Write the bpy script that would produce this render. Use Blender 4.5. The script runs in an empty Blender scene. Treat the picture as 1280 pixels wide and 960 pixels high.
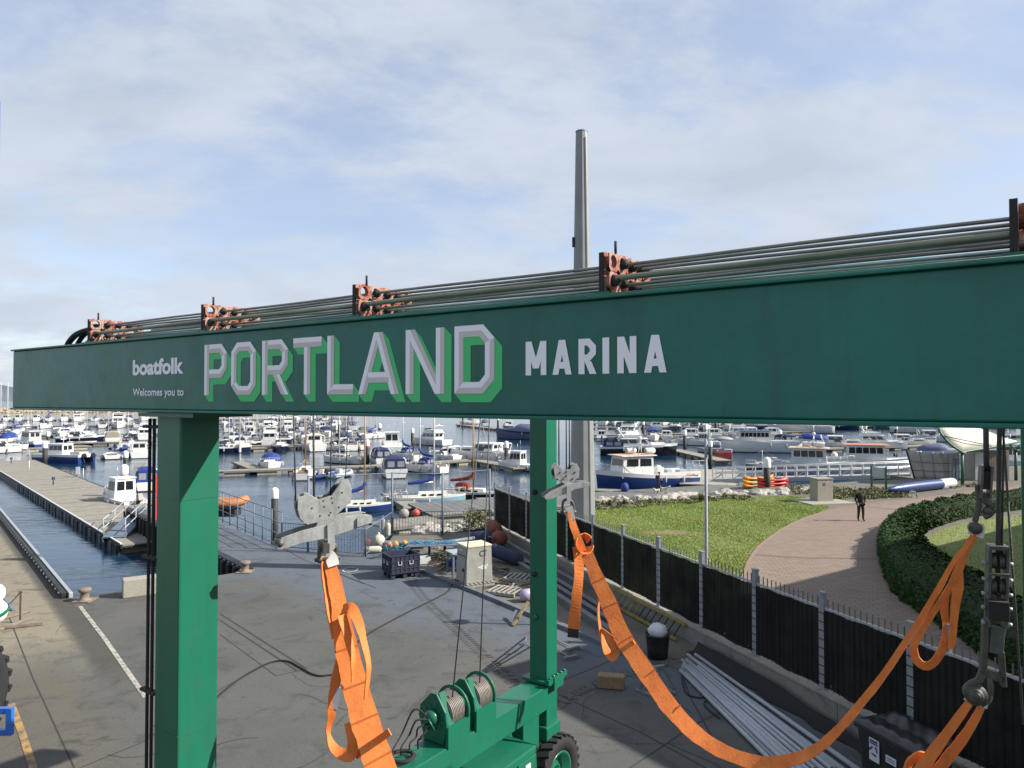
import bpy, bmesh, math, random
from mathutils import Vector, Matrix
random.seed(11)
V = Vector
SC = bpy.context.scene
COL = SC.collection
R_ = math.radians

# ------------------------------------------------------------------ camera
CAM_Z, FPX, PITCH = 7.2, 900.0, R_(1.21)
cd = bpy.data.cameras.new("camera")
cam = bpy.data.objects.new("camera", cd); COL.objects.link(cam)
cam.location = (0, 0, CAM_Z); cam.rotation_euler = (math.pi / 2 + PITCH, 0, 0)
cd.sensor_width = 36.0; cd.lens = 36.0 * FPX / 1280.0
cd.clip_start = 0.1; cd.clip_end = 20000
SC.camera = cam

# ------------------------------------------------------------------ sun, sky, exposure
SUN_EL = R_(35.5)
SUN_DIR = V((math.cos(SUN_EL) * 0.995, -math.cos(SUN_EL) * 0.10, math.sin(SUN_EL))).normalized()
sd = bpy.data.lights.new("sun", 'SUN'); sd.energy = 5.0; sd.angle = R_(0.55); sd.color = (1.0, 0.94, 0.84)
sun = bpy.data.objects.new("sun", sd); COL.objects.link(sun)
sun.rotation_euler = (-SUN_DIR).to_track_quat('-Z', 'Y').to_euler()
sun.location = (60, -10, 60)

W = bpy.data.worlds.new("World"); SC.world = W; W.use_nodes = True
nt = W.node_tree; nt.nodes.clear()
def wn(t, **kw):
    n = nt.nodes.new(t)
    for k, v in kw.items(): setattr(n, k, v)
    return n
lk = nt.links.new
sky = wn('ShaderNodeTexSky', sky_type='NISHITA', sun_disc=False)
sky.sun_elevation = SUN_EL
sky.sun_rotation = math.atan2(SUN_DIR.x, SUN_DIR.y)
sky.air_density = 1.0; sky.dust_density = 0.6; sky.ozone_density = 1.2
tc = wn('ShaderNodeTexCoord')
sep = wn('ShaderNodeSeparateXYZ'); lk(tc.outputs['Generated'], sep.inputs[0])
zc = wn('ShaderNodeMath', operation='MAXIMUM'); lk(sep.outputs['Z'], zc.inputs[0]); zc.inputs[1].default_value = 0.0
za = wn('ShaderNodeMath', operation='ADD'); lk(zc.outputs[0], za.inputs[0]); za.inputs[1].default_value = 0.30
dx = wn('ShaderNodeMath', operation='DIVIDE'); lk(sep.outputs['X'], dx.inputs[0]); lk(za.outputs[0], dx.inputs[1])
dy = wn('ShaderNodeMath', operation='DIVIDE'); lk(sep.outputs['Y'], dy.inputs[0]); lk(za.outputs[0], dy.inputs[1])
cmb = wn('ShaderNodeCombineXYZ'); lk(dx.outputs[0], cmb.inputs[0]); lk(dy.outputs[0], cmb.inputs[1])
mp = wn('ShaderNodeMapping'); lk(cmb.outputs[0], mp.inputs[0])
mp.inputs['Rotation'].default_value = (0, 0, R_(-40)); mp.inputs['Scale'].default_value = (0.75, 1.15, 1); mp.inputs['Location'].default_value = (3.1, 1.4, 0)
n1 = wn('ShaderNodeTexNoise'); lk(mp.outputs[0], n1.inputs['Vector'])
n1.inputs['Scale'].default_value = 2.1; n1.inputs['Detail'].default_value = 11; n1.inputs['Roughness'].default_value = 0.62; n1.inputs['Distortion'].default_value = 0.15
r1 = wn('ShaderNodeMapRange'); lk(n1.outputs['Fac'], r1.inputs[0]); r1.interpolation_type = 'SMOOTHSTEP'
r1.inputs[1].default_value = 0.36; r1.inputs[2].default_value = 0.58; r1.inputs[3].default_value = 0.44; r1.inputs[4].default_value = 0.97
n2 = wn('ShaderNodeTexNoise'); lk(mp.outputs[0], n2.inputs['Vector'])
n2.inputs['Scale'].default_value = 2.6; n2.inputs['Detail'].default_value = 8; n2.inputs['Roughness'].default_value = 0.6; n2.inputs['Distortion'].default_value = 0.3
r2 = wn('ShaderNodeMapRange'); lk(n2.outputs['Fac'], r2.inputs[0])
r2.inputs[1].default_value = 0.46; r2.inputs[2].default_value = 0.70
ccol = wn('ShaderNodeMixRGB'); lk(r2.outputs[0], ccol.inputs[0])
ccol.inputs[1].default_value = (5.2, 5.7, 6.55, 1); ccol.inputs[2].default_value = (4.4, 4.95, 5.85, 1)
tint = wn('ShaderNodeMixRGB', blend_type='MULTIPLY'); tint.inputs[0].default_value = 1; lk(sky.outputs[0], tint.inputs[1]); tint.inputs[2].default_value = (1.5, 1.48, 1.55, 1)
mixs = wn('ShaderNodeMixRGB'); lk(r1.outputs[0], mixs.inputs[0]); lk(tint.outputs[0], mixs.inputs[1]); lk(ccol.outputs[0], mixs.inputs[2])
bg = wn('ShaderNodeBackground'); lk(mixs.outputs[0], bg.inputs[0]); bg.inputs[1].default_value = 0.072
wo = wn('ShaderNodeOutputWorld'); lk(bg.outputs[0], wo.inputs[0])
SC.view_settings.view_transform = 'Standard'; SC.view_settings.look = 'None'
SC.view_settings.exposure = 0.82; SC.view_settings.gamma = 1.0
try:
    SC.cycles.max_bounces = 6; SC.cycles.diffuse_bounces = 3; SC.cycles.glossy_bounces = 3; SC.cycles.caustics_reflective = False
except Exception: pass

# ------------------------------------------------------------------ geometry of the view (used to read places off the photograph)
CP, SP = math.cos(PITCH), math.sin(PITCH)
def ray(px, py):
    x = (px - 640) / FPX; y = (480 - py) / FPX
    return V((x, CP - y * SP, SP + y * CP))
CAMV = V((0, 0, CAM_Z))
def at(px, py, z=0.0):
    d = ray(px, py); return CAMV + d * ((z - CAM_Z) / d.z)
def atY(px, py, Y):
    d = ray(px, py); return CAMV + d * (Y / d.y)
def atP(px, py, p, nrm):
    d = ray(px, py); return CAMV + d * ((p - CAMV).dot(nrm) / d.dot(nrm))

# ------------------------------------------------------------------ materials
MATS = {}
def mat(name, col, rough=0.6, metal=0.0, var=0.12, scale=6.0, bump=0.0, bscale=None, col2=None, coat=0.0, spec=0.5, coord='Object', detail=5, thr=None):
    """principled material whose colour wanders by noise between col and col2 (or a darker col)"""
    if name in MATS: return MATS[name]
    m = bpy.data.materials.new(name); m.use_nodes = True
    t = m.node_tree; b = t.nodes['Principled BSDF']
    b.inputs['Roughness'].default_value = rough; b.inputs['Metallic'].default_value = metal
    b.inputs['Specular IOR Level'].default_value = spec
    if coat: b.inputs['Coat Weight'].default_value = coat; b.inputs['Coat Roughness'].default_value = 0.08
    c1 = tuple(col) + (1,)
    c2 = tuple(col2) + (1,) if col2 else tuple(c * (1 - var) for c in col) + (1,)
    tcn = t.nodes.new('ShaderNodeTexCoord')
    nz = t.nodes.new('ShaderNodeTexNoise'); nz.inputs['Scale'].default_value = scale; nz.inputs['Detail'].default_value = detail; nz.inputs['Roughness'].default_value = 0.62
    t.links.new(tcn.outputs[coord], nz.inputs['Vector'])
    rp = t.nodes.new('ShaderNodeMapRange'); rp.inputs[1].default_value = thr[0] if thr else 0.3; rp.inputs[2].default_value = thr[1] if thr else 0.7
    t.links.new(nz.outputs['Fac'], rp.inputs[0])
    mx = t.nodes.new('ShaderNodeMixRGB'); mx.inputs[1].default_value = c1; mx.inputs[2].default_value = c2
    t.links.new(rp.outputs[0], mx.inputs[0]); t.links.new(mx.outputs[0], b.inputs['Base Color'])
    if bump:
        nb = t.nodes.new('ShaderNodeTexNoise'); nb.inputs['Scale'].default_value = bscale or scale * 4; nb.inputs['Detail'].default_value = 4
        t.links.new(tcn.outputs[coord], nb.inputs['Vector'])
        bp = t.nodes.new('ShaderNodeBump'); bp.inputs['Strength'].default_value = bump; bp.inputs['Distance'].default_value = 0.02
        t.links.new(nb.outputs['Fac'], bp.inputs['Height']); t.links.new(bp.outputs[0], b.inputs['Normal'])
    MATS[name] = m; return m

# ------------------------------------------------------------------ mesh builder
I3 = Matrix.Identity(3)
def axes(u, v=None, w=None):
    """matrix with columns u, v, w"""
    u = V(u).normalized()
    if v is None:
        t = V((0, 0, 1)) if abs(u.z) < 0.95 else V((1, 0, 0)); v = t.cross(u)
    v = V(v).normalized(); w = V(w).normalized() if w is not None else u.cross(v)
    return Matrix((u, v, w)).transposed()
def rz(a): return Matrix.Rotation(a, 3, 'Z')

BASE = {}       # object -> (world location, rotation about z) used to bring world points into its frame
class MB:
    def __init__(s): s.v = []; s.f = []; s.m = []; s.sm = []
    def add(s, vs, fs, m=None, smooth=False):
        o = len(s.v); s.v += [V(p) for p in vs]
        for f in fs: s.f.append([i + o for i in f]); s.m.append(m); s.sm.append(smooth)
        return s
    def join(s, b):
        o = len(s.v); s.v += b.v; s.f += [[i + o for i in f] for f in b.f]; s.m += b.m; s.sm += b.sm; return s
    def box(s, c, size, R=I3, m=None, top=None):
        """top: (sx, sy[, dx, dy]) scale of the upper face"""
        hx, hy, hz = size[0] / 2, size[1] / 2, size[2] / 2
        t = top or (1, 1); ox, oy = (t[2], t[3]) if len(t) > 2 else (0, 0)
        vs = [(-hx, -hy, -hz), (hx, -hy, -hz), (hx, hy, -hz), (-hx, hy, -hz),
              (-hx * t[0] + ox, -hy * t[1] + oy, hz), (hx * t[0] + ox, -hy * t[1] + oy, hz), (hx * t[0] + ox, hy * t[1] + oy, hz), (-hx * t[0] + ox, hy * t[1] + oy, hz)]
        c = V(c)
        return s.add([c + R @ V(p) for p in vs], [(0, 3, 2, 1), (4, 5, 6, 7), (0, 1, 5, 4), (1, 2, 6, 5), (2, 3, 7, 6), (3, 0, 4, 7)], m)
    def prism(s, poly, h, o=(0, 0, 0), R=I3, m=None, smooth=False):
        """2-D polygon (anticlockwise) extruded h along the third axis of R"""
        n = len(poly); o = V(o)
        vs = [o + R @ V((p[0], p[1], 0)) for p in poly] + [o + R @ V((p[0], p[1], h)) for p in poly]
        fs = [tuple(range(n - 1, -1, -1)), tuple(range(n, 2 * n))] + [(i, (i + 1) % n, n + (i + 1) % n, n + i) for i in range(n)]
        return s.add(vs, fs, m, smooth)
    def tube(s, pts, r, n=8, m=None, caps=True, smooth=True):
        pts = [V(p) for p in pts]; k = len(pts)
        rs = r if isinstance(r, (list, tuple)) else [r] * k
        vs = []; up = None
        for i, p in enumerate(pts):
            t = (pts[min(i + 1, k - 1)] - pts[max(i - 1, 0)])
            t = t.normalized() if t.length > 1e-9 else V((0, 0, 1))
            if up is None: up = V((0, 0, 1)) if abs(t.z) < 0.9 else V((1, 0, 0))
            a = t.cross(up)
            if a.length < 1e-6: a = t.orthogonal()
            a.normalize(); b = t.cross(a); up = -b if False else up
            for j in range(n):
                an = 2 * math.pi * j / n
                vs.append(p + (a * math.cos(an) + b * math.sin(an)) * rs[i])
        fs = []
        for i in range(k - 1):
            for j in range(n):
                fs.append((i * n + j, i * n + (j + 1) % n, (i + 1) * n + (j + 1) % n, (i + 1) * n + j))
        o = len(s.v); s.add(vs, fs, m, smooth)
        if caps:
            s.f.append([o + j for j in range(n - 1, -1, -1)]); s.m.append(m); s.sm.append(False)
            s.f.append([o + (k - 1) * n + j for j in range(n)]); s.m.append(m); s.sm.append(False)
        return s
    def bar(s, a, b, w, h, m=None, up=(0, 0, 1)):
        a, b = V(a), V(b); u = (b - a); L = u.length; u.normalize()
        up = V(up)
        if abs(u.dot(up)) > 0.97: up = V((1, 0, 0))
        v = up.cross(u).normalized(); w_ = u.cross(v)
        return s.box((a + b) / 2, (L, w, h), Matrix((u, v, w_)).transposed(), m)
    def lathe(s, prof, o=(0, 0, 0), R=I3, n=16, m=None, smooth=True, arc=2 * math.pi):
        """profile of (radius, height) turned about the third axis of R"""
        o = V(o); vs = []; k = len(prof); full = arc > 6.28
        nn = n if full else n + 1
        for r, h in prof:
            for j in range(nn):
                a = arc * j / n
                vs.append(o + R @ V((r * math.cos(a), r * math.sin(a), h)))
        fs = []
        for i in range(k - 1):
            for j in range(n):
                j2 = (j + 1) % nn
                fs.append((i * nn + j, i * nn + j2, (i + 1) * nn + j2, (i + 1) * nn + j))
        s.add(vs, fs, m, smooth)
        return s
    def ball(s, c, r, n=14, m=None, sq=(1, 1, 1), R=I3):
        k = max(6, n // 2); c = V(c); vs = []; fs = []
        for i in range(k + 1):
            th = math.pi * i / k
            for j in range(n):
                a = 2 * math.pi * j / n
                vs.append(c + R @ V((r * sq[0] * math.sin(th) * math.cos(a), r * sq[1] * math.sin(th) * math.sin(a), -r * sq[2] * math.cos(th))))
        for i in range(k):
            for j in range(n):
                fs.append((i * n + j, i * n + (j + 1) % n, (i + 1) * n + (j + 1) % n, (i + 1) * n + j))
        return s.add(vs, fs, m, True)
    def quad(s, a, b, c, d, m=None): return s.add([a, b, c, d], [(0, 1, 2, 3)], m)
    def moved(s, loc=(0, 0, 0), R=I3):
        b = MB(); b.join(s); loc = V(loc); b.v = [loc + R @ p for p in s.v]; return b
    def build(s, name, m=None, parent=None, bevel=0.0, world=True, weld=False, loc=None):
        me = bpy.data.meshes.new(name)
        vs = s.v
        if parent is not None and world and parent in BASE:
            l, a = BASE[parent]; M = rz(-a); vs = [M @ (p - l) for p in vs]
        if loc is not None and parent is None:
            loc = V(loc); vs = [p - loc for p in vs]
        me.from_pydata([tuple(p) for p in vs], [], s.f)
        slots = []
        for q in s.m:
            q = q or m
            if q not in slots: slots.append(q)
        for q in slots: me.materials.append(q)
        if len(slots) > 1: me.polygons.foreach_set('material_index', [slots.index(q or m) for q in s.m])
        me.polygons.foreach_set('use_smooth', s.sm)
        me.update()
        ob = bpy.data.objects.new(name, me); COL.objects.link(ob)
        if loc is not None and parent is None: ob.location = loc
        if parent is not None:
            ob.parent = parent
            if parent in BASE: BASE[ob] = BASE[parent]
        if bevel:
            bv = ob.modifiers.new('bevel', 'BEVEL'); bv.width = bevel; bv.segments = 2; bv.limit_method = 'ANGLE'; bv.angle_limit = R_(40); bv.harden_normals = False
        return ob

def tag(o, label=None, cat=None, group=None, kind=None):
    if label: o['label'] = label
    if cat: o['category'] = cat
    if group: o['group'] = group
    if kind: o['kind'] = kind
    return o
def thing(name, label, cat, loc=(0, 0, 0), rot=0.0, group=None):
    o = bpy.data.objects.new(name, None); COL.objects.link(o)
    o.empty_display_size = 0.3; o.location = loc; o.rotation_euler = (0, 0, rot)
    BASE[o] = (V(loc), rot)
    return tag(o, label, cat, group)
def kids(o): return [c for c in o.children]
def copy_tree(o, parent=None, **tags):
    c = o.copy(); COL.objects.link(c)
    if parent is not None: c.parent = parent
    for ch in list(o.children): copy_tree(ch, c)
    for k, v in tags.items(): c[k] = v
    return c
def spline(pts, k=8):
    """Catmull-Rom through the points"""
    pts = [V(p) for p in pts]; out = []
    for i in range(len(pts) - 1):
        p0 = pts[max(i - 1, 0)]; p1 = pts[i]; p2 = pts[i + 1]; p3 = pts[min(i + 2, len(pts) - 1)]
        for j in range(k):
            t = j / k
            out.append(0.5 * ((2 * p1) + (p2 - p0) * t + (2 * p0 - 5 * p1 + 4 * p2 - p3) * t * t + (3 * p1 - p0 - 3 * p2 + p3) * t ** 3))
    out.append(pts[-1]); return out
def struct(o): o['kind'] = 'structure'; return o
def flat(poly, z, m, name, th=None):
    """a ground sheet; with th it gets sides going down th"""
    b = MB(); n = len(poly)
    top = [V((p[0], p[1], z)) for p in poly]
    if th:
        b.add(top + [V((p[0], p[1], z - th)) for p in poly], [tuple(range(n))] + [(i, i + n, (i + 1) % n + n, (i + 1) % n) for i in range(n)], m)
    else: b.add(top, [tuple(range(n))], m)
    return b.build(name, m)
# ------------------------------------------------------------------ colours
M_WHITE = mat('white_gelcoat', (0.66, 0.66, 0.645), 0.35, var=0.10, scale=2, coat=0.3)
M_CREAM = mat('cream_gelcoat', (0.70, 0.67, 0.58), 0.4, var=0.12, scale=2, coat=0.2)
M_GREYG = mat('grey_gelcoat', (0.36, 0.39, 0.42), 0.45, var=0.15, scale=2)
M_PALEG = mat('pale_grey_gelcoat', (0.56, 0.58, 0.58), 0.4, var=0.12, scale=2)
M_NAVY = mat('navy_canvas', (0.012, 0.02, 0.085), 0.75, var=0.3, scale=5, bump=0.2)
M_BLUE = mat('blue_canvas', (0.012, 0.038, 0.21), 0.7, var=0.3, scale=5, bump=0.2)
M_BLUEH = mat('blue_hull_paint', (0.012, 0.040, 0.165), 0.4, var=0.2, scale=2, coat=0.1)
M_NAVYH = mat('navy_hull_paint', (0.010, 0.016, 0.05), 0.25, var=0.2, scale=2, coat=0.4)
M_BLACKH = mat('black_hull_paint', (0.012, 0.012, 0.016), 0.25, var=0.2, scale=2, coat=0.4)
M_LTBLUE = mat('pale_blue_hull_paint', (0.22, 0.40, 0.50), 0.35, var=0.12, scale=2)
M_REDC = mat('red_canvas', (0.26, 0.04, 0.02), 0.8, var=0.3, scale=5)
M_TAN = mat('tan_canvas', (0.34, 0.27, 0.19), 0.8, var=0.2, scale=5)
M_ORROOF = mat('orange_roof_paint', (0.50, 0.20, 0.12), 0.6, var=0.25, scale=4)
M_PURPLE = mat('slate_blue_cover', (0.10, 0.115, 0.21), 0.7, var=0.2, scale=3)
M_ANTIF = mat('antifouling', (0.03, 0.035, 0.045), 0.8, var=0.4, scale=4)
M_GLASS = mat('dark_glass', (0.012, 0.016, 0.02), 0.08, var=0.2, scale=2, spec=0.8)
M_CLEAR = mat('vinyl_window', (0.30, 0.33, 0.34), 0.25, var=0.3, scale=6)
M_TEAK = mat('teak', (0.24, 0.15, 0.085), 0.7, var=0.3, scale=14)
M_ALU = mat('aluminium', (0.55, 0.56, 0.57), 0.35, metal=0.7, var=0.15, scale=8)
M_MASTW = mat('mast_paint', (0.66, 0.65, 0.62), 0.4, var=0.15, scale=3)
M_MASTT = mat('varnished_spar', (0.36, 0.22, 0.11), 0.5, var=0.25, scale=6)
M_OUTB = mat('outboard_black', (0.014, 0.014, 0.016), 0.35, var=0.2, scale=5)
M_RUBBER = mat('black_rubber', (0.016, 0.016, 0.017), 0.85, var=0.35, scale=12, bump=0.3)
M_BLACKPL = mat('black_plastic', (0.013, 0.013, 0.014), 0.55, var=0.3, scale=8, bump=0.15)
M_GALV = mat('galvanised_steel', (0.42, 0.44, 0.46), 0.55, metal=0.35, var=0.25, scale=10)
M_STEELB = mat('blue_grey_steel', (0.15, 0.19, 0.245), 0.6, metal=0.2, var=0.25, scale=10)
M_ORANGE = mat('orange_webbing', (0.80, 0.225, 0.046), 0.75, var=0.22, scale=3.5, bump=0.22, bscale=26, col2=(0.62, 0.155, 0.030))
M_WEBW = mat('white_webbing', (0.66, 0.65, 0.62), 0.8, var=0.2, scale=10)
M_BOULD = mat('pale_boulder', (0.42, 0.395, 0.345), 0.9, var=0.4, scale=2.2, bump=0.6, bscale=7)
M_FARROCK = mat('breakwater_rock', (0.42, 0.34, 0.22), 0.9, scale=0.35, bump=0.5, bscale=1, col2=(0.20, 0.16, 0.11))
M_PILE = mat('dark_pile', (0.035, 0.033, 0.033), 0.7, var=0.4, scale=3)
M_CAP = mat('white_pile_cap', (0.75, 0.75, 0.74), 0.5, var=0.1)
M_FLOAT = mat('weathered_float', (0.45, 0.39, 0.27), 0.85, scale=1.5, col2=(0.27, 0.25, 0.20))
M_DECKW = mat('weathered_decking', (0.255, 0.235, 0.195), 0.85, scale=1.3, col2=(0.18, 0.168, 0.145))
M_DECKG = mat('grey_decking', (0.15, 0.15, 0.15), 0.85, scale=1.5, col2=(0.10, 0.10, 0.105))
M_LEAF1 = mat('hedge_leaf', (0.030, 0.074, 0.012), 0.7, scale=1.8, col2=(0.016, 0.040, 0.008), spec=.18)
M_LEAF2 = mat('weed_leaf', (0.085, 0.11, 0.03), 0.7, scale=1.2, col2=(0.15, 0.13, 0.055))
M_GRASS = mat('grass_blade', (0.165, 0.260, 0.030), 0.6, scale=0.45, col2=(0.235, 0.28, 0.05))
M_TWIG = mat('twig', (0.06, 0.045, 0.03), 0.9)

def node_mat(name):
    m = bpy.data.materials.new(name); m.use_nodes = True
    t = m.node_tree; return m, t, t.nodes['Principled BSDF']

def concrete(name, base, dark, tint, scale=0.35, rough=0.85, zones=()):
    """worn concrete: broad patches, dark oil blotches and fine aggregate"""
    m, t, b = node_mat(name); N = t.nodes.new; L = t.links.new
    c = N('ShaderNodeTexCoord')
    def noise(s, d, r=0.6, dist=0.0):
        n = N('ShaderNodeTexNoise'); n.inputs['Scale'].default_value = s; n.inputs['Detail'].default_value = d; n.inputs['Roughness'].default_value = r; n.inputs['Distortion'].default_value = dist
        L(c.outputs['Object'], n.inputs['Vector']); return n.outputs['Fac']
    def rng(x, a, bb, lo=0, hi=1):
        r = N('ShaderNodeMapRange'); L(x, r.inputs[0]); r.inputs[1].default_value = a; r.inputs[2].default_value = bb; r.inputs[3].default_value = lo; r.inputs[4].default_value = hi; return r.outputs[0]
    def mix(f, a, bb, mode='MIX'):
        x = N('ShaderNodeMixRGB'); x.blend_type = mode
        if isinstance(f, float): x.inputs[0].default_value = f
        else: L(f, x.inputs[0])
        for i, q in ((1, a), (2, bb)):
            if isinstance(q, tuple): x.inputs[i].default_value = q + (1,)
            else: L(q, x.inputs[i])
        return x.outputs[0]
    col = mix(rng(noise(scale, 4, 0.6, 0.6), 0.35, 0.65), base, tint)
    for zc_, planes in zones:                    # weathered areas with soft ragged limits
        fac = None
        for (p, n_, soft) in planes:
            vm = N('ShaderNodeVectorMath'); vm.operation = 'DOT_PRODUCT'; L(c.outputs['Object'], vm.inputs[0]); vm.inputs[1].default_value = (n_[0], n_[1], 0)
            ad = N('ShaderNodeMath'); ad.operation = 'MULTIPLY_ADD'; L(noise(0.5, 6, 0.65, 0.8), ad.inputs[0]); ad.inputs[1].default_value = soft * 2.2; L(vm.outputs['Value'], ad.inputs[2])
            k0 = p[0] * n_[0] + p[1] * n_[1] + soft * 1.1
            fz = rng(ad.outputs[0], k0 - soft / 2, k0 + soft / 2)
            if fac is None: fac = fz
            else:
                mm = N('ShaderNodeMath'); mm.operation = 'MULTIPLY'; L(fac, mm.inputs[0]); L(fz, mm.inputs[1]); fac = mm.outputs[0]
        col = mix(fac, col, zc_)
    col = mix(rng(noise(0.9, 8, 0.68, 1.0), 0.52, 0.72, 0, 0.85), col, dark)
    col = mix(rng(noise(0.55, 7, 0.7, 1.6), 0.60, 0.66, 0, 0.6), col, tuple(x * 0.6 for x in dark))
    col = mix(rng(noise(2.6, 7, 0.72), 0.58, 0.70, 0, 0.7), col, tuple(x * 0.55 for x in dark))
    col = mix(rng(noise(5, 8, 0.78), 0.56, 0.72, 0, 0.5), col, tuple(min(1, x * 1.7) for x in base))
    col = mix(rng(noise(22, 6, 0.82), 0.44, 0.66, 0, 0.65), col, tuple(x * 0.5 for x in base))
    col = mix(rng(noise(60, 4, 0.8), 0.54, 0.68, 0, 0.7), col, tuple(min(1, x * 1.6) for x in base))
    L(col, b.inputs['Base Color']); b.inputs['Roughness'].default_value = rough; b.inputs['Specular IOR Level'].default_value = 0.3
    bp = N('ShaderNodeBump'); bp.inputs['Strength'].default_value = 0.35; bp.inputs['Distance'].default_value = 0.012
    L(noise(35, 6, 0.75), bp.inputs['Height']); L(bp.outputs[0], b.inputs['Normal'])
    MATS[name] = m; return m
M_SLAB = concrete('blue_grey_concrete', (0.12, 0.14, 0.165), (0.08, 0.09, 0.105), (0.15, 0.16, 0.17))
M_WALLC = concrete('wall_concrete', (0.20, 0.195, 0.18), (0.12, 0.12, 0.11), (0.25, 0.24, 0.21), 0.8)
M_CAPC = concrete('pale_concrete', (0.29, 0.275, 0.235), (0.18, 0.17, 0.15), (0.34, 0.315, 0.265), 0.8)
M_DIRT = concrete('gritty_earth', (0.125, 0.115, 0.098), (0.06, 0.058, 0.05), (0.16, 0.145, 0.12), 1.2)
M_TURF = mat('turf_soil', (0.11, 0.16, 0.028), 0.9, scale=0.5, col2=(0.16, 0.165, 0.05), bump=0.4, bscale=20)
M_JOINT = mat('bitumen_joint', (0.03, 0.03, 0.03), 0.9)
M_LINEW = mat('worn_white_paint', (0.36, 0.345, 0.30), 0.8, scale=7, col2=(0.15, 0.14, 0.12), thr=(0.46, 0.62))
M_LINEY = mat('worn_yellow_paint', (0.36, 0.21, 0.06), 0.8, scale=4, col2=(0.12, 0.105, 0.08), thr=(0.42, 0.6))

# ------------------------------------------------------------------ sea
def water_mat():
    m, t, b = node_mat('sea_water'); N = t.nodes.new; L = t.links.new
    b.inputs['Base Color'].default_value = (0.008, 0.032, 0.064, 1); b.inputs['Roughness'].default_value = 0.07
    b.inputs['IOR'].default_value = 1.33
    c = N('ShaderNodeTexCoord'); mp_ = N('ShaderNodeMapping'); L(c.outputs['Object'], mp_.inputs[0]); mp_.inputs['Scale'].default_value = (0.45, 1.0, 1); mp_.inputs['Rotation'].default_value = (0, 0, R_(-12))
    n = N('ShaderNodeTexNoise'); n.inputs['Scale'].default_value = 1.7; n.inputs['Detail'].default_value = 5; n.inputs['Roughness'].default_value = 0.55; n.inputs['Distortion'].default_value = 0.4; L(mp_.outputs[0], n.inputs['Vector'])
    n2_ = N('ShaderNodeTexNoise'); n2_.inputs['Scale'].default_value = 0.25; n2_.inputs['Detail'].default_value = 3; L(mp_.outputs[0], n2_.inputs['Vector'])
    r = N('ShaderNodeMapRange'); L(n2_.outputs['Fac'], r.inputs[0]); r.inputs[1].default_value = 0.35; r.inputs[2].default_value = 0.65; r.inputs[3].default_value = 0.25; r.inputs[4].default_value = 0.8
    bp = N('ShaderNodeBump'); bp.inputs['Distance'].default_value = 0.085; L(n.outputs['Fac'], bp.inputs['Height']); L(r.outputs[0], bp.inputs['Strength'])
    L(bp.outputs[0], b.inputs['Normal']); return m
M_WATER = water_mat()
WZ = -1.5
b = MB()
b.add([(-9000, -400, WZ), (9000, -400, WZ), (9000, 15000, WZ), (-9000, 15000, WZ)], [(0, 1, 2, 3)])
struct(b.build('sea', M_WATER))
# seabed keeps the sheet from being see-through at its edges
# hills across the bay, far off, their haze mixed into the blue-grey colour
b = MB()
prev = None
hl = []
for i in range(90):
    x = -6500 + i * 130
    h = 60 + 70 * math.sin(i * 0.21) + 45 * math.sin(i * 0.53 + 1) + 20 * math.sin(i * 1.3)
    h = max(12, h) * (1.0 if x < -2200 else 0.12)
    hl.append((x, h))
vs = []; fs = []
for i, (x, h) in enumerate(hl): vs += [(x, 6200, WZ - 2), (x, 6500, h * 0.6), (x, 7000, h), (x, 7700, WZ - 2)]
for i in range(len(hl) - 1):
    for j in range(3): fs.append((i * 4 + j, i * 4 + 4 + j, i * 4 + 5 + j, i * 4 + 1 + j))
b.add(vs, fs, None, True)
struct(b.build('hills', mat('far_hill', (0.10, 0.13, 0.17), 0.95, scale=0.002, var=0.3)))

# ------------------------------------------------------------------ dock frame
DK = V((-0.6428, 0.766, 0)); DN = V((0.766, 0.6428, 0))     # along the dock fingers, and across them
Q0 = at(92, 748, 0); Q1 = at(312, 713, 0)
PIERW = 2.75
P_END = Q1 + DK * 22.3
P_R = P_END + DN * PIERW
P_B = at(352, 686, 0)
F_A = at(457, 696, 0); F_B = at(490, 670, 0); F_C = at(614, 655.5, 0.5)
FD = V((0.3414, -0.94, 0)).normalized()                     # along the tall fence, towards the camera
FN = V((-FD.y, FD.x, 0)) * -1                               # from the fence into the yard
if FN.x > 0: FN = -FN
FO = V((5.3, 21.8, 0))
def fl(t, z=0.0, off=0.0): return FO - FD * t + FN * off + V((0, 0, z))     # t metres along the fence away from the camera
T_END = 18.3; T_NEAR = -24.0
FEND = fl(T_END)

zl0, zl1 = at(300, 722, 0), at(640, 812, 0); zu = (zl1 - zl0).normalized(); zn = (-zu.y, zu.x)
if zn[1] < 0: zn = (-zn[0], -zn[1])
QL = Q0 - DK * 0.1; qn = (-DN.x, -DN.y)
M_YARD = concrete('yard_concrete', (0.080, 0.081, 0.077), (0.044, 0.044, 0.042), (0.104, 0.102, 0.092), zones=[
    ((0.098, 0.116, 0.142), [(zl0, zn, 2.6)]),
    ((0.240, 0.212, 0.152), [(QL - DN * .72, qn, .3), (Q0 - DK * 6.5, (DK.x, DK.y), 4.5)]),
    ((0.112, 0.100, 0.080), [(QL - DN * 1.3, qn, .7), (Q0 - DK * 7, (-DK.x, -DK.y), 3.5)]),
    ((0.070, 0.062, 0.052), [(QL - DN * .1, qn, .15), (QL - DN * .75, (DN.x, DN.y), .35), (Q0 - DK * 9, (DK.x, DK.y), 3)])])
yard = [Q0, Q1, P_END, P_R, P_B, F_A + V((0.6, 1.0, 0)), F_B + V((0, .4, 0)), V((FEND.x, FEND.y + .4, 0)), fl(T_NEAR), V((14, -30, 0)), V((-60, -30, 0)), V((-60, 10, 0)), Q0 + DK * 34 - DN * 25, Q0 + DK * 34]
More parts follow.
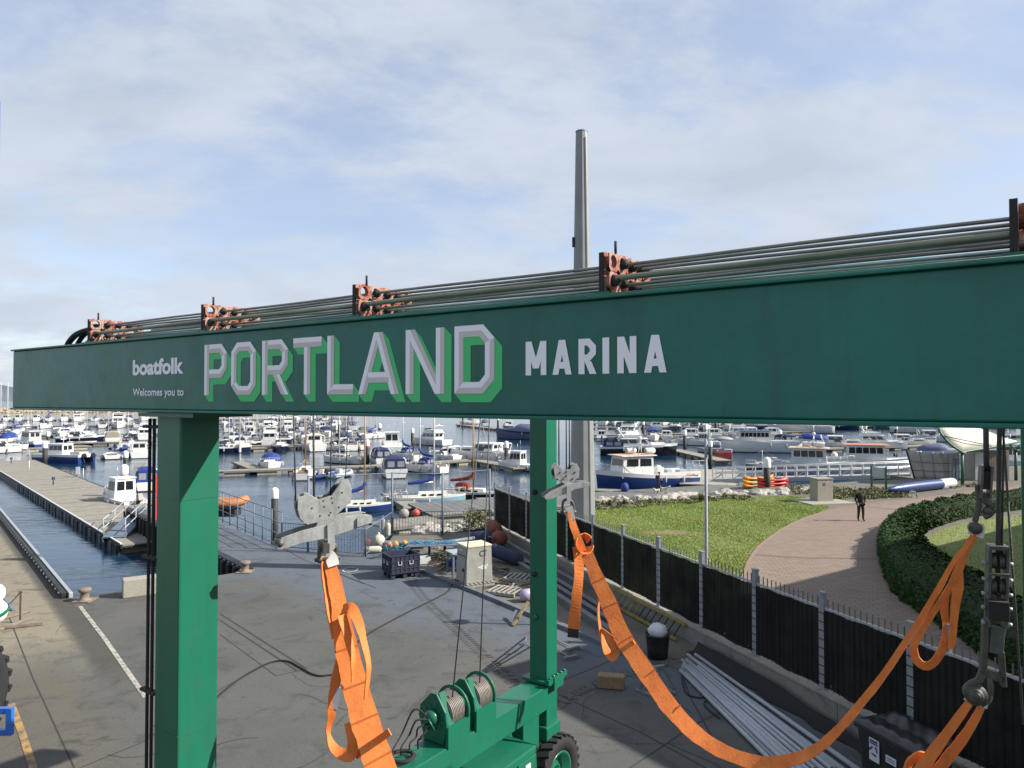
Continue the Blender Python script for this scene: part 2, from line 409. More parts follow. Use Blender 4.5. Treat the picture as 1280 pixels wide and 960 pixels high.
def tri_flat(poly, z, th, m, name):
    bm = bmesh.new(); vs = [bm.verts.new((p[0], p[1], z)) for p in poly]
    f = bm.faces.new(vs); bm.normal_update()
    if f.normal.z < 0: f.normal_flip()
    lo = [bm.verts.new((p[0], p[1], z - th)) for p in poly]
    for i in range(len(vs)): bm.faces.new((vs[i], vs[(i + 1) % len(vs)], lo[(i + 1) % len(vs)], lo[i]))
    bmesh.ops.triangulate(bm, faces=[f]); bmesh.ops.recalc_face_normals(bm, faces=bm.faces)
    me = bpy.data.meshes.new(name); bm.to_mesh(me); bm.free(); me.materials.append(m)
    o = bpy.data.objects.new(name, me); COL.objects.link(o); return struct(o)
tri_flat(yard, 0, 4.0, M_YARD, 'yard_ground')
# sandy left quay slab, and the blue-grey slab by the pier, laid over the yard concrete
def sheet(poly, z, m, name): return tri_flat([V(p) for p in poly], z, 0.003, m, name)
# gritty strip along the fence with a concrete edging
GR = [F_A + V((.55, .6, 0)), F_B + V((.05, .2, 0)), V((FEND.x - .2, FEND.y, 0)), fl(-3, 0, .2), fl(-3, 0, 1.3), at(735, 796), at(600, 745), at(524, 716)]
sheet(GR, 0.012, M_DIRT, 'gravel_strip')
b = MB()
edge = [at(522, 713), at(600, 743), at(665, 770), at(735, 797), at(790, 822)]
for i in range(len(edge) - 1): b.bar(edge[i] + V((0, 0, .05)), edge[i + 1] + V((0, 0, .05)), 0.22, 0.14)
struct(b.build('kerb', M_SLAB, bevel=0.01))

UPZ0 = V((0, 0, 1)); rk0 = random.Random(3)
# joints and drain channel
def strip(pts, w, z, m, name):
    b = MB()
    for i in range(len(pts) - 1):
        a, c = V(pts[i]), V(pts[i + 1]); a.z = c.z = z + 0.00015 * (i % 2); u = (c - a).normalized(); v = V((-u.y, u.x, 0)) * w / 2
        b.add([a - v, c - v, c + v, a + v], [(0, 1, 2, 3)])
    return struct(b.build(name, m))
J = [[(5, 755), (40, 845), (95, 965)], [(95, 962), (180, 927), (275, 862), (330, 832)], [(275, 793), (345, 845)], [(345, 845), (383, 836)], [(276, 768), (383, 836)], [(276, 776), (372, 839)], [(697, 868), (800, 915), (900, 970)],
     [(697, 853), (750, 832), (800, 806)], [(780, 965), (870, 905), (960, 862)], [(850, 835), (862, 870), (900, 940)], [(500, 968), (590, 900)], [(470, 735), (380, 700), (300, 655)], [(5, 757), (-60, 772)], [(410, 712), (455, 730)]]
for k, j in enumerate(J):
    strip([at(x, y) for x, y in j], 0.035 if k not in (4, 5) else 0.06, 0.002 + 0.0004 * k, M_JOINT, 'expansion_joint')
M_TRK = concrete('rubber_marks', (0.068, 0.069, 0.066), (0.04, 0.04, 0.039), (0.090, 0.089, 0.082))
tk = MB(); kz = 0
for path in ([(505, 690), (520, 735), (585, 800), (660, 870)], [(700, 880), (740, 858), (800, 838), (850, 826)]):
    P_ = spline([at(x, y, .0) for x, y in path], 30); d_acc = 0; last = P_[0]
    for i in range(1, len(P_)):
        d_acc += (P_[i] - P_[i - 1]).length
        if d_acc < .13: continue
        d_acc = 0; u = (P_[i] - P_[i - 1]).normalized(); v = V((-u.y, u.x, 0)); kz += 1
        if rk0.random() < .12: continue
        for s in (-1, 1):
            c = P_[i] + v * s * .11 + UPZ0 * (.016 + .000005 * kz); e = (u * s * .6 + v).normalized(); w = V((-e.y, e.x, 0))
            tk.add([c - e * .09 - w * .022, c + e * .09 - w * .022, c + e * .09 + w * .022, c - e * .09 + w * .022], [(0, 1, 2, 3)])
struct(tk.build('tyre_marks', M_TRK))
rk = random.Random(31)
for k in range(16):
    p = at(rk.uniform(60, 900), rk.uniform(770, 950)); a = rk.uniform(0, 6.28); pts_ = [p]
    for q in range(rk.randint(5, 11)):
        a += rk.uniform(-.6, .6); p = p + V((math.cos(a), math.sin(a), 0)) * rk.uniform(.12, .4); pts_.append(p)
    strip(pts_, rk.uniform(.008, .016), .010 + k * .0003, M_JOINT, 'concrete_crack')
strip([at(100, 758), at(132, 800), at(182, 872)], 0.12, 0.009, M_LINEW, 'painted_line')
strip([at(14, 880), at(27, 915), at(42, 962)], 0.14, 0.009, M_LINEY, 'painted_line')
b = MB()
for i in range(26):     # white ring sprayed on the slab
    a0, a1 = 2 * math.pi * i / 26, 2 * math.pi * (i + 1) / 26
    if i in (3, 4, 12): continue
    c0 = at(438, 712, .02); q = lambda a, r: c0 + V((math.cos(a) * r, math.sin(a) * r * 1.5, 0))
    b.add([q(a0, .26), q(a1, .26), q(a1, .33), q(a0, .33)], [(0, 1, 2, 3)])
struct(b.build('painted_mark', M_LINEW))

# dock walls: black timber and steel facing on both fingers, bolts, kerb rail
b = MB(); b2 = MB()
fw = thing('dock_fender_wall', 'black timber fender facing of the pier with upright steel piles', 'dock wall', Q1)
L_ = 22.3
for i in range(27):
    t = 0.3 + i * 0.82
    c = Q1 + DK * t - DN * 0.16
    MB().box(c + V((0, 0, -0.95)), (0.24, 0.26, 1.75), axes(DK, DN), None).build('pile', M_RUBBER if i % 3 else M_PILE, fw)
for z, h in ((-0.25, .26), (-.95, .18)):
    MB().bar(Q1 + DK * .05 - DN * .05 + V((0, 0, z)), Q1 + DK * 22.2 - DN * .05 + V((0, 0, z)), 0.1, h).build('waling', mat('grey_weathered_timber', (0.18, 0.165, 0.14), .9, scale=4), fw)
MB().bar(Q1 + DK * .05 + V((0, 0, .03)), Q1 + DK * 22.2 + V((0, 0, .03)), 0.34, 0.14).build('coping', M_BLACKPL, fw)
bb = MB()
for i in range(40): bb.ball(Q1 + DK * (.4 + i * .55) - DN * .19 + V((0, 0, .03)), 0.03, 6)
bb.build('bolts', M_CAP, fw)['kind'] = 'stuff'
fw = thing('quay_kerb_rail', 'black rubber kerb with white bolts along the sandy quay edge', 'kerb rail', Q0)
MB().bar(Q0 + DK * .2 - DN * .28 + V((0, 0, .12)), Q0 + DK * 33.8 - DN * .28 + V((0, 0, .12)), 0.16, 0.2).build('rubber_kerb', M_BLACKPL, fw, bevel=.02)
MB().bar(Q0 + DK * .1 - DN * .07 + V((0, 0, .1)), Q0 + DK * 33.8 - DN * .07 + V((0, 0, .1)), 0.13, 0.2).build('edge_rail', M_GALV, fw, bevel=.02)
bb = MB()
for i in range(44): bb.ball(Q0 + DK * (.6 + i * .75) - DN * .37 + V((0, 0, .14)), 0.045, 6)
bb.build('bolts', M_CAP, fw)['kind'] = 'stuff'
# upstand block at the head of the basin
BE = (Q1 - Q0).normalized()
b = MB(); p0 = at(150, 748, 0); p1 = at(215, 738, 0)
b.bar(p0 + V((0, .15, .33)), p1 + V((0.8, .15 + .3, .33)), 0.5, 0.66)
tag(b.build('concrete_upstand', M_CAPC, bevel=.03, loc=p0), 'low pale concrete block at the head of the hoist basin', 'concrete block')
def bollard(p, lab):
    t = thing('bollard', lab, 'bollard', p, 0, 'rusty mooring bollards')
    MB().lathe([(0.0, 0), (.24, 0), (.24, .04), (.15, .07), (.14, .28), (.21, .33), (.22, .40), (.18, .44), (0, .45)], p, n=14).build('post', mat('rusty_iron', (.14, .10, .075), .85, scale=9, col2=(.22, .19, .16), bump=.3), t)
    MB().box(p + V((0, 0, .012)), (.62, .62, .03)).build('base_plate', MATS['rusty_iron'], t)
bollard(at(99, 751, 0) + V((.2, 0, .012)), 'rusty bollard beside the quay rail at the basin corner')
bollard(at(308, 714, 0) + V((0, -.15, .012)), 'rusty bollard at the yard end of the black pier wall')
# ------------------------------------------------------------------ public side: land, lawn, path, hedge
LZ = 0.45
shore = [fl(T_END + .3, 0, -.2), at(700, 640, LZ), at(745, 630, LZ), at(830, 621, LZ), at(930, 612, LZ), at(1000, 606, LZ), at(1100, 600, LZ), at(1150, 599, LZ)]
shore[0] = V((shore[0].x, shore[0].y, 0))
land = [V((p.x, p.y, 0)) for p in shore] + [V((33, 66, 0)), V((44, 70, 0)), V((90, 90, 0)), V((120, -20, 0)), fl(T_NEAR, 0, -.2)]
tri_flat(land, LZ, 3.5, M_DIRT, 'embankment_ground')
# brick path
def brick_mat():
    m, t, b = node_mat('red_brick_paving'); N = t.nodes.new; L = t.links.new
    c = N('ShaderNodeTexCoord'); mp_ = N('ShaderNodeMapping'); L(c.outputs['Object'], mp_.inputs[0]); mp_.inputs['Rotation'].default_value = (0, 0, R_(8))
    br = N('ShaderNodeTexBrick'); L(mp_.outputs[0], br.inputs['Vector'])
    br.inputs['Color1'].default_value = (0.235, 0.175, 0.140, 1); br.inputs['Color2'].default_value = (0.180, 0.136, 0.112, 1); br.inputs['Mortar'].default_value = (0.10, 0.082, 0.068, 1)
    br.inputs['Scale'].default_value = 1.0; br.inputs['Brick Width'].default_value = 0.42; br.inputs['Row Height'].default_value = 0.21; br.inputs['Mortar Size'].default_value = 0.018; br.inputs['Bias'].default_value = 0.0
    n = N('ShaderNodeTexNoise'); n.inputs['Scale'].default_value = 0.6; n.inputs['Detail'].default_value = 6; L(c.outputs['Object'], n.inputs['Vector'])
    r = N('ShaderNodeMapRange'); L(n.outputs['Fac'], r.inputs[0]); r.inputs[1].default_value = .35; r.inputs[2].default_value = .7; r.inputs[3].default_value = 0; r.inputs[4].default_value = .4
    x = N('ShaderNodeMixRGB'); L(r.outputs[0], x.inputs[0]); L(br.outputs['Color'], x.inputs[1]); x.inputs[2].default_value = (0.20, 0.155, 0.125, 1)
    L(x.outputs[0], b.inputs['Base Color']); b.inputs['Roughness'].default_value = 0.85; b.inputs['Specular IOR Level'].default_value = .3
    bp = N('ShaderNodeBump'); bp.inputs['Strength'].default_value = .4; bp.inputs['Distance'].default_value = .01; bp.invert = True; L(br.outputs['Fac'], bp.inputs['Height']); L(bp.outputs[0], b.inputs['Normal'])
    return m
M_BRICK = brick_mat()
pl = spline([at(905, 790, LZ), at(928, 725, LZ), at(940, 695, LZ), at(962, 673, LZ), at(1000, 651, LZ), at(1045, 637, LZ), at(1100, 629, LZ), at(1160, 622, LZ), at(1215, 615, LZ), at(1290, 606, LZ)], 6)
pr = spline([at(1330, 880, LZ), at(1200, 800, LZ), at(1120, 745, LZ), at(1098, 705, LZ), at(1097, 676, LZ), at(1115, 657, LZ), at(1150, 643, LZ), at(1200, 633, LZ), at(1250, 626, LZ), at(1300, 620, LZ)], 6)
path_poly = [fl(-3.2, 0, -.25)] + pl + pr[::-1] + [fl(-15, 0, -.25)]
tri_flat(path_poly, LZ + .012, .02, M_BRICK, 'brick_path')
eb = MB()
for i in range(len(pl) - 1): eb.bar(pl[i] + V((0, 0, .025)), pl[i + 1] + V((0, 0, .025)), .12, .05)
struct(eb.build('path_edging', mat('brick_edging', (.22, .15, .12), .9, scale=3)))
strip([at(944, 694, LZ), at(1010, 698, LZ), at(1095, 699, LZ)], .22, LZ + .016, mat('dark_brick_course', (.12, .085, .07), .9), 'brick_course')
strip([at(1085, 634, LZ), at(1135, 638, LZ)], .3, LZ + .016, MATS['dark_brick_course'], 'brick_course')
# lawns
lawn1 = [fl(T_END - 2, 0, -.35)] + [at(700, 652, LZ), at(760, 640, LZ), at(830, 634, LZ), at(900, 630, LZ), at(950, 627, LZ), at(1005, 628, LZ), at(1042, 633, LZ)] + pl[2:30][::-1] + [fl(-3.0, 0, -.35)]
lawn1 = [fl(T_END - 2, 0, -.35), at(700, 646, LZ), at(760, 636, LZ), at(830, 629, LZ), at(900, 624.5, LZ), at(950, 621, LZ), at(1000, 620, LZ), at(1038, 634, LZ)] + [p for p in pl[:27][::-1]] + [fl(-3.0, 0, -.35)]
tri_flat(lawn1, LZ + .008, .02, M_TURF, 'lawn')
hedge_in = [at(1330, 850, LZ), at(1230, 770, LZ), at(1165, 715, LZ), at(1150, 690, LZ), at(1160, 672, LZ), at(1200, 655, LZ), at(1300, 640, LZ)]
lawn2 = spline(hedge_in, 4) + [V((34, 48, 0)), V((46, 44, 0)), V((40, 20, 0)), V((22, 14, 0))]
tri_flat(lawn2, LZ + .008, .02, M_TURF, 'lawn')

def inside(p, poly):
    x, y = p; c = False; n = len(poly)
    for i in range(n):
        a = poly[i]; b_ = poly[i - 1]
        if (a[1] > y) != (b_[1] > y) and x < (b_[0] - a[0]) * (y - a[1]) / (b_[1] - a[1]) + a[0]: c = not c
    return c
PATCH = at(836, 666, LZ)
def grass(poly, n, name, lab, hmin=.025, hmax=.065):
    xs = [p[0] for p in poly]; ys = [p[1] for p in poly]; rnd = random.Random(5)
    vs = []; fs = []
    while len(fs) < n:
        x = rnd.uniform(min(xs), max(xs)); y = rnd.uniform(min(ys), max(ys))
        if not inside((x, y), poly): continue
        bald = math.sin(x * .9 + 2) * math.sin(y * .7 + x * .3)
        d_ = ((x - PATCH.x) / 1.5) ** 2 + ((y - PATCH.y) / .8) ** 2
        if d_ < 1 and rnd.random() > d_ * .8: continue
        h = rnd.uniform(hmin, hmax) * (1 + .35 * bald); a = rnd.uniform(0, 6.28); w = rnd.uniform(.009, .020)
        c, s_ = math.cos(a) * w, math.sin(a) * w; o = len(vs); lx, ly = rnd.uniform(-.05, .05), rnd.uniform(-.05, .05)
        z = LZ + .006
        vs += [(x - c, y - s_, z), (x + c, y + s_, z), (x + lx, y + ly, z + h)]; fs.append((o, o + 1, o + 2))
    b = MB(); b.add(vs, fs); o = b.build(name, M_GRASS); o['kind'] = 'stuff'; return o
L1 = [(p[0], p[1]) for p in lawn1]
flat([(PATCH.x + 1.5 * math.cos(a * .4) * (1 + .15 * math.sin(a * 3)), PATCH.y + .8 * math.sin(a * .4) * (1 + .15 * math.cos(a * 2))) for a in range(16)], LZ + .012, mat('bare_soil', (.20, .14, .08), .95, scale=3, col2=(.13, .12, .05)), 'bare_patch')['kind'] = 'structure'
grass(L1, 150000, 'grass', '')
L2 = [(p[0], p[1]) for p in lawn2 if True]
grass(L2, 60000, 'grass', '')

# hedge: a curved band of small leaves over dark twiggy mass
out = spline([at(1330, 890, LZ), at(1225, 815, LZ), at(1150, 765, LZ), at(1115, 735, LZ), at(1101, 700, LZ), at(1102, 676, LZ), at(1120, 660, LZ), at(1155, 647, LZ), at(1205, 637, LZ), at(1260, 630, LZ), at(1340, 622, LZ)], 8)
inn = spline([at(1385, 850, LZ), at(1262, 770, LZ), at(1195, 725, LZ), at(1165, 706, LZ), at(1150, 684, LZ), at(1152, 671, LZ), at(1165, 661, LZ), at(1195, 651, LZ), at(1235, 643, LZ), at(1285, 636, LZ), at(1360, 628, LZ)], 8)
hz = thing('hedge', 'clipped dark green hedge curving along the brick path', 'hedge', out[20])
HH = 1.0
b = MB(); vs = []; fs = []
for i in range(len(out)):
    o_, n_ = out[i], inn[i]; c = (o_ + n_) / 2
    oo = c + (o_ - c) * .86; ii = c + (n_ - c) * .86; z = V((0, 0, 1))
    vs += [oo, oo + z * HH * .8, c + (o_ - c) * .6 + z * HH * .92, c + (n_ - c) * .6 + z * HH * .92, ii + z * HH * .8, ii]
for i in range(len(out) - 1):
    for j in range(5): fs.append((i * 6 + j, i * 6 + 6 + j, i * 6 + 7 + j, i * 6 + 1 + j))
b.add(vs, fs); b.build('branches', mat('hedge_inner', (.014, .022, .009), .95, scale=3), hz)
rnd = random.Random(3); vs = []; fs = []
def leaf(p, nrm, s, rnd, vs, fs):
    a = V((rnd.uniform(-1, 1), rnd.uniform(-1, 1), rnd.uniform(-1, 1))); a = a - nrm * a.dot(nrm)
    if a.length < .05: a = nrm.orthogonal()
    a.normalize(); t = nrm.cross(a); o = len(vs)
    vs += [p - a * s, p + t * s * .55 + nrm * s * .15, p + a * s, p - t * s * .55 + nrm * s * .15]; fs.append((o, o + 1, o + 2, o + 3))
segl = [(out[i + 1] - out[i]).length for i in range(len(out) - 1)]
for k in range(95000):
    i = rnd.randrange(len(out) - 1); f = rnd.random()
    o_ = out[i].lerp(out[i + 1], f); n_ = inn[i].lerp(inn[i + 1], f); c = (o_ + n_) / 2; w = (o_ - n_).length / 2; u = (o_ - n_).normalized()
    if rnd.random() > segl[i] / 2.2 + .25: continue
    a = rnd.uniform(-.15, math.pi + .15)
    ex = 4.0
    ca, sa = math.cos(a), max(0, math.sin(a))
    rr = 1 / ((abs(ca) ** ex + abs(sa) ** ex) ** (1 / ex))
    lump = 1 + .05 * math.sin(i * 1.7 + f * 1.7 + a * 3) + .05 * math.sin(i * .6 + f * .6 + 2) * math.sin(a * 2 + i) + rnd.uniform(-.13, .07)
    p = c + u * (ca * rr * w * lump) + V((0, 0, sa * rr * HH * lump))
    nn = (u * ca + V((0, 0, sa + .15))).normalized() + V((rnd.uniform(-.8, .8), rnd.uniform(-.8, .8), rnd.uniform(-.5, .8)))
    leaf(p, nn.normalized(), rnd.uniform(.04, .085), rnd, vs, fs)
b = MB(); b.add(vs, fs); b.build('foliage', M_LEAF1, hz)['kind'] = 'stuff'
# bare gravel edge inside the hedge
# boulders and weeds along the shore
rnd = random.Random(8)
def boulder_mesh(seed):
    r = random.Random(seed); b = MB(); b.ball((0, 0, 0), 1, 10)
    off = {}
    for i, p in enumerate(b.v):
        key = (round(p.x, 3), round(p.y, 3), round(p.z, 3))
        if key not in off: off[key] = r.uniform(.74, 1.12)
        b.v[i] = p * off[key]
    b.sm = [False] * len(b.sm); return b
BM = [boulder_mesh(i) for i in range(5)]
bproto = []
for i in range(5):
    o = BM[i].build('boulder', M_BOULD, world=False); bproto.append(o)
pts = []
for k in range(46):
    f = k / 45; px = 735 + f * 300 + rnd.uniform(-6, 6); py = 630.5 - f * 16 + rnd.uniform(-1.5, 4)
    pts.append((at(px, py - 1.5, .34), rnd.uniform(.32, .66)))
for k in range(30):
    px = 520 + k * 3.1 + rnd.uniform(-3, 3); pts.append((at(px, 664 - (k / 30) * 5 + rnd.uniform(-6, 4), -.4), rnd.uniform(.22, .48)))
for k, (p, r) in enumerate(pts):
    o = bproto[k] if k < 5 else bproto[k % 5].copy()
    if k >= 5: COL.objects.link(o)
    o.location = p; o.scale = (r * rnd.uniform(.8, 1.3), r * rnd.uniform(.8, 1.2), r * rnd.uniform(.55, .85)); o.rotation_euler = (0, 0, rnd.uniform(0, 6))
    if k < 46: tag(o, 'pale boulder in the row between lawn and boarded quay', 'boulder', 'boulders along the lawn edge')
    else: tag(o, 'pale boulder on the shore behind the blue grey railings', 'boulder', 'boulders behind the railings')
# rough rubble bank under them
b = MB()
bank = [(at(x, y, 0.3)) for x, y in ((610, 655), (690, 640), (745, 630), (850, 621), (950, 612), (1030, 607), (1140, 600))]
vs = []; fs = []
for i, p in enumerate(bank): vs += [V((p.x, p.y - 1.0, LZ + .01)), V((p.x, p.y + .6, .25)), V((p.x, p.y + 3.2, WZ - .4))]
for i in range(len(bank) - 1):
    for j in range(2): fs.append((i * 3 + j, i * 3 + 3 + j, i * 3 + 4 + j, i * 3 + 1 + j))
b.add(vs, fs); struct(b.build('rubble_bank', mat('rubble', (.24, .21, .17), .95, scale=1.5, col2=(.10, .09, .075), bump=.8, bscale=4)))
bk2 = [at(x, y, 0.1) for x, y in ((352, 684), (457, 690), (490, 666), (550, 663), (612, 656))]
vs = []; fs = []; b = MB()
for p in bk2: vs += [V((p.x, p.y + .5, -.15)), V((p.x + .3, p.y + 3.2, -1.0)), V((p.x + .6, p.y + 5.5, WZ - .5))]
for i in range(len(bk2) - 1):
    for j in range(2): fs.append((i * 3 + j, i * 3 + 3 + j, i * 3 + 4 + j, i * 3 + 1 + j))
b.add(vs, fs); struct(b.build('rubble_bank', MATS['rubble']))
# weeds: leafy tufts
vs = []; fs = []
def tuft(c, r, h, n):
    for k in range(n):
        p = c + V((rnd.gauss(0, r * .5), rnd.gauss(0, r * .5), rnd.random() ** 1.3 * h))
        leaf(p, V((rnd.uniform(-1, 1), rnd.uniform(-1, 1), rnd.uniform(0, 1))).normalized(), rnd.uniform(.04, .11), rnd, vs, fs)
for k in range(90):
    f = rnd.random(); px = 745 + f * 200; tuft(at(px, 634 - f * 14 + rnd.uniform(-2, 5), .40), rnd.uniform(.2, .45), rnd.uniform(.1, .32), 45)
for k in range(100):
    f = rnd.random(); tuft(at(1043 + f * 90, 618 - f * 4 + rnd.uniform(-4, 8), .45), rnd.uniform(.3, .6), rnd.uniform(.1, .35), 45)
for k in range(30):
    f = rnd.random(); tuft(at(1130 + f * 90, 612 - f * 4 + rnd.uniform(-2, 2), .45), rnd.uniform(.2, .5), rnd.uniform(.1, .3), 40)
for k in range(40):
    f = rnd.random(); tuft(at(985 + f * 60, 615 + rnd.uniform(-5, 4), .4), rnd.uniform(.2, .5), rnd.uniform(.15, .4), 40)
for k in range(14): tuft(at(597 + rnd.uniform(-12, 10), 655 + rnd.uniform(-3, 5), 0.1), .4, .8, 60)
b = MB(); b.add(vs, fs); b.build('undergrowth', M_LEAF2)['kind'] = 'stuff'
for (px, py, s) in ((876, 626, .8), (762, 632, .55), (780, 631, .5)):      # spiky clumps
    vs2 = []; fs2 = []
    c = at(px, py, .5)
    for k in range(160):
        a = rnd.uniform(0, 6.28); l = rnd.uniform(.5, 1) * s; el = rnd.uniform(.2, 1.4); d = V((math.cos(a) * math.cos(el), math.sin(a) * math.cos(el), math.sin(el)))
        sd_ = V((-math.sin(a), math.cos(a), 0)) * .03; o = len(vs2); vs2 += [c - sd_, c + sd_, c + d * l]; fs2.append((o, o + 1, o + 2))
    b = MB(); b.add(vs2, fs2)
    tag(b.build('spiky_shrub', M_LEAF2, loc=c), {876: 'tall spiky green shrub by the lamp post at the lawn edge', 762: 'low spiky shrub at the lawn edge nearest the grey mast', 780: 'low spiky shrub near the small white sign post'}[px], 'shrub')

# ------------------------------------------------------------------ low wall and tall fence
wl = thing('retaining_wall', 'low concrete wall with a pale capping under the black screened fence', 'wall', FO)
t = T_NEAR; k = 0
while t < T_END:
    t2 = min(t + 3.0, T_END)
    b = MB(); b.bar(fl(t + .006, .22), fl(t2 - .006, .22), .30, .50); b.build('wall_panel', M_WALLC, wl, bevel=.01)
    b = MB(); b.bar(fl(t + .004, .505), fl(t2 - .004, .505), .36, .075); b.build('capstone', M_CAPC, wl, bevel=.012)
    t = t2
M_MESH = mat('black_screen_mesh', (0.010, 0.011, 0.011), 0.95, scale=3, col2=(0.020, 0.021, 0.020), spec=.1, bump=.3, bscale=200)
M_FPOST = mat('fence_post_steel', (.29, .305, .32), .6, metal=.25, var=.3, scale=9)
M_PICK = mat('dull_picket_steel', (.14, .145, .15), .6, var=.3, scale=8)
_t = M_MESH.node_tree; _o = _t.nodes['Material Output']; _b = _t.nodes['Principled BSDF']
_tr = _t.nodes.new('ShaderNodeBsdfTransparent'); _mx = _t.nodes.new('ShaderNodeMixShader'); _nz = _t.nodes.new('ShaderNodeTexNoise'); _nz.inputs['Scale'].default_value = 0.9; _nz.inputs['Detail'].default_value = 6
_tc = _t.nodes.new('ShaderNodeTexCoord'); _mr = _t.nodes.new('ShaderNodeMapRange'); _mr.inputs[1].default_value = .35; _mr.inputs[2].default_value = .7; _mr.inputs[3].default_value = .0; _mr.inputs[4].default_value = .055
_t.links.new(_tc.outputs['Object'], _nz.inputs['Vector']); _t.links.new(_nz.outputs['Fac'], _mr.inputs[0]); _t.links.new(_mr.outputs[0], _mx.inputs[0]); _t.links.new(_b.outputs[0], _mx.inputs[1]); _t.links.new(_tr.outputs[0], _mx.inputs[2]); _t.links.new(_mx.outputs[0], _o.inputs['Surface'])
fe = thing('screened_fence', 'tall galvanised picket fence with black windbreak screen', 'fence', FO)
posts = [-7.8 + 2.36 * i for i in range(-6, 12)]
posts = [p for p in posts if p < T_END]
pk = MB()
fp = None
for p in posts:
    b = MB(); c = fl(p, .54)
    b.box(c + V((0, 0, 1.1)), (.15, .10, 2.2), axes(FD, FN), M_FPOST); b.box(c + V((0, 0, 2.215)), (.17, .12, .03), axes(FD, FN), M_FPOST)
    for j in range(9): b.box(c + V((0, 0, .15 + j * .2)), (.165, .115, .02), axes(FD, FN), M_BLACKPL)
    b.build('post', M_FPOST, fe)
ends = posts + [T_END]
for i in range(len(ends) - 1):
    a, c = ends[i] + .08, ends[i + 1] - .08
    if c - a < .3: continue
    b = MB(); b.bar(fl(a - .08, 2.40), fl(c + .08, 2.40), .05, .05); b.build('top_rail', M_GALV, fe)
    b = MB(); b.bar(fl(a - .08, .70), fl(c + .08, .70), .05, .05); b.build('bottom_rail', M_GALV, fe)
    # screen: laced sheet with slight waves
    n = 24; vs = []; fs = []
    for j in range(n + 1):
        f = j / n; tt = a + (c - a) * f; w = .045 + .012 * math.sin(f * 40 + i) + .010 * math.sin(f * 13 + i * 2)
        vs += [fl(tt, .60 + .02 * math.sin(f * 9 + i), w), fl(tt, 1.4, w + .012 * math.sin(f * 31)), fl(tt, 2.37 + .012 * math.sin(f * 17 + i), w)]
    for j in range(n):
        for q in range(2): fs.append((j * 3 + q, j * 3 + 3 + q, j * 3 + 4 + q, j * 3 + 1 + q))
    b = MB(); b.add(vs, fs, M_MESH, True); b.build('screen', M_MESH, fe)
    np_ = int((c - a) / .155); b = MB()
    for j in range(np_):
        tt = a + (c - a) * (j + .5) / np_
        b.box(fl(tt, 1.60), (.020, .020, 2.06), axes(FD, FN), M_PICK)
    b.build('pickets', M_GALV, fe)['kind'] = 'stuff'
    b = MB()                                                    # picket ribs pressing through the screen
    for j in range(np_):
        tt = a + (c - a) * (j + .5) / np_; b.box(fl(tt, 1.48, .062), (.012, .012, 1.72), axes(FD, FN))
    b.build('screen_ribs', mat('screen_rib', (.006, .006, .007), .9), fe)['kind'] = 'stuff'

# ------------------------------------------------------------------ blue-grey railings round the yard and pier
def railing(name, lab, runs, height, sp_post, bars=None, rails=(1.0,), grp=None, mtl=M_STEELB, pr_=.03):
    t = thing(name, lab, 'railing', runs[0][0], 0, grp)
    for a, c in runs:
        L = (c - a).length; n = max(1, round(L / sp_post))
        for i in range(n + 1):
            p = a.lerp(c, i / n); MB().tube([p, p + V((0, 0, height))], pr_, 6, caps=True).build('post', mtl, t)
        for r in rails: MB().tube([a + V((0, 0, height * r)), c + V((0, 0, height * r))], .022, 6).build('rail', mtl, t)
        if bars:
            b = MB(); nb = int(L / .15)
            for i in range(nb): b.bar(a.lerp(c, (i + .5) / nb) + V((0, 0, .12)), a.lerp(c, (i + .5) / nb) + V((0, 0, bars)), .022, .022)
            b.build('bars', mtl, t)['kind'] = 'stuff'
    return t
pe0 = at(282, 661, 0); railing('pier_railing', 'four rail blue grey railing down the side of the pier', [(at(262, 646, 0), P_B)], 1.75, 1.35, None, (1.0, .70, .38, .08))
railing('yard_railing', 'barred blue grey railing between yard and shore', [(P_B, F_A), (F_A, F_B), (F_B, F_C - V((0, 0, .5)))], 1.25, 2.4, 1.2, (1.0, .10))
t = thing('tall_post_fence', 'tall slim blue grey posts joined by a top wire behind the stacked buoys', 'fence', F_B)
tp = [at(385, 690, 0), at(490, 670, 0), at(553, 669, 0), at(612, 660, 0)]
for i, p in enumerate(tp):
    h = (3.6, 3.35, 3.3, 3.3)[i]
    MB().tube([p, p + V((0, 0, h))], .055, 8).build('post', M_STEELB, t); tp[i] = p + V((0, 0, h - .05))
for i in range(3): MB().tube([tp[i], tp[i + 1]], .022, 6).build('top_rail', M_STEELB, t)

# ------------------------------------------------------------------ mast, lamp, sign
p = at(727, 668, LZ); pY = 30.0; p = V((atY(728, 600, pY).x, pY, LZ))
t = thing('steel_mast', 'very tall tapered grey steel mast behind the fence', 'mast', p)
HT = atY(725, 165, pY).z
prof = []
for f in [i / 12 for i in range(13)]: prof.append((.56 + (.25 - .56) * f, f * (HT - LZ)))
b = MB(); b.lathe([(r, h) for r, h in prof], p, n=12, smooth=False); b.build('shaft', mat('mast_grey_paint', (.25, .262, .258), .55, var=.18, scale=1.2, metal=.1), t)
MB().lathe([(.262, 0), (.262, .05), (0, .07)], p + V((0, 0, HT - LZ - .02)), n=12).build('cap', M_STEELB, t)
MB().bar(p + V((.30, -.45, .02)), p + V((.12, -.205, HT - LZ - .3)), .09, .05).build('seam_rib', MATS['mast_grey_paint'], t)
MB().box(p + V((-.37, -.05, atY(716, 303, pY).z - LZ)), (.08, .14, .4)).build('junction_box', M_BLACKPL, t)
p = V((atY(883, 690, 22.6).x, 22.6, LZ))
t = thing('lamp_post', 'slim grey lamp post with a flat disc lantern on the lawn', 'lamp post', p)
hz_ = atY(881, 549, 22.6).z - LZ
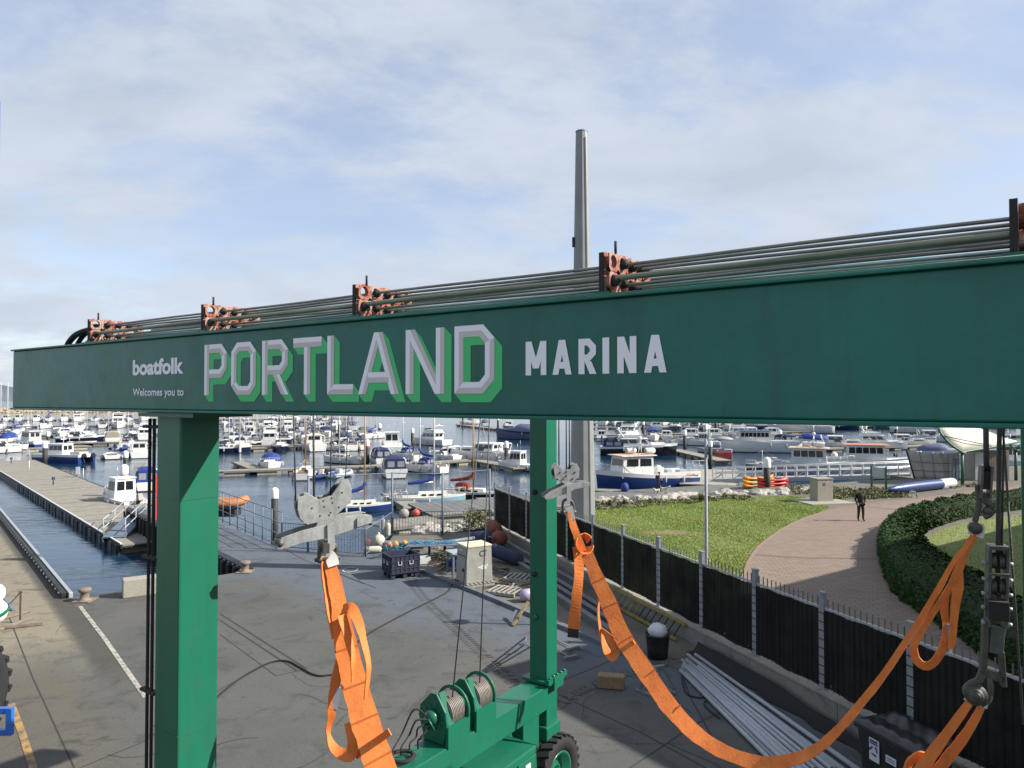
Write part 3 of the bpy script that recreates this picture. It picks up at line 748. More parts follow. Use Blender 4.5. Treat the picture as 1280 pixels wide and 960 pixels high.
MB().tube([p, p + V((0, 0, 1.0)), p + V((0, 0, 1.05)), p + V((0, 0, hz_))], [.075, .075, .052, .046], 10).build('pole', mat('lamp_grey', (.22, .23, .24), .55, var=.2), t)
a = p + V((.0, 0, hz_ - .03)); MB().bar(a, a + V((.5, 0, 0.02)), .05, .05).build('arm', M_GALV, t)
MB().lathe([(0, .09), (.14, .075), (.27, .02), (.28, 0), (.26, -.02), (0, -.03)], a + V((.58, 0, .03)), n=18).build('lantern', mat('lantern_grey', (.30, .33, .36), .5, var=.1), t)
p = at(827, 640, LZ); t = thing('small_sign', 'small white notice on a thin post at the lawn edge', 'sign', p)
MB().bar(p, p + V((0, 0, 1.05)), .06, .05).build('post', M_GALV, t)
MB().box(p + V((0, -.04, 1.1)), (.26, .03, .2)).build('plate', M_WHITE, t)
# off to the right of the frame: the office block that throws the big shadow over path and fence
A_ = V((13.6, 17.8, 0)); U = V((.81, .583, 0)).normalized(); Nn = V((U.y, -U.x, 0))
t = thing('office_building', 'plain pale office block beside the hoist yard', 'building', A_)
bz = MB(); c = A_ + U * 22 + Nn * 8; bz.box(c + V((0, 0, 5)), (44, 16, 10), axes(U, Nn * -1)); bz.build('wall', M_CAPC, t)
bz = MB(); bz.box(c + V((0, 0, 10.06)), (44.2, 16.2, .12), axes(U, Nn * -1)); bz.build('roof', M_GREYG, t)
for i in range(10):
    for j in range(2):
        MB().box(A_ + U * (3 + i * 4) - Nn * .01 + V((0, 0, 2 + j * 3.4)), (1.6, .12, 1.3), axes(U, Nn * -1)).build('window', M_GLASS, t)
# ------------------------------------------------------------------ green travelling boat hoist
M_GREEN = mat('hoist_green_paint', (0.008, 0.128, 0.074), 0.36, var=0.12, scale=1.5, coat=0.1, spec=.4, bump=0.06, bscale=4)
M_SIGNG = mat('sign_green_paint', (0.010, 0.150, 0.108), 0.40, var=0.28, scale=1.3, coat=0.1, bump=0.35, bscale=4.5, spec=.4)
M_LETW = mat('letter_white', (0.90, 0.90, 0.95), 0.6, var=.04)
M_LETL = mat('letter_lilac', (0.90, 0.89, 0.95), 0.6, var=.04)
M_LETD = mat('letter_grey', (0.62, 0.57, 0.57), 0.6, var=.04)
M_LETG = mat('letter_green', (0.075, 0.56, 0.19), 0.6, var=.06)
M_PIPE1 = mat('pipe_dark', (0.25, 0.24, 0.22), 0.42, metal=.4, var=.35, scale=5)
M_PIPE2 = mat('pipe_olive', (0.24, 0.245, 0.18), 0.42, metal=.3, scale=2.5, col2=(0.15, 0.165, 0.12))
M_PIPE3 = mat('pipe_steel', (0.44, 0.49, 0.49), 0.30, metal=.7, var=.25, scale=3)
M_RUST = mat('rusty_red_bracket', (0.26, 0.060, 0.035), 0.9, scale=13, col2=(0.36, 0.26, 0.21), bump=.3, thr=(.42, .6))
M_RUSTB = mat('dark_bracket', (0.03, 0.025, 0.025), 0.8, var=.4, scale=10)
M_BLOCK = mat('grey_block_paint', (0.40, 0.415, 0.41), 0.5, scale=14, col2=(0.27, 0.28, 0.275), bump=.1, metal=.15)
M_BLOCKD = mat('shaded_block_paint', (0.13, 0.135, 0.13), 0.5, scale=14, col2=(0.07, 0.07, 0.066), bump=.2, metal=.3)  # block grey for the right-hand blocks, their shade darkened into the colour
M_ROPE = mat('wire_rope', (0.11, 0.11, 0.11), 0.6, metal=.5, var=.4, scale=60, bump=.6, bscale=90)
M_SHACK = mat('shackle_steel', (0.12, 0.118, 0.105), 0.5, metal=.4, scale=14, col2=(.06, .052, .043))

def grime(m, streak=.35, rust=.5, col=(.03, .035, .028), rcol=(.11, .05, .022)):
    """rain streaks, dull patches and small rust chips over a paint"""
    t = m.node_tree; b = t.nodes['Principled BSDF']; N = t.nodes.new; Lk = t.links.new
    src = b.inputs['Base Color'].links[0].from_socket; c = N('ShaderNodeTexCoord')
    def layer(src, sc, nsc, lo, hi, amt, colr):
        mp_ = N('ShaderNodeMapping'); mp_.inputs['Scale'].default_value = sc; Lk(c.outputs['Object'], mp_.inputs[0])
        n = N('ShaderNodeTexNoise'); n.inputs['Scale'].default_value = nsc; n.inputs['Detail'].default_value = 6; n.inputs['Roughness'].default_value = .65; Lk(mp_.outputs[0], n.inputs['Vector'])
        r = N('ShaderNodeMapRange'); Lk(n.outputs['Fac'], r.inputs[0]); r.inputs[1].default_value = lo; r.inputs[2].default_value = hi; r.inputs[4].default_value = amt
        x = N('ShaderNodeMixRGB'); Lk(r.outputs[0], x.inputs[0]); Lk(src, x.inputs[1]); x.inputs[2].default_value = tuple(colr) + (1,); return x.outputs[0], r.outputs[0]
    o, _ = layer(src, (1, 1, .10), 9, .50, .78, streak, col)
    o, f2 = layer(o, (1, 1, 1), 2.2, .52, .74, streak * .7, tuple(q * 1.6 for q in col))
    if rust: o, _ = layer(o, (1, 1, .6), 26, .70, .76, rust, rcol)
    Lk(o, b.inputs['Base Color'])
    ro = N('ShaderNodeMath'); ro.operation = 'MULTIPLY_ADD'; Lk(f2, ro.inputs[0]); ro.inputs[1].default_value = .5; ro.inputs[2].default_value = b.inputs['Roughness'].default_value; Lk(ro.outputs[0], b.inputs['Roughness'])
grime(M_GREEN, .24, .5); grime(M_SIGNG, .30, .15); grime(M_BLOCK, .5, .6); grime(MATS['orange_webbing'], .38, .35, (.16, .06, .02), (.05, .03, .02)); grime(M_BLACKPL, .4, 0, (.05, .05, .048))
E1 = V((math.cos(R_(34.8)), -math.sin(R_(34.8)), 0))      # along the sign beam, to the right and nearer
E2 = V((math.sin(R_(34.8)), math.cos(R_(34.8)), 0))       # along the machine, away
UPZ = V((0, 0, 1))
HX = axes(E1, E2)                                          # box axes of the machine
CL = atY(226, 499, 7.1); CL.z = 0
w1, w2 = 0.43, 0.36
CR = atY(683, 499, 12.7); CR.z = 0
# left leg and far leg share one line along E2; slide the far corner so that it does
tE = (CR - CL).dot(E2)
SGP = CL - E2 * 0.13                                        # a point of the sign face
SN = -E2
def sg(s, z, off=0.0): return V((SGP.x, SGP.y, 0)) + E1 * s + V((0, 0, z)) + SN * off
def s_of(px, py=470): return (atP(px, py, SGP, SN) - SGP).dot(E1)
def z_of(px, py): return atP(px, py, SGP, SN).z
S0, S1 = s_of(16), s_of(1280) + 1.7
BZ0, BZ1 = 7.095, 7.80
SPAN = 6.84
hoist = thing('boat_hoist', 'large green travelling boat hoist with lettered cross beam', 'boat hoist', CL)
BD = 0.74                                                   # depth of the sign beam
b = MB(); b.box(sg((S0 + S1) / 2, (BZ0 + BZ1) / 2, -BD / 2), (S1 - S0, BD, BZ1 - BZ0), HX)
b.build('sign_beam', M_SIGNG, hoist, bevel=.012)
for zz, hh in ((BZ0 - .012, .024), (BZ1 + .010, .02)):
    MB().box(sg((S0 + S1) / 2, zz, -BD / 2 + .012), (S1 - S0 + .02, BD + .03, hh), HX).build('beam_flange', M_SIGNG, hoist, bevel=.006)
def leg(corner, w, z0, z1, name='leg'):
    c = corner - E1 * (w / 2) + E2 * (w / 2)
    b = MB(); b.box(c + V((0, 0, (z0 + z1) / 2)), (w, w, z1 - z0), HX); o = b.build(name, M_GREEN, hoist, bevel=.018); return o, c
lg, cA = leg(CL, w1, .9, 7.06)
MB().box(cA + E1 * .12 + V((0, 0, 7.045)), (w1 + .55, w1 + .22, .04), HX).build('collar_plate', M_GREEN, lg)
lg2, cB = leg(CR, w2, 1.36, 7.2)
for dz in (5.55, 4.1): MB().lathe([(0, 0), (.05, 0), (.05, .03), (.03, .05), (0, .05)], CR - E1 * w2 * .68 + V((0, 0, dz)) , axes(E1, UPZ, -E2), 10).build('bolt', M_RUSTB, lg2)
MB().lathe([(0, 0), (.045, 0), (.045, .03), (0, .05)], CR - E1 * w2 * .60 + V((0, 0, 3.35)), axes(E1, UPZ, -E2), 10).build('bolt', M_GREEN, lg2)
# far side legs of the machine at the right edge of the picture
CR2 = atY(1275, 499, 8.83); CR2.z = 0
CR2 = CR2 + E1 * w2 - E2 * 0
lg3, cD = leg(CR2, w2, 1.36, 7.2)
cN = cA + (cD - cB)
lg4, cN = leg(cN + E1 * w1 / 2 - E2 * w1 / 2 + E1 * .6, w1, .9, 7.06)
# upper side beams
for a, c in ((cA, cB), (cN, cD)):
    MB().box((a + c + E2 * 1.2) / 2 + V((0, 0, 7.42)), (.40, (c - a).length - .3 + 1.2, .5), HX).build('side_beam', M_GREEN, hoist, bevel=.012)
# lower beam of the left side with winches
LB0, LB1 = 1.80, 2.20
lo_a = cA - E2 * .2; lo_b = cB - E2 * .185
b = MB(); b.box((lo_a + lo_b) / 2 + V((0, 0, (LB0 + LB1) / 2)), (.46, (lo_b - lo_a).length, LB1 - LB0), HX); lbm = b.build('lower_beam', M_GREEN, hoist, bevel=.012)
MB().box(cB - E1 * 0 + V((0, 0, 2.25)), (w2 + .22, w2 + .16, .05), HX).build('collar_plate', M_GREEN, lg2)
fl_ = MB(); c0 = cB + E1 * (w2 / 2 + .10) + V((0, 0, 2.30))
fl_.box(c0, (.05, .62, .09), HX); fl_.box(c0 - E2 * .0 - UPZ * .06 + E1 * .03, (.03, .3, .2), HX)
for i in range(5): fl_.lathe([(0, 0), (.022, 0), (.022, .03), (0, .03)], c0 + E2 * (-.24 + .12 * i) + UPZ * .045, n=8)
fl_.build('flange_bracket', M_GREEN, lg2)
MB().box(cB + E1 * .02 - E2 * .02 + V((0, 0, 1.36)), (w2 + .06, w2 + .1, .24), HX).build('foot_casting', M_GREEN, lg2, bevel=.02)
# power box and bracing under the lower beam
pc = cB - E2 * 1.75 + E1 * .12
MB().box(pc + V((0, 0, 1.15)), (.95, 1.25, 1.0), HX).build('power_box', M_GREEN, hoist, bevel=.02)
MB().box(pc + E1 * .49 + V((0, 0, 1.2)) + E2 * .3, (.03, .5, .7), HX).build('box_door', M_GREEN, hoist, bevel=.01)
MB().box(pc + E1 * .51 + E2 * .3 + V((0, 0, 1.42)), (.012, .14, .12), HX).build('warning_plate', M_PALEG, hoist)
MB().box(cB - E2 * .62 + V((0, 0, 1.5)), (.30, .5, .62), HX).build('wheel_yoke', M_GREEN, hoist, bevel=.02)
MB().bar(cB - E2 * 1.12 - E1 * .1 + V((0, 0, 1.8)), cB - E2 * .95 - E1 * .1 + V((0, 0, 1.2)), .25, .1).build('brace', M_GREEN, hoist)
def tyre(center, R, w, axis, parent, name='wheel', lugs=26, rim=M_GREEN):
    ax = V(axis).normalized(); M3 = axes(ax.orthogonal(), None); u = UPZ.cross(ax).normalized(); M3 = Matrix((u, ax.cross(u), ax)).transposed()
    wh = MB().lathe([(R * .58, -w * .42), (R * .80, -w * .5), (R * .93, -w * .46), (R * .96, -w * .3), (R * .965, 0), (R * .96, w * .3), (R * .93, w * .46), (R * .80, w * .5), (R * .58, w * .42), (R * .56, 0), (R * .58, -w * .42)], center, M3, 36).build(name, M_RUBBER, parent)
    g = MB()
    for i in range(lugs):
        for s in (-1, 1):
            a = 2 * math.pi * (i + (.5 if s > 0 else 0)) / lugs
            er = u * math.cos(a) + (ax.cross(u)) * math.sin(a); et = -u * math.sin(a) + ax.cross(u) * math.cos(a)
            tilt = (et + ax * .35 * s).normalized()
            g.box(center + er * R * .965 + ax * s * w * .25, (R * .07, R * .13, w * .46), Matrix((er, tilt, er.cross(tilt))).transposed())
    g.build('tread', M_RUBBER, wh)['kind'] = 'stuff'
    MB().lathe([(0, w * .1), (R * .16, w * .1), (R * .18, w * .24), (R * .2, w * .1), (R * .46, w * .12), (R * .52, w * .42), (R * .585, w * .43), (R * .59, w * .36), (R * .56, 0)], center, M3, 28).build('rim', rim, wh)
    MB().lathe([(R * .56, 0), (R * .59, -w * .36), (R * .52, -w * .42), (R * .46, -w * .12), (0, -w * .1)], center, M3, 28).build('rim', rim, wh)
    return wh
tyre(cB + E1 * .16 - E2 * .02 + V((0, 0, .65)), .65, .46, E1, hoist)
tyre(cD + E1 * .16 + V((0, 0, .65)), .65, .46, E1, hoist)
tyre(cA + V((0, 0, .75)), .75, .5, E1, hoist); tyre(cN + V((0, 0, .75)), .75, .5, E1, hoist)
# winches: side plates, drum wound with wire, rim
M_COIL = mat('coiled_wire', (.30, .27, .24), .5, metal=.3, scale=30, var=.4)
hex_ = [(-.18, -.36), (.19, -.36), (.25, -.08), (.22, .10), (.055, .33), (-.055, .33), (-.26, .12), (-.29, -.04)]
for k, px in enumerate((561, 592)):
    tt = (2.68, 2.02)[k]
    c = cB - E2 * tt - E1 * .05 + V((0, 0, 2.58))
    MX = Matrix((E1, UPZ, -E2)).transposed()
    wn_ = MB().prism(hex_, .035, c - E2 * .20, MX).build('winch', M_GREEN, hoist, bevel=.006)
    MB().prism([(.20, -.36), (.26, -.36), (.26, -.09), (.075, .34), (.045, .31), (.20, -.11)], .12, c - E2 * .02 - E2*.06, MX).build('winch_edge', M_GREEN, wn_)
    MB().lathe([(.0, -.14), (.235, -.14), (.24, .14), (0, .14)], c + E2 * .04, axes(E1, UPZ, -E2), 28).build('drum', M_COIL, wn_)
    cb = MB()
    for j in range(9):
        zc_ = -.13 + .26 * j / 8; ring = [c + E2 * (.04 + zc_) + (E1 * math.cos(a) + UPZ * math.sin(a)) * .248 for a in [2 * math.pi * q / 30 for q in range(31)]]
        cb.tube(ring, .012, 5, caps=False)
    cb.build('wound_wire', M_COIL, wn_)['kind'] = 'stuff'
    MB().lathe([(.265, 0), (.315, 0), (.315, .03), (.265, .03), (.265, 0)], c + E2 * .20, axes(E1, UPZ, E2), 32, smooth=False).build('rim', M_GREEN, wn_)
    MB().box(c + V((0, 0, -.37)) + E2 * .02, (.46, .46, .06), HX).build('mount', M_GREEN, wn_)
    MB().box(c + E1 * .27 + V((0, 0, -.24)), (.05, .5, .3), HX).build('guard', M_GREEN, wn_)
    hb = MB()
    for q in range(10):
        a = 2 * math.pi * q / 10; hb.lathe([(0, 0), (.014, 0), (.014, .02), (0, .02)], c - E2 * .235 + E1 * .17 * math.cos(a) + UPZ * (.17 * math.sin(a)), axes(E1, UPZ, -E2), 6)
    hb.build('bolts', M_GREEN, wn_)['kind'] = 'stuff'
    MB().lathe([(0, 0), (.12, 0), (.11, .1), (.05, .14), (0, .14)], c - E2 * .22, axes(E1, UPZ, -E2), 16).build('motor', M_GREEN, wn_)
    # wire from the drum up to the top beam
    top = atY((604, 613)[k], 522, 10.9 + .5 * k); bot = c + E1 * .16 + V((0, 0, .24))
    MB().tube([bot, V((top.x, top.y, 7.3))], .011, 6).build('winch_wire', M_ROPE, wn_)
    if k == 0:
        for q, (ox, oz, ln) in enumerate(((-.28, .12, .9), (-.22, .02, .8), (-.12, -.02, .7), (-.06, -.1, .55))):
            st = c - E2 * .36 + E1 * (-.02 + .02 * q) + V((0, 0, .05 - .05 * q)); en = c - E2 * (.95 - .14 * q) - E1 * (.12 - .03 * q) + V((0, 0, -.36))
            MB().tube(spline([st, st - E2 * .16 - E1 * (.10 - .02 * q) + UPZ * oz, st.lerp(en, .5) - E1 * (.16 - .05 * q), en + UPZ * .12, en], 6), .014, 6).build('hydraulic_hose', M_RUBBER, wn_)
        gl = MB()
        for q in range(4): gl.tube([c - E2 * (.34 + .02 * q) + E1 * (-.02 + .025 * q) + UPZ * .02, c - E2 * (.34) + E1 * (.03 + .025 * q) - UPZ * .13], .016, 6)
        gl.build('fitting', M_GREEN, wn_)
        MB().lathe([(.16, 0), (.20, .03), (.16, .06), (.12, .03), (.16, 0)], c - E2 * .86 - E1 * .03 + V((0, 0, -.36)), n=20).build('hose_coil', M_RUBBER, wn_)
# two black tubes clamped down the near leg
for k in range(2):
    p = cA - E1 * (w1 / 2 + .085 + .085 * (1 - k)) - E2 * (w1 / 2 - .02)
    MB().tube([p + UPZ * 7.0, p + UPZ * .4], .017, 8).build('leg_tube', M_RUBBER, lg)
for py in (535, 706, 881):
    zz = atY(190, py, 7.1).z; p = cA - E1 * (w1 / 2 + .13) - E2 * (w1 / 2 - .02)
    MB().box(V((p.x, p.y, zz)), (.26, .06, .03), HX @ rz(.0)).build('tube_clamp', M_RUSTB, lg)

for s_ in (s_of(905),):
    MB().tube([sg(s_ + .003 * math.sin(q * 3), BZ0 + .03 + q * .0665, -.0035) for q in range(11)], .0045, 5).build('weld_seam', M_SIGNG, hoist)
for zz in (6.2, 3.9, 2.75):
    MB().box(cA + V((0, 0, zz)), (w1 + .006, w1 + .006, .008), HX).build('weld_seam', M_GREEN, lg)
# ------------------------------------------------------------------ pipe run on top of the beam
brk_px = [106, 248, 438, 749, 1271]
brk_s = [s_of(p, 400) for p in brk_px]
PZ = BZ1 + .02
ROWS = []          # (depth behind the sign face, height, radius, material)
PS = .12
for i in range(5): ROWS.append((.10 + i * PS, PZ + (.118 if i == 0 else .090), .018 if i == 0 else .0105, M_PIPE2 if i == 0 else (M_PIPE3 if i == 2 else M_PIPE1)))
for i in range(1, 5): ROWS.append((.10 + i * PS, PZ + .217, .0105, M_PIPE1))
for i in range(5, 8): ROWS.append((.10 + i * PS, PZ + .217, .0115, M_PIPE1)); ROWS.append((.10 + i * PS, PZ + .135, .0115, M_PIPE1))
for d, z, r, m_ in ROWS:
    pts_ = [sg(s, z + .004 * math.sin(s * 2 + d * 9), -d) for s in [brk_s[0] - .12 + i * (S1 - .3 - brk_s[0]) / 30 for i in range(31)]]
    MB().tube(pts_, r, 10).build('hydraulic_pipe', m_, hoist)
MB().tube([sg(brk_s[0] - .1, PZ + .008, -.02), sg(S1 - .3, PZ + .008, -.02)], .007, 8).build('hydraulic_pipe', M_SIGNG, hoist)
def holed_cell(b, o, u, v, s, r, th, m):
    """square plate cell with a round hole, th thick along w"""
    w = u.cross(v); n = 16; cs = []
    for i in range(n):
        a = 2 * math.pi * (i + .5) / n; ca, sa = math.cos(a), math.sin(a); k = (s / 2) / max(abs(ca), abs(sa))
        cs.append((V((ca * k, sa * k, 0)), V((ca * r, sa * r, 0))))
    vs = []
    for z in (-th / 2, th / 2):
        for A, B in cs: vs += [o + u * A.x + v * A.y + w * z, o + u * B.x + v * B.y + w * z]
    fs = []
    for i in range(n):
        j = (i + 1) % n; a, b_, c, d = 2 * i, 2 * i + 1, 2 * j + 1, 2 * j
        fs += [(a, d, c, b_), (a + 2 * n, b_ + 2 * n, c + 2 * n, d + 2 * n), (b_, c, c + 2 * n, b_ + 2 * n)]
    b.add(vs, fs, m)
for k, s in enumerate(brk_s):
    root = MB().box(sg(s, PZ + .015, -.36), (.10, .66, .03), HX).build('pipe_bracket', M_GREEN, hoist)
    for tier in range(2):
        for i in range(5):
            b = MB(); o = sg(s + .03, PZ + .095 + tier * .122, -(.10 + i * PS))
            holed_cell(b, o, E2, UPZ, .117, .041 if tier + i else .044, .035, M_RUST); b.build('clamp', M_RUST, root)
            if not (tier == 1 and i == 0):
                r0 = .031 if not (tier == 0 and i == 0) else .038
                MB().lathe([(r0 * .3, 0), (r0, 0), (r0, .03), (r0 * .7, .04), (r0 * .3, .045)], o + E1 * .015, axes(E2, UPZ, E1), 14).build('collar', M_RUSTB, root)
            if tier == 0 and i < 5: MB().prism([(-.045, 0), (.045, 0), (.012, .055), (-.012, .055)], .03, o + E1 * .02 - UPZ * .082, Matrix((E2, UPZ, E1)).transposed()).build('rib', M_RUST, root)
    MB().box(sg(s - .006, PZ + .145, -.045), (.032, .012, .25), HX).build('end_plate', M_RUSTB, root)
    MB().tube([sg(s + .05, PZ + .27, -.12), sg(s + .05, PZ + .345, -.12)], .009, 6).build('stud', M_RUSTB, root)
# bent hoses at the left end
for (a, dd, hh, rr) in ((.80, .16, .17, .034), (.74, .24, .19, .028), (.62, .30, .24, .022)):
    s = brk_s[0]
    MB().tube(spline([sg(s + .02, PZ + .11, -dd), sg(s - a * .30, PZ + hh, -dd), sg(s - a * .68, PZ + hh * .8, -dd), sg(s - a * .92, PZ + .05, -dd), sg(s - a, PZ - .03, -dd)], 6), rr, 8).build('bent_hose', M_RUBBER, hoist)
for i in range(3): MB().tube(spline([sg(brk_s[0] - .02, PZ + .21, -.2 - .1 * i), sg(brk_s[0] - .24, PZ + .22, -.2 - .1 * i), sg(brk_s[0] - .32, PZ + .10, -.2 - .1 * i), sg(brk_s[0] - .16, PZ - .02, -.22 - .1 * i)], 5), .018, 6).build('bent_hose', M_RUBBER, hoist)

# ------------------------------------------------------------------ lettering
def letter_strokes(ch, Wd, H, w):
    h = w / 2; c = w * .75; W_ = Wd
    hv = h * .86
    if ch == 'P': return [([(h, 0), (h, H)], 0), ([(w, H - h), (W_ - h - c, H - h), (W_ - h, H - h - c), (W_ - h, H * .42 + c), (W_ - h - c, H * .42), (w, H * .42)], 0)]
    if ch == 'R': return [([(h, 0), (h, H)], 0), ([(w, H - h), (W_ - h - c, H - h), (W_ - h, H - h - c), (W_ - h, H * .45 + c), (W_ - h - c, H * .45), (w, H * .45)], 0), ([(W_ * .56, H * .45 - h), (W_ - h * .9, 0)], 2)]
    if ch == 'O': return [([(h + c, h), (h, h + c), (h, H - h - c), (h + c, H - h), (W_ - h - c, H - h), (W_ - h, H - h - c), (W_ - h, h + c), (W_ - h - c, h)], 1)]
    if ch == 'D': return [([(h, h), (h, H - h), (W_ - h - c * 1.2, H - h), (W_ - h, H - h - c * 1.2), (W_ - h, h + c * 1.2), (W_ - h - c * 1.2, h)], 1)]
    if ch == 'T': return [([(0, H - h), (W_, H - h)], 0), ([(W_ / 2, H - w), (W_ / 2, 0)], 0)]
    if ch == 'L': return [([(h, H), (h, h), (W_, h)], 0)]
    if ch == 'A': return [([(h * .9, 0), (W_ / 2 - h * .1, H)], 2), ([(W_ / 2 + h * .1, H), (W_ - h * .9, 0)], 2), ([(W_ * .24, H * .27), (W_ * .76, H * .27)], 3)]
    if ch == 'N': return [([(h, 0), (h, H)], 0), ([(h * 1.1, H), (W_ - h * 1.1, 0)], 2), ([(W_ - h, 0), (W_ - h, H)], 0)]
    if ch == 'M': return [([(h, 0), (h, H)], 0), ([(h * 1.1, H), (W_ / 2, H * .2)], 2), ([(W_ / 2, H * .2), (W_ - h * 1.1, H)], 2), ([(W_ - h, 0), (W_ - h, H)], 0)]
    if ch == 'I': return [([(W_ / 2, 0), (W_ / 2, H)], 0)]
def stroke_quads(pts, mode, w):
    """left half and right half quads of each stroke segment; mode 0 open mitred, 1 closed, 2 slanted with level ends, 3 bar"""
    P = [V((x, y, 0)) for x, y in pts]; n = len(P); closed = mode == 1; out = []
    def off(i, d):
        if mode == 2:
            t = (P[1] - P[0]).normalized(); k = d / abs(t.y); s = 1 if t.y > 0 else -1
            return P[i] + V((-k * s, 0, 0))
        if closed or 0 < i < n - 1:
            t0 = (P[i] - P[i - 1]).normalized(); t1 = (P[(i + 1) % n] - P[i]).normalized()
            n0 = V((-t0.y, t0.x, 0)); n1_ = V((-t1.y, t1.x, 0)); m_ = (n0 + n1_); m_ = m_ / m_.length; return P[i] + m_ * (d / max(.3, m_.dot(n0)))
        t = (P[1] - P[0]) if i == 0 else (P[n - 1] - P[n - 2]); t.normalize(); return P[i] + V((-t.y, t.x, 0)) * d
    for i in range(n if closed else n - 1):
        j = (i + 1) % n; t = (P[j] - P[i]).normalized(); nl = V((-t.y, t.x, 0))
        L = [off(i, w / 2), off(j, w / 2), P[j], P[i]]; Rr = [P[i], P[j], off(j, -w / 2), off(i, -w / 2)]
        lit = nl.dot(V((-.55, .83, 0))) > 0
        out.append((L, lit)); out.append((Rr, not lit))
    return out
H_ = .462; zb = 7.238
word = [('P', 256, 284), ('O', 289.5, 320.5), ('R', 328, 360.5), ('T', 367, 402.5), ('L', 409.5, 442), ('A', 449, 498.5), ('N', 507.5, 556), ('D', 568.5, 618.5)]
eps = [0.0]
OFFS = V((.062, -.058, 0))
for ch, x0, x1 in word:
    s0, s1 = s_of(x0, 460), s_of(x1, 455); w = .078
    k = 0; gb = MB(); tb = MB()
    for pts, mode in letter_strokes(ch, s1 - s0, H_, w):
        for quad, lit in stroke_quads(pts, mode, w):
            k += 1; o_ = .004 + .00015 * k
            tb.add([sg(s0 + q.x, zb + q.y, o_) for q in quad], [(0, 1, 2, 3)], M_LETL if lit else M_LETD)
            # solid-looking green shade swept down and right
            qs = quad
            for i in range(4):
                eps[0] += 1; oo = .0012 + .00001 * (eps[0] % 200)
                a, c = qs[i], qs[(i + 1) % 4]
                gb.add([sg(s0 + q.x, zb + q.y, oo) for q in (a, c, c + OFFS, a + OFFS)], [(0, 1, 2, 3)])
            eps[0] += 1
            gb.add([sg(s0 + q.x + OFFS.x, zb + q.y + OFFS.y, .0012 + .00001 * (eps[0] % 200)) for q in qs], [(0, 1, 2, 3)])
    lt_ = tb.build('letter', M_LETL, hoist); gb.build('letter_shade', M_LETG, lt_)
for ch, x0, x1 in [('M', 657.5, 683.5), ('A', 691.5, 714.5), ('R', 723.5, 745.5), ('I', 753.5, 762), ('N', 772, 796), ('A', 806, 833)]:
    s0, s1 = s_of(x0, 450), s_of(x1, 450); k = 0; tb = MB()
    for pts, mode in letter_strokes(ch, s1 - s0, .215, .042):
        for quad, lit in stroke_quads(pts, mode, .042 if ch != 'I' else s1 - s0):
            k += 1; tb.add([sg(s0 + q.x, 7.352 + q.y, .004 + .0002 * k) for q in quad], [(0, 1, 2, 3)])
    tb.build('letter', M_LETW, hoist)
def text_mesh(txt, x0, x1, zbase, height, bold, m, parent, place, words=1):
    cu = bpy.data.curves.new('t', 'FONT'); cu.body = txt; cu.size = 1.0; cu.offset = bold; cu.resolution_u = 6
    to = bpy.data.objects.new('t', cu); COL.objects.link(to)
    dg = bpy.context.evaluated_depsgraph_get(); me = bpy.data.meshes.new_from_object(to.evaluated_get(dg))
    vs = [v.co.copy() for v in me.vertices]; fs = [tuple(p.vertices) for p in me.polygons]
    bpy.data.objects.remove(to); bpy.data.curves.remove(cu); bpy.data.meshes.remove(me)
    mnx, mxx = min(v.x for v in vs), max(v.x for v in vs)
    sxx = (x1 - x0) / (mxx - mnx)
    iv = sorted((min(vs[i].x for i in f), max(vs[i].x for i in f)) for f in fs); gaps = []; e = iv[0][1]
    for a, c in iv:
        if a > e: gaps.append((a - e, (a + e) / 2))
        e = max(e, c)
    cuts = sorted(q for _, q in sorted(gaps)[-(words - 1):]) if words > 1 else []
    P_ = [place(x0 + (v.x - mnx) * sxx, zbase + v.y * height) for v in vs]
    for w in range(words):
        lo = cuts[w - 1] if w else -1e9; hi = cuts[w] if w < words - 1 else 1e9
        sel = [f for f in fs if lo < vs[f[0]].x < hi]; b = MB(); b.add(P_, sel)
        ids = sorted({i for f in sel for i in f}); mp_ = {q: i for i, q in enumerate(ids)}; b = MB(); b.add([P_[i] for i in ids], [tuple(mp_[i] for i in f) for f in sel])
        o_ = b.build('lettering', m, parent)
    return o_
text_mesh('boatfolk', s_of(166.5, 455), s_of(230, 455), 7.452, .205, .040, M_LETW, hoist, lambda x, y: sg(x, y, .004))
text_mesh('Welcomes you to', s_of(166.5, 490), s_of(230, 490), 7.236, .105, .016, M_LETW, hoist, lambda x, y: sg(x, y, .004), 3)

# ------------------------------------------------------------------ lifting blocks
def ropes(b_, px_list, top_py, bots, Y, r, parent):
    for (px, bot) in zip(px_list, bots):
        tpt = atY(px, top_py, Y); MB().tube([bot, V((tpt.x, Y, 7.2))], r, 6).build('wire_rope', M_ROPE, parent)
def plate_block(name, lab, px, py_body, Y, sc, flip=False, yaw=0.0):
    """two-sheave block: notched cheek plates, spreader arms, hanger and shackle. origin at body centre"""
    o = atY(px, py_body, Y); t = thing(name, lab, 'lifting block', o, 0, 'lifting blocks hanging from the hoist')
    u = (E1 * 0 + V((.985, .17, 0)) if not flip else V((.985, .17, 0))); u = rz(yaw) @ u; u.normalize(); wv = UPZ.cross(u).normalized(); nrm = u.cross(UPZ)   # nrm points towards the camera
    MX = Matrix((u, UPZ, nrm)).transposed()
    return o, t, u, nrm, MX
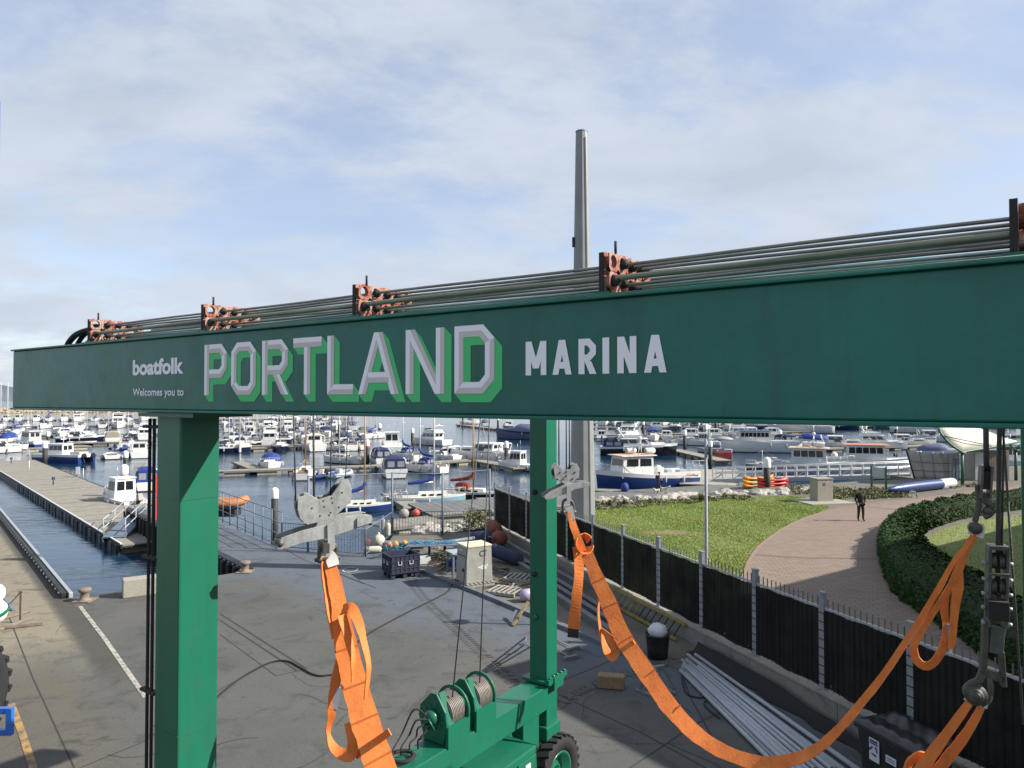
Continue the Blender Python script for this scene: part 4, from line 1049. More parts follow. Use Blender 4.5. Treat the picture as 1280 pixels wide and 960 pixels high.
# near block: bigger, canted
o, t, u, nrm, MX = plate_block('lifting_block', 'large grey twin sheave block on the nearer orange sling', 401, 640, 7.6, 1, yaw=R_(17))
S = 7.6 / FPX           # metres per pixel there
def pp(lst, ox, oy): return [((x - ox) * S, (oy - y) * S) for x, y in lst]
cheek = [(371, 619), (385, 616), (396, 623), (412, 619), (424, 602), (432, 599), (437, 612), (436, 628), (420, 642), (413, 648), (381, 653), (374, 645), (371, 634)][::-1]
for k, off in enumerate((.06, -.12)):
    b = MB().prism(pp(cheek, 401, 640), .03, o + nrm * off, MX); b.build('cheek_plate', M_BLOCK, t, bevel=.004)
for cx, cy in ((384, 632), (425, 618)):
    MB().lathe([(.0, -.05), (.10, -.05), (.08, 0), (.10, .05), (0, .05)], o + u * ((cx - 401) * S) + UPZ * ((640 - cy) * S) - nrm * .015, axes(u, UPZ, nrm), 18).build('sheave', M_RUSTB, t)
bl = MB()
for cx, cy in ((388, 633), (398, 643), (409, 643), (421, 634), (425, 616), (402, 625), (412, 622), (403, 632), (413, 628), (411, 640), (381, 652)):
    bl.lathe([(0, 0), (.010, 0), (.008, .006), (0, .007)], o + u * ((cx - 401) * S) + UPZ * ((640 - cy) * S) + nrm * .088, axes(u, UPZ, nrm), 8)
bl.build('bolts', M_RUSTB, t)['kind'] = 'stuff'
arm = [(347, 675), (352, 666), (377, 659), (407, 654), (430, 646), (452, 645), (462, 647), (463, 652), (458, 658), (430, 665), (407, 671), (377, 674), (352, 680), (347, 679)][::-1]
for off in (.075, -.16):
    MB().prism(pp(arm, 401, 640), .028, o + nrm * off, MX).build('spreader_arm', M_BLOCK, t, bevel=.004)
MB().prism(pp([(443, 649), (461, 646), (463, 652), (460, 656), (443, 660)][::-1], 401, 640), .02, o + nrm * .104, MX).build('arm_end_plate', M_BLOCK, t)
for cx, cy in ((351, 673), (460, 651)): MB().lathe([(0, -.14), (.03, -.14), (.03, .12), (0, .12)], o + u * ((cx - 401) * S) + UPZ * ((640 - cy) * S) - nrm * .01, axes(u, UPZ, nrm), 12).build('pin', M_SHACK, t)
MB().prism(pp([(406, 654), (414, 653), (416, 683), (411, 687), (407, 685)][::-1], 401, 640), .02, o + nrm * .104, MX).build('hanger', M_BLOCK, t)
MB().box(o + u * .03 + UPZ * (-.36), (.06, .10, .3), MX @ Matrix.Identity(3)).build('hanger', M_SHACK, t)
def shackle(top, bot, u, r, parent, w):
    a = top; L = (bot - top); 
    pts = [bot - u * w, bot - u * w * 1.05 - L * .45, bot - u * w * .75 - L * .85, a, bot + u * w * .75 - L * .85, bot + u * w * 1.05 - L * .45, bot + u * w]
    MB().tube(spline(pts, 5), r, 8).build('shackle', M_SHACK, parent)
    for s in (-1, 1): MB().ball(bot + u * w * s, r * 1.7, 10).build('shackle_eye', M_SHACK, parent)
    MB().tube([bot - u * (w * 1.6), bot + u * (w * 1.5)], r * .9, 8).build('shackle_pin', M_SHACK, parent)
NB = o + u * (9 * S) + UPZ * ((640 - 699) * S)
shackle(o + u * (9 * S) + UPZ * (-38 * S), NB, u, .022, t, .085)
rp = [(370, 371), (392, 393), (413, 413), (432.5, 432)]
for k, (xt, xb) in enumerate(rp):
    yb = (625, 622, 622, 607)[k]; bp_ = o + u * ((xb - 401) * S) + UPZ * ((640 - yb) * S) - nrm * .02; tp_ = atY(xt, 520, 7.6)
    MB().tube([bp_, V((tp_.x, bp_.y, 7.15))], (.009, .011, .006, .006)[k], 8).build('wire_rope', M_ROPE, t)
# far block
o2, t2, u2, nrm2, MX2 = plate_block('lifting_block', 'smaller grey notched block in front of the far green leg', 706, 592, 12.3, 1)
S = 12.3 / FPX
cheek = [(690, 583), (694, 579), (699, 583), (703, 587), (711, 586), (714, 580), (719, 579), (723, 586), (722, 599), (708, 606), (692, 598)][::-1]
for off in (.07, -.13): MB().prism(pp(cheek, 706, 592), .03, o2 + nrm2 * off, MX2).build('cheek_plate', M_BLOCK, t2, bevel=.004)
for cx, cy in ((696, 590), (717, 588)): MB().lathe([(.0, -.05), (.085, -.05), (.07, 0), (.085, .05), (0, .05)], o2 + u2 * ((cx - 706) * S) + UPZ * ((592 - cy) * S) - nrm2 * .015, axes(u2, UPZ, nrm2), 16).build('sheave', M_RUSTB, t2)
bl = MB()
for cx, cy in ((695, 598), (702, 598), (714, 598), (721, 598), (698, 590), (706, 589), (717, 590), (706, 594)):
    bl.lathe([(0, 0), (.014, 0), (.012, .012), (0, .014)], o2 + u2 * ((cx - 706) * S) + UPZ * ((592 - cy) * S) + nrm2 * .1, axes(u2, UPZ, nrm2), 8)
bl.build('bolts', M_RUSTB, t2)['kind'] = 'stuff'
arm = [(678, 618), (684, 614), (707, 603), (715, 604), (728, 602), (736, 603), (735, 608), (716, 611), (709, 615), (683, 623), (679, 622)][::-1]
for off in (.085, -.17): MB().prism(pp(arm, 706, 592), .028, o2 + nrm2 * off, MX2).build('spreader_arm', M_BLOCK, t2, bevel=.004)
MB().prism(pp([(706, 606), (711, 606), (712, 624), (708, 627), (706, 624)][::-1], 706, 592), .02, o2 + nrm2 * .116, MX2).build('hanger', M_BLOCK, t2)
FB = o2 + u2 * (5 * S) + UPZ * ((592 - 640) * S)
shackle(o2 + u2 * (3 * S) + UPZ * (-32 * S), FB, u2, .024, t2, .09)
for k, px in enumerate((698.5, 708, 712)):
    bp_ = o2 + u2 * ((px - 706) * S) + UPZ * .07; MB().tube([bp_, V((bp_.x, bp_.y, 7.2))], .013, 6).build('wire_rope', M_ROPE, t2)
# right-hand blocks, seen edge on
def edge_block(name, lab, Y, px, y0, y1, pin, S, grp, rope_px, rope_r):
    """narrow block: two long cheek bars, sheaves between, bolts on the sides, fork and round pin at the foot"""
    c = atY(px, (y0 + y1) / 2, Y); t = thing(name, lab, 'lifting block', c, 0, grp)
    return c, t
Y3 = 4.3; S = Y3 / FPX; o3 = atY(1244, 740, Y3)
t3 = thing('lifting_block', 'long grey block seen edge on, hanging lowest at the right', 'lifting block', o3, 0, 'lifting blocks hanging from the hoist')
u3 = V((.93, -.37, 0)).normalized(); n3 = V((-.37, -.93, 0)).normalized(); MX3 = Matrix((u3, UPZ, n3)).transposed()
def q3(px, py, d=0.0): return o3 + u3 * ((px - 1244) * S / .95) + UPZ * ((740 - py) * S) + n3 * d
for (xa, xb) in ((1236, 1238), (1253.5, 1255.5)):
    MB().bar(q3((xa + xb) / 2 + 1, 684), q3((xa + xb) / 2 - 1.5, 782), .016, .10, up=n3).build('cheek_plate', M_BLOCKD, t3, bevel=.003)
MB().bar(q3(1237, 684), q3(1257, 684), .10, .022).build('cheek_plate', M_BLOCKD, t3)
MB().box(q3(1246, 715, .07), (.10, .03, .012), Matrix((u3, n3, UPZ)).transposed()).build('cross_bar', M_BLOCKD, t3)
MB().box(q3(1244, 759, .04), (.105, .10, .11), Matrix((u3, n3, UPZ)).transposed()).build('lower_body', M_RUSTB, t3, bevel=.004)
for xx, y0, y1 in ((1242, 690, 712), (1250, 690, 712), (1241.5, 720, 745), (1249.5, 720, 745)):
    MB().lathe([(0, -.012), (.05, -.012), (.045, 0), (.05, .012), (0, .012)], q3(xx, (y0 + y1) / 2, .0), axes(n3, UPZ, u3), 16).build('sheave', M_SHACK, t3)
bl = MB()
for py in (703, 723, 741, 758, 777):
    for s, px in ((-1, 1235), (1, 1257)): bl.lathe([(0, 0), (.012, 0), (.010, .022), (0, .022)], q3(px - (py - 684) * .025, py, .03), axes(n3, UPZ, u3 * s), 8)
bl.build('bolts', M_GALV, t3)['kind'] = 'stuff'
MB().bar(q3(1233.5, 776), q3(1230.5, 842), .03, .07, up=n3).build('fork_arm', M_SHACK, t3, bevel=.006)
MB().bar(q3(1246, 782, .01), q3(1243, 815, .01), .075, .03, up=n3).build('link_plate', M_BLOCKD, t3, bevel=.006)
MB().bar(q3(1249, 812), q3(1251, 855), .03, .05, up=n3).build('fork_arm', M_SHACK, t3, bevel=.006)
MB().bar(q3(1229, 840), q3(1252, 846), .05, .05).build('fork_bridge', M_SHACK, t3, bevel=.008)
NR = q3(1221, 866, .03)
MB().tube(spline([q3(1231, 838), q3(1226, 850, .02), q3(1217, 856, .03), q3(1212, 866, .03)], 5), .025, 8).build('shackle', M_SHACK, t3)
MB().tube(spline([q3(1236, 846), q3(1236, 858, .02), q3(1233, 872, .03), q3(1226, 878, .03)], 5), .024, 8).build('shackle', M_SHACK, t3)
for r_, h_ in ((.062, .03), (.04, .05), (.022, .06)): MB().lathe([(0, -h_), (r_, -h_), (r_, h_), (0, h_)], NR, axes(u3, UPZ, n3), 18).build('pin', M_SHACK if r_ != .04 else M_BLOCKD, t3)
for px_t, px_b, yb, r in ((1249, 1246.5, 740, .0135), (1253.5, 1251, 700, .006)):
    MB().tube([q3(px_b, yb), V((atY(px_t, 528, Y3).x, q3(px_b, yb).y, 7.12))], r, 8).build('wire_rope', M_ROPE, t3)
ex = atY(1255, 560, 4.6); ex2 = atY(1279, 905, 4.6)
MB().tube([V((ex.x - .01, ex.y, 7.1)), ex2], .007, 6).build('wire_rope', M_ROPE, t3)
Y4 = 9.0; S = Y4 / FPX; o4 = atY(1228, 620, Y4)
t4 = thing('lifting_block', 'dark grey edge on block above the crumpled orange sling', 'lifting block', o4, 0, 'lifting blocks hanging from the hoist')
def q4(px, py, d=0.0): return o4 + u3 * ((px - 1228) * S / .95) + UPZ * ((620 - py) * S) + n3 * d
for xx in (1226.5, 1236): MB().bar(q4(xx + .8, 582), q4(xx - 1.5, 622), .025, .2, up=n3).build('cheek_plate', M_BLOCKD, t4, bevel=.003)
MB().box(q4(1231, 600), (.07, .12, .22), Matrix((u3, n3, UPZ)).transposed()).build('lower_body', M_RUSTB, t4)
MB().box(q4(1230, 621), (.09, .1, .1), Matrix((u3, n3, UPZ)).transposed()).build('swivel', M_SHACK, t4, bevel=.01)
MB().tube(spline([q4(1223, 606), q4(1224.5, 624), q4(1222, 642), q4(1220, 652)], 5), .035, 8).build('fork_arm', M_SHACK, t4)
MB().tube(spline([q4(1230, 625), q4(1237, 632), q4(1236, 641), q4(1229, 646)], 5), .04, 8).build('hook', M_SHACK, t4)
MB().ball(q4(1233, 638), .06, 10).build('hook_eye', M_SHACK, t4)
FR = q4(1220, 660)
for r_, h_ in ((.075, .05), (.04, .08)): MB().lathe([(0, -h_), (r_, -h_), (r_, h_), (0, h_)], FR, axes(u3, UPZ, n3), 16).build('pin', M_SHACK, t4)
for px, r in ((1231.5, .022), (1234, .016)):
    MB().tube([q4(px, 590), V((q4(px, 590).x, q4(px, 590).y, 7.2))], r, 8).build('wire_rope', M_ROPE, t4)

# ------------------------------------------------------------------ orange lifting slings
LIFT = .0105
def ribbon(b, pts, width, th, facing=None, twist=None, m=None, k=8, lat=0.0, lift=0.0, sw=None):
    """webbing strip: its broad side faces the given direction (a vector, or the camera when None), turned by twist"""
    n0 = len(pts); P = spline(pts, k) if len(pts) > 2 else [V(p) for p in pts]; n = len(P); vs = []; fs = []
    for i, p in enumerate(P):
        f = i / (n - 1) * (n0 - 1); j = min(int(f), n0 - 2); g = f - j
        wd = width if not isinstance(width, (list, tuple)) else width[j] + (width[j + 1] - width[j]) * g
        tw = 0 if twist is None else twist[j] + (twist[j + 1] - twist[j]) * g
        t_ = (P[min(i + 1, n - 1)] - P[max(i - 1, 0)]).normalized()
        vd = (V(facing) if facing is not None else (CAMV - p)).normalized()
        a = t_.cross(vd); a = a.normalized() if a.length > 1e-4 else t_.orthogonal().normalized()
        c = a.cross(t_).normalized()
        a2 = a * math.cos(tw) + c * math.sin(tw); c2 = a2.cross(t_).normalized() * th / 2
        wob = .06 * math.sin(i * .83 + n) + .04 * math.sin(i * 2.1 + 1)
        p = p + a2 * (wd * (lat + wob * .12)) + c2.normalized() * lift
        a2 = a2 * (sw or wd * (1 + wob * .5)) / 2
        vs += [p - a2 - c2, p + a2 - c2, p + a2 + c2, p - a2 + c2]
    for i in range(n - 1):
        for q in range(4): fs.append((i * 4 + q, i * 4 + (q + 1) % 4, i * 4 + 4 + (q + 1) % 4, i * 4 + 4 + q))
    fs += [(3, 2, 1, 0), tuple((n - 1) * 4 + q for q in range(4))]
    b.add(vs, fs, m); return b
# far sling: from the far block, down under and up to the right-hand block
far = thing('lifting_sling', 'orange webbing sling sagging from the block at the far leg to the crumpled right end', 'sling', FB, 0, 'orange boat slings')
pA, pB = V((FB.x, FB.y, 0)), V((FR.x, FR.y, 0)); pn = (pB - pA).cross(UPZ).normalized()
def fs_(px, py, d=0.0): return atP(px, py, FB, pn) + pn * d
M_SEAM = mat('sling_seam', (0.45, 0.11, 0.02), .85, var=.2)
b = MB(); ribbon(b, [fs_(713, 640), fs_(716, 655), fs_(722, 672), fs_(728, 690)], [.11, .12, .13, .17], .018, None, [.3, .2, 0, 0]); b.build('webbing_neck', M_ORANGE, far)
b = MB(); ribbon(b, [fs_(711, 633, .0), fs_(712.5, 640), fs_(714.5, 650)], .13, .024, None); b.build('white_sleeve', M_WEBW, far)
b = MB(); ribbon(b, [fs_(734, 692), fs_(746, 722), fs_(760, 752), fs_(778, 795), fs_(806, 838), fs_(838, 884), fs_(872, 919), fs_(908, 941), fs_(950, 954), fs_(985, 951), fs_(1018, 938), fs_(1048, 912), fs_(1077, 878), fs_(1107, 840), fs_(1140, 790), fs_(1168, 745), fs_(1192, 703), fs_(1207, 683), fs_(1218, 664)],
              [.19, .23, .26, .28, .28, .265, .235, .205, .20, .18, .145, .115, .10, .085, .075, .07, .06, .05, .04], .016, None, [0.0, 0, 0, 0, .05, .1, .2, .2, .3, .4, .5, .4, .3, .2, .1, .1, .2, .2, .2]); b.build('webbing', M_ORANGE, far)
def seams(P, idx, wds, parent):
    for i, wd in zip(idx, wds):
        t_ = (P[i + 1] - P[i - 1]).normalized(); q = P[i] + (CAMV - P[i]).normalized() * .011; sb = MB(); ribbon(sb, [q - t_ * .010, q + t_ * .010], wd, .003, None); sb.build('seam', M_SEAM, parent)
seams(spline([fs_(734, 692), fs_(746, 722), fs_(760, 752), fs_(778, 795), fs_(806, 838), fs_(838, 884), fs_(872, 919)], 8), (9, 17, 25, 33, 41), (.26, .30, .312, .312, .29), far)
sb = MB(); ribbon(sb, [fs_(776, 812, -.02), fs_(785, 807, -.04), fs_(792, 803, -.02)], .07, .012, None); sb.build('strap_loop', M_ORANGE, far)
# eye loop where the tail turns over
cE = fs_(727, 681, -.05); lp = MB(); ring = []
for i in range(15):
    a = .4 + 2 * math.pi * i / 15.5; ring.append(cE + V((math.cos(a) * .12, math.sin(a) * .10, math.sin(a) * .13)) )
ribbon(lp, ring, .16, .016, V((.35, -.9, .25)), [1.25] * 15, k=4); lp.build('eye_loop', M_ORANGE, far)
b = MB(); ribbon(b, [fs_(722, 684, -.03), fs_(723, 715, -.02), fs_(721, 745), fs_(718, 775), fs_(717, 787)], [.20, .17, .17, .20, .20], .016, None, [.2, .5, .2, 0, 0]); b.build('hanging_tail', M_ORANGE, far)
b = MB(); ribbon(b, [fs_(717, 786), fs_(716, 797)], .18, .02, None); b.build('black_sleeve', M_BLACKPL, far)
b = MB(); ribbon(b, [fs_(750, 740, .02), fs_(749, 765, .03), fs_(752, 790, .03), fs_(759, 812, .03), fs_(766, 820, .03), fs_(770, 812, .03), fs_(764, 798, .03), fs_(752, 786, .03)], [.05, .05, .07, .13, .14, .14, .13, .06], .014, None, [.9, .9, .8, .5, .1, .2, .3, .5]); b.build('hanging_tail', M_ORANGE, far)
# crumpled end at the right
b = MB(); ribbon(b, [fs_(1224, 664), fs_(1212, 684), fs_(1200, 708), fs_(1187, 735), fs_(1165, 768), fs_(1146, 800), fs_(1141, 812)], [.035, .05, .10, .10, .075, .08, .09], .016, None, [.4, .9, .5, .8, .5, .3, .2]); b.build('webbing_fold', M_ORANGE, far)
b = MB(); ribbon(b, [fs_(1200, 704, -.03), fs_(1197, 735, -.04), fs_(1193, 765, -.04), fs_(1190, 800, -.03), fs_(1188, 812, -.03)], [.07, .13, .11, .085, .06], .014, None, [.9, .3, .7, .4, .6]); b.build('webbing_fold', M_ORANGE, far)
b = MB(); ribbon(b, [fs_(1184, 738, -.05), fs_(1180, 762, -.06), fs_(1182, 785, -.06), fs_(1180, 805, -.05), fs_(1170, 826, -.05), fs_(1157, 834, -.05), fs_(1145, 826, -.05), fs_(1141, 808, -.05)], [.06, .09, .08, .10, .12, .12, .11, .08], .014, None, [.6, .2, .5, .4, .8, .6, .4, .2]); b.build('webbing_fold', M_ORANGE, far)
b = MB(); ribbon(b, [fs_(1186, 782, -.065), fs_(1184, 800, -.065)], .12, .018, None); b.build('label_sleeve', mat('grey_label', (.34, .36, .46), .8, var=.2, scale=20), far)
b = MB(); ribbon(b, [fs_(1189, 806, -.05), fs_(1188, 817, -.05)], [.06, .02], .018, None); b.build('white_sleeve', M_WEBW, far)
b = MB(); ribbon(b, [fs_(1220, 655), fs_(1221, 663), fs_(1219, 670)], .17, .02, None); b.build('white_sleeve', M_WEBW, far)
# near sling
near = thing('lifting_sling', 'broad orange webbing sling hanging from the nearest grey block', 'sling', NB, 0, 'orange boat slings')
pA, pB = V((NB.x, NB.y, 0)), V((NR.x, NR.y, 0)); pm = (pB - pA).cross(UPZ).normalized()
def ns(px, py, d=0.0): return atP(px, py, NB, pm) + pm * d
b = MB(); ribbon(b, [ns(410, 699), ns(417, 722), ns(424, 758), ns(431, 800), ns(441, 845), ns(454, 893), ns(470, 942), ns(490, 990), ns(540, 1080), ns(640, 1190), ns(760, 1260), ns(900, 1270), ns(1020, 1200), ns(1090, 1090), ns(1140, 985), ns(1160, 950), ns(1185, 915), ns(1212, 878)],
              [.11, .14, .16, .22, .245, .27, .28, .28, .28, .28, .28, .28, .22, .13, .085, .07, .05, .04], .018, None, [0, 0, .1] + [0] * 11 + [0, .2, .2, .2]); b.build('webbing', M_ORANGE, near)
b = MB(); ribbon(b, [ns(407, 695, .02), ns(409, 712, .03), ns(417, 752, .05), ns(425, 796, .05)], [.10, .11, .12, .10], .016, None, [.9, .8, .7, .5]); b.build('webbing_fold', M_ORANGE, near)
b = MB(); ribbon(b, [ns(408, 694), ns(412, 697, -.02), ns(416, 708, -.012)], .12, .026, None); b.build('white_sleeve', M_WEBW, near)
b = MB(); ribbon(b, [ns(426, 764, -.03), ns(434, 762, -.05), ns(445, 778, -.03), ns(456, 800, .02), ns(465, 828, .05), ns(464, 850, .05), ns(461, 872, .05)], [.09, .12, .10, .07, .06, .05, .03], .014, None, [.2, .1, .2, .4, .6, .7, .8]); b.build('webbing_fold', M_ORANGE, near)
b = MB(); ribbon(b, [ns(430, 768, .03), ns(441, 800, .05), ns(447, 825, .06), ns(446, 850, .06)], [.10, .09, .06, .03], .014, None, [.4, .5, .6, .8]); b.build('webbing_fold', M_ORANGE, near)
b = MB(); ribbon(b, [ns(431, 820, .05), ns(425, 850, .06), ns(422, 872, .06), ns(420, 892, .06), ns(416, 915, .06), ns(423, 935, .04), ns(440, 943, .03), ns(446, 925, .06), ns(442, 900, .08)], [.10, .10, .10, .08, .05, .10, .12, .10, .07], .014, None, [.3, .1, .1, .3, .7, .3, .2, .4, .5]); b.build('hanging_tail', M_ORANGE, near)
b = MB(); ribbon(b, [ns(424, 857, .05), ns(421, 884, .05)], .10, .022, None); b.build('label_sleeve', MATS['grey_label'], near)
seams(spline([ns(424, 758), ns(431, 800), ns(441, 845), ns(454, 893), ns(470, 942), ns(490, 990)], 8), (10, 18, 25, 33), (.232, .255, .272, .282), near)
sb = MB(); a, c = ns(442, 946, -.025), ns(485, 916, -.025); ribbon(sb, [a, c], .07, .012, None); sb.build('strap_loop', M_ORANGE, near)
b = MB(); ribbon(b, [ns(1229, 880, -.02), ns(1216, 905, -.02), ns(1200, 930, -.03), ns(1184, 950, -.03), ns(1166, 975, -.03)], [.035, .045, .055, .06, .07], .014, None, [.2, .1, .2, .3, .3]); b.build('webbing_fold', M_ORANGE, near)
b = MB(); ribbon(b, [ns(1165, 958, -.04), ns(1152, 950, -.06), ns(1138, 955, -.05), ns(1130, 970, -.03)], [.05, .06, .06, .06], .014, None, [.3, .6, .9, 1.2]); b.build('webbing_fold', M_ORANGE, near)
b = MB(); ribbon(b, [ns(1215, 866, -.01), ns(1210, 877, -.01)], .045, .03, None); b.build('white_sleeve', M_WEBW, near)
b = MB(); ribbon(b, [ns(1231, 876, -.01), ns(1229, 884, -.01)], .04, .03, None); b.build('white_sleeve', M_WEBW, near)
# ------------------------------------------------------------------ things standing in the yard
rnd = random.Random(21)
M_CRATE = mat('navy_crate_plastic', (0.022, 0.028, 0.055), 0.6, var=.25, scale=5)
M_PALLW = mat('grey_pallet_wood', (0.32, 0.30, 0.27), 0.9, scale=8, col2=(0.20, 0.19, 0.17))
M_WOOD = mat('raw_timber', (0.26, 0.18, 0.10), 0.85, scale=9, col2=(0.15, 0.10, 0.06), bump=.3)
M_BUOYW = mat('dirty_white_buoy', (0.50, 0.49, 0.42), 0.6, scale=5, col2=(0.36, 0.35, 0.28))
M_BUOYR = mat('red_buoy', (0.52, 0.09, 0.06), 0.55, var=.3, scale=5)
M_BUOYO = mat('orange_buoy', (0.70, 0.28, 0.03), 0.55, var=.2, scale=5)
M_BUOYG = mat('grey_buoy', (0.30, 0.27, 0.26), 0.65, var=.25, scale=5)
M_ROPEB = mat('blue_rope', (0.05, 0.24, 0.42), 0.9, var=.4, scale=20)
M_NAVYF = mat('navy_fender_cover', (0.025, 0.035, 0.075), 0.85, var=.3, scale=5, bump=.3)
M_BROWNF = mat('rust_red_fender', (0.20, 0.065, 0.042), 0.85, var=.35, scale=4, bump=.3)
M_CAB = mat('grey_cabinet', (0.30, 0.295, 0.27), 0.6, scale=2.5, col2=(0.22, 0.22, 0.205))
M_CABT = mat('cream_cabinet_top', (0.62, 0.54, 0.38), 0.7, var=.15, scale=3)

# pallet crate
def yawM(a): return rz(a)
c = at(500, 721, 0.015); c.y += .25; A = R_(29); Rm = rz(A)
t = thing('pallet_crate', 'dark navy slatted pallet crate on the blue grey slab', 'crate', c)
Lx, Ly, Hh = 1.2, 1.0, .92
def P3(x, y, z): return c + Rm @ V((x, y, z))
for s in (-1, 1):
    for (cx, cy, sx, sy, nm) in ((0, s * Ly / 2, Lx, .04, 'side_panel'), (s * Lx / 2, 0, .04, Ly, 'end_panel')):
        b = MB(); b.box(P3(cx, cy, .55), (sx, sy, .72), Rm)
        nrib = 7
        for i in range(nrib):
            f = (i / (nrib - 1) - .5) * .94
            if nm == 'side_panel': b.box(P3(f * Lx, s * (Ly / 2 + .028), .55), (.035, .025, .70), Rm)
            else: b.box(P3(s * (Lx / 2 + .028), f * Ly, .55), (.025, .035, .70), Rm)
        for zz in (.22, .40, .68, .90):
            if nm == 'side_panel': b.box(P3(0, s * (Ly / 2 + .03), zz), (Lx + .03, .03, .035), Rm)
            else: b.box(P3(s * (Lx / 2 + .03), 0, zz), (.03, Ly + .03, .035), Rm)
        pn_ = b.build(nm, M_CRATE, t)
        hb = MB()
        for q in (-.2, .2):
            for e, (dx, dz, ww, hh) in enumerate(((-.07, 0, .022, .15), (.07, 0, .022, .15), (0, -.07, .14, .022))):
                if nm == 'side_panel': hb.box(P3(q * Lx + dx, s * (Ly / 2 + .05), .62 + dz), (ww, .02, hh), Rm)
                else: hb.box(P3(s * (Lx / 2 + .05), q * Ly + dx, .62 + dz), (.02, ww, hh), Rm)
        hb.build('hand_hold', M_PALEG, pn_)
MB().box(P3(0, 0, .2), (Lx, Ly, .05), Rm).build('floor', M_CRATE, t)
for x in (-.5, 0, .5):
    for y in (-.42, 0, .42): MB().box(P3(x, y, .075), (.16, .14, .15), Rm).build('foot', M_CRATE, t)
for y in (-.42, .42): MB().box(P3(0, y, .165), (1.2, .16, .03), Rm).build('runner', M_CRATE, t)

# grey machine cabinet on a pallet
c = at(592, 733, 0.02); c.y += .45; Rm = rz(R_(28)); P3 = lambda x, y, z: c + Rm @ V((x, y, z))
t = thing('wooden_pallet', 'grey wooden pallet under the tall grey cabinet', 'pallet', c)
for i in range(7): MB().box(P3(-.52 + i * .174, 0, .13), (.11, 1.25, .025), Rm).build('plank', M_PALLW, t)
for y in (-.55, 0, .55): MB().box(P3(0, y, .06), (1.2, .1, .11), Rm).build('bearer', M_PALLW, t)
t = thing('machine_cabinet', 'tall grey machine cabinet with cream top on a pallet', 'cabinet', c + V((0, 0, .145)))
b = MB(); b.box(P3(0, 0, .145 + .68), (1.12, .98, 1.36), Rm, top=(.93, .93)); b.build('body', M_CAB, t, bevel=.02)
MB().box(P3(0, 0, 1.53), (1.08, .95, .06), Rm).build('lid', M_CABT, t, bevel=.01)
MB().box(P3(-.548, 0, 1.15), (.03, .85, .015), Rm).build('seam', M_RUSTB, t); MB().box(P3(-.542, 0, 1.36), (.03, .26, .05), Rm).build('handle', M_PALEG, t)
MB().lathe([(0, 0), (.07, 0), (.07, .02), (0, .03)], P3(-.562, -.2, .62), axes(Rm @ V((0, 1, 0)), UPZ, Rm @ V((-1, 0, 0))), 12).build('cable_socket', M_BLACKPL, t)
mk = MB(); ax_ = Rm @ V((1, 0, 0)); nn = Rm @ V((0, -1, 0)); oc = P3(.12, -.463, 1.24)
for i in range(16):
    a0, a1 = R_(50 + i * 17), R_(50 + (i + 1) * 17)
    q = lambda a, r: oc + ax_ * (math.cos(a) * r) + UPZ * (math.sin(a) * r) + nn * .012
    mk.add([q(a0, .085), q(a1, .085), q(a1, .115), q(a0, .115)], [(0, 1, 2, 3)])
mk.box(oc + ax_ * .12 + nn * .013 + UPZ * .1, (.17, .005, .028), Rm); mk.box(oc + ax_ * .12 + nn * .015, (.028, .005, .2), Rm)
mk.build('painted_letters', M_BLACKPL, t)
mk = MB()
for dx, dz, sx, sz in ((-.1, 0, .16, .07), (.05, .03, .2, .08), (.12, -.03, .14, .1), (.02, -.05, .2, .05), (.2, .06, .06, .1)):
    mk.box(P3(.12 + dx, -.476 - abs(dx) * .02 - abs(dz) * .03, .72 + dz), (sx, .006, sz), Rm)
mk.build('white_smear', M_PALEG, t)

# white slatted pallets by the cabinet
def slat_pallet(px, py, lab, lift, a):
    c = at(px, py, .02) + V((0, 0, lift)); Rm = rz(a); P3 = lambda x, y, z: c + Rm @ V((x, y, z))
    t = thing('open_pallet', lab, 'pallet', c, 0, 'whitish open pallets')
    for i in range(6): MB().box(P3(-.5 + i * .2, 0, .13), (.09, 1.0, .02), Rm).build('plank', M_PALLW, t)
    for y in (-.46, .46): MB().box(P3(0, y, .065), (1.15, .08, .11), Rm).build('bearer', M_PALLW, t)
slat_pallet(632, 741, 'whitish open slatted pallet lying nearest the far green leg', 0, R_(-25)); slat_pallet(650, 725, 'whitish open slatted pallet lying behind another pallet', .02, R_(-18))

# workbench with blue net
c = at(545, 697, .02); Rm = rz(R_(10)); P3 = lambda x, y, z: c + Rm @ V((x, y, z))
t = thing('workbench', 'long low grey workbench strewn with blue rope', 'bench', c)
for i in range(5): MB().box(P3(0, -.4 + i * .2, .62), (2.5, .18, .035), Rm).build('plank', M_STEELB, t)
for x in (-1.1, -.3, .4, 1.1):
    for y in (-.35, .35): MB().box(P3(x, y, .3), (.07, .07, .6), Rm).build('leg', M_RUSTB, t)
nb = MB()
for k in range(26):
    x, y = rnd.uniform(-1.1, 1.1), rnd.uniform(-.35, .4); pts = [P3(x + rnd.uniform(-.3, .3), y + rnd.uniform(-.15, .15), .665 + rnd.uniform(0, .05)) for q in range(4)]
    nb.tube(spline(pts, 4), .014, 5)
tag(nb.build('blue_rope', M_ROPEB, loc=c + V((0, 0, .66))), 'tangled blue rope lying on the workbench', 'rope')
c = at(606, 727, .02) + V((-.6, 1.6, 0)); t = thing('work_table', 'small pale blue topped table beside the grey cabinet', 'table', c)
Rm = rz(R_(28)); P3 = lambda x, y, z: c + Rm @ V((x, y, z))
MB().box(P3(-.55, -.2, .95), (1.15, .8, .06), Rm).build('tabletop', mat('pale_blue_board', (.30, .36, .40), .7, var=.2), t)
for x in (-1.05, -.05):
    for y in (-.5, .1): MB().box(P3(x, y, .46), (.08, .08, .92), Rm).build('leg', M_STEELB, t)
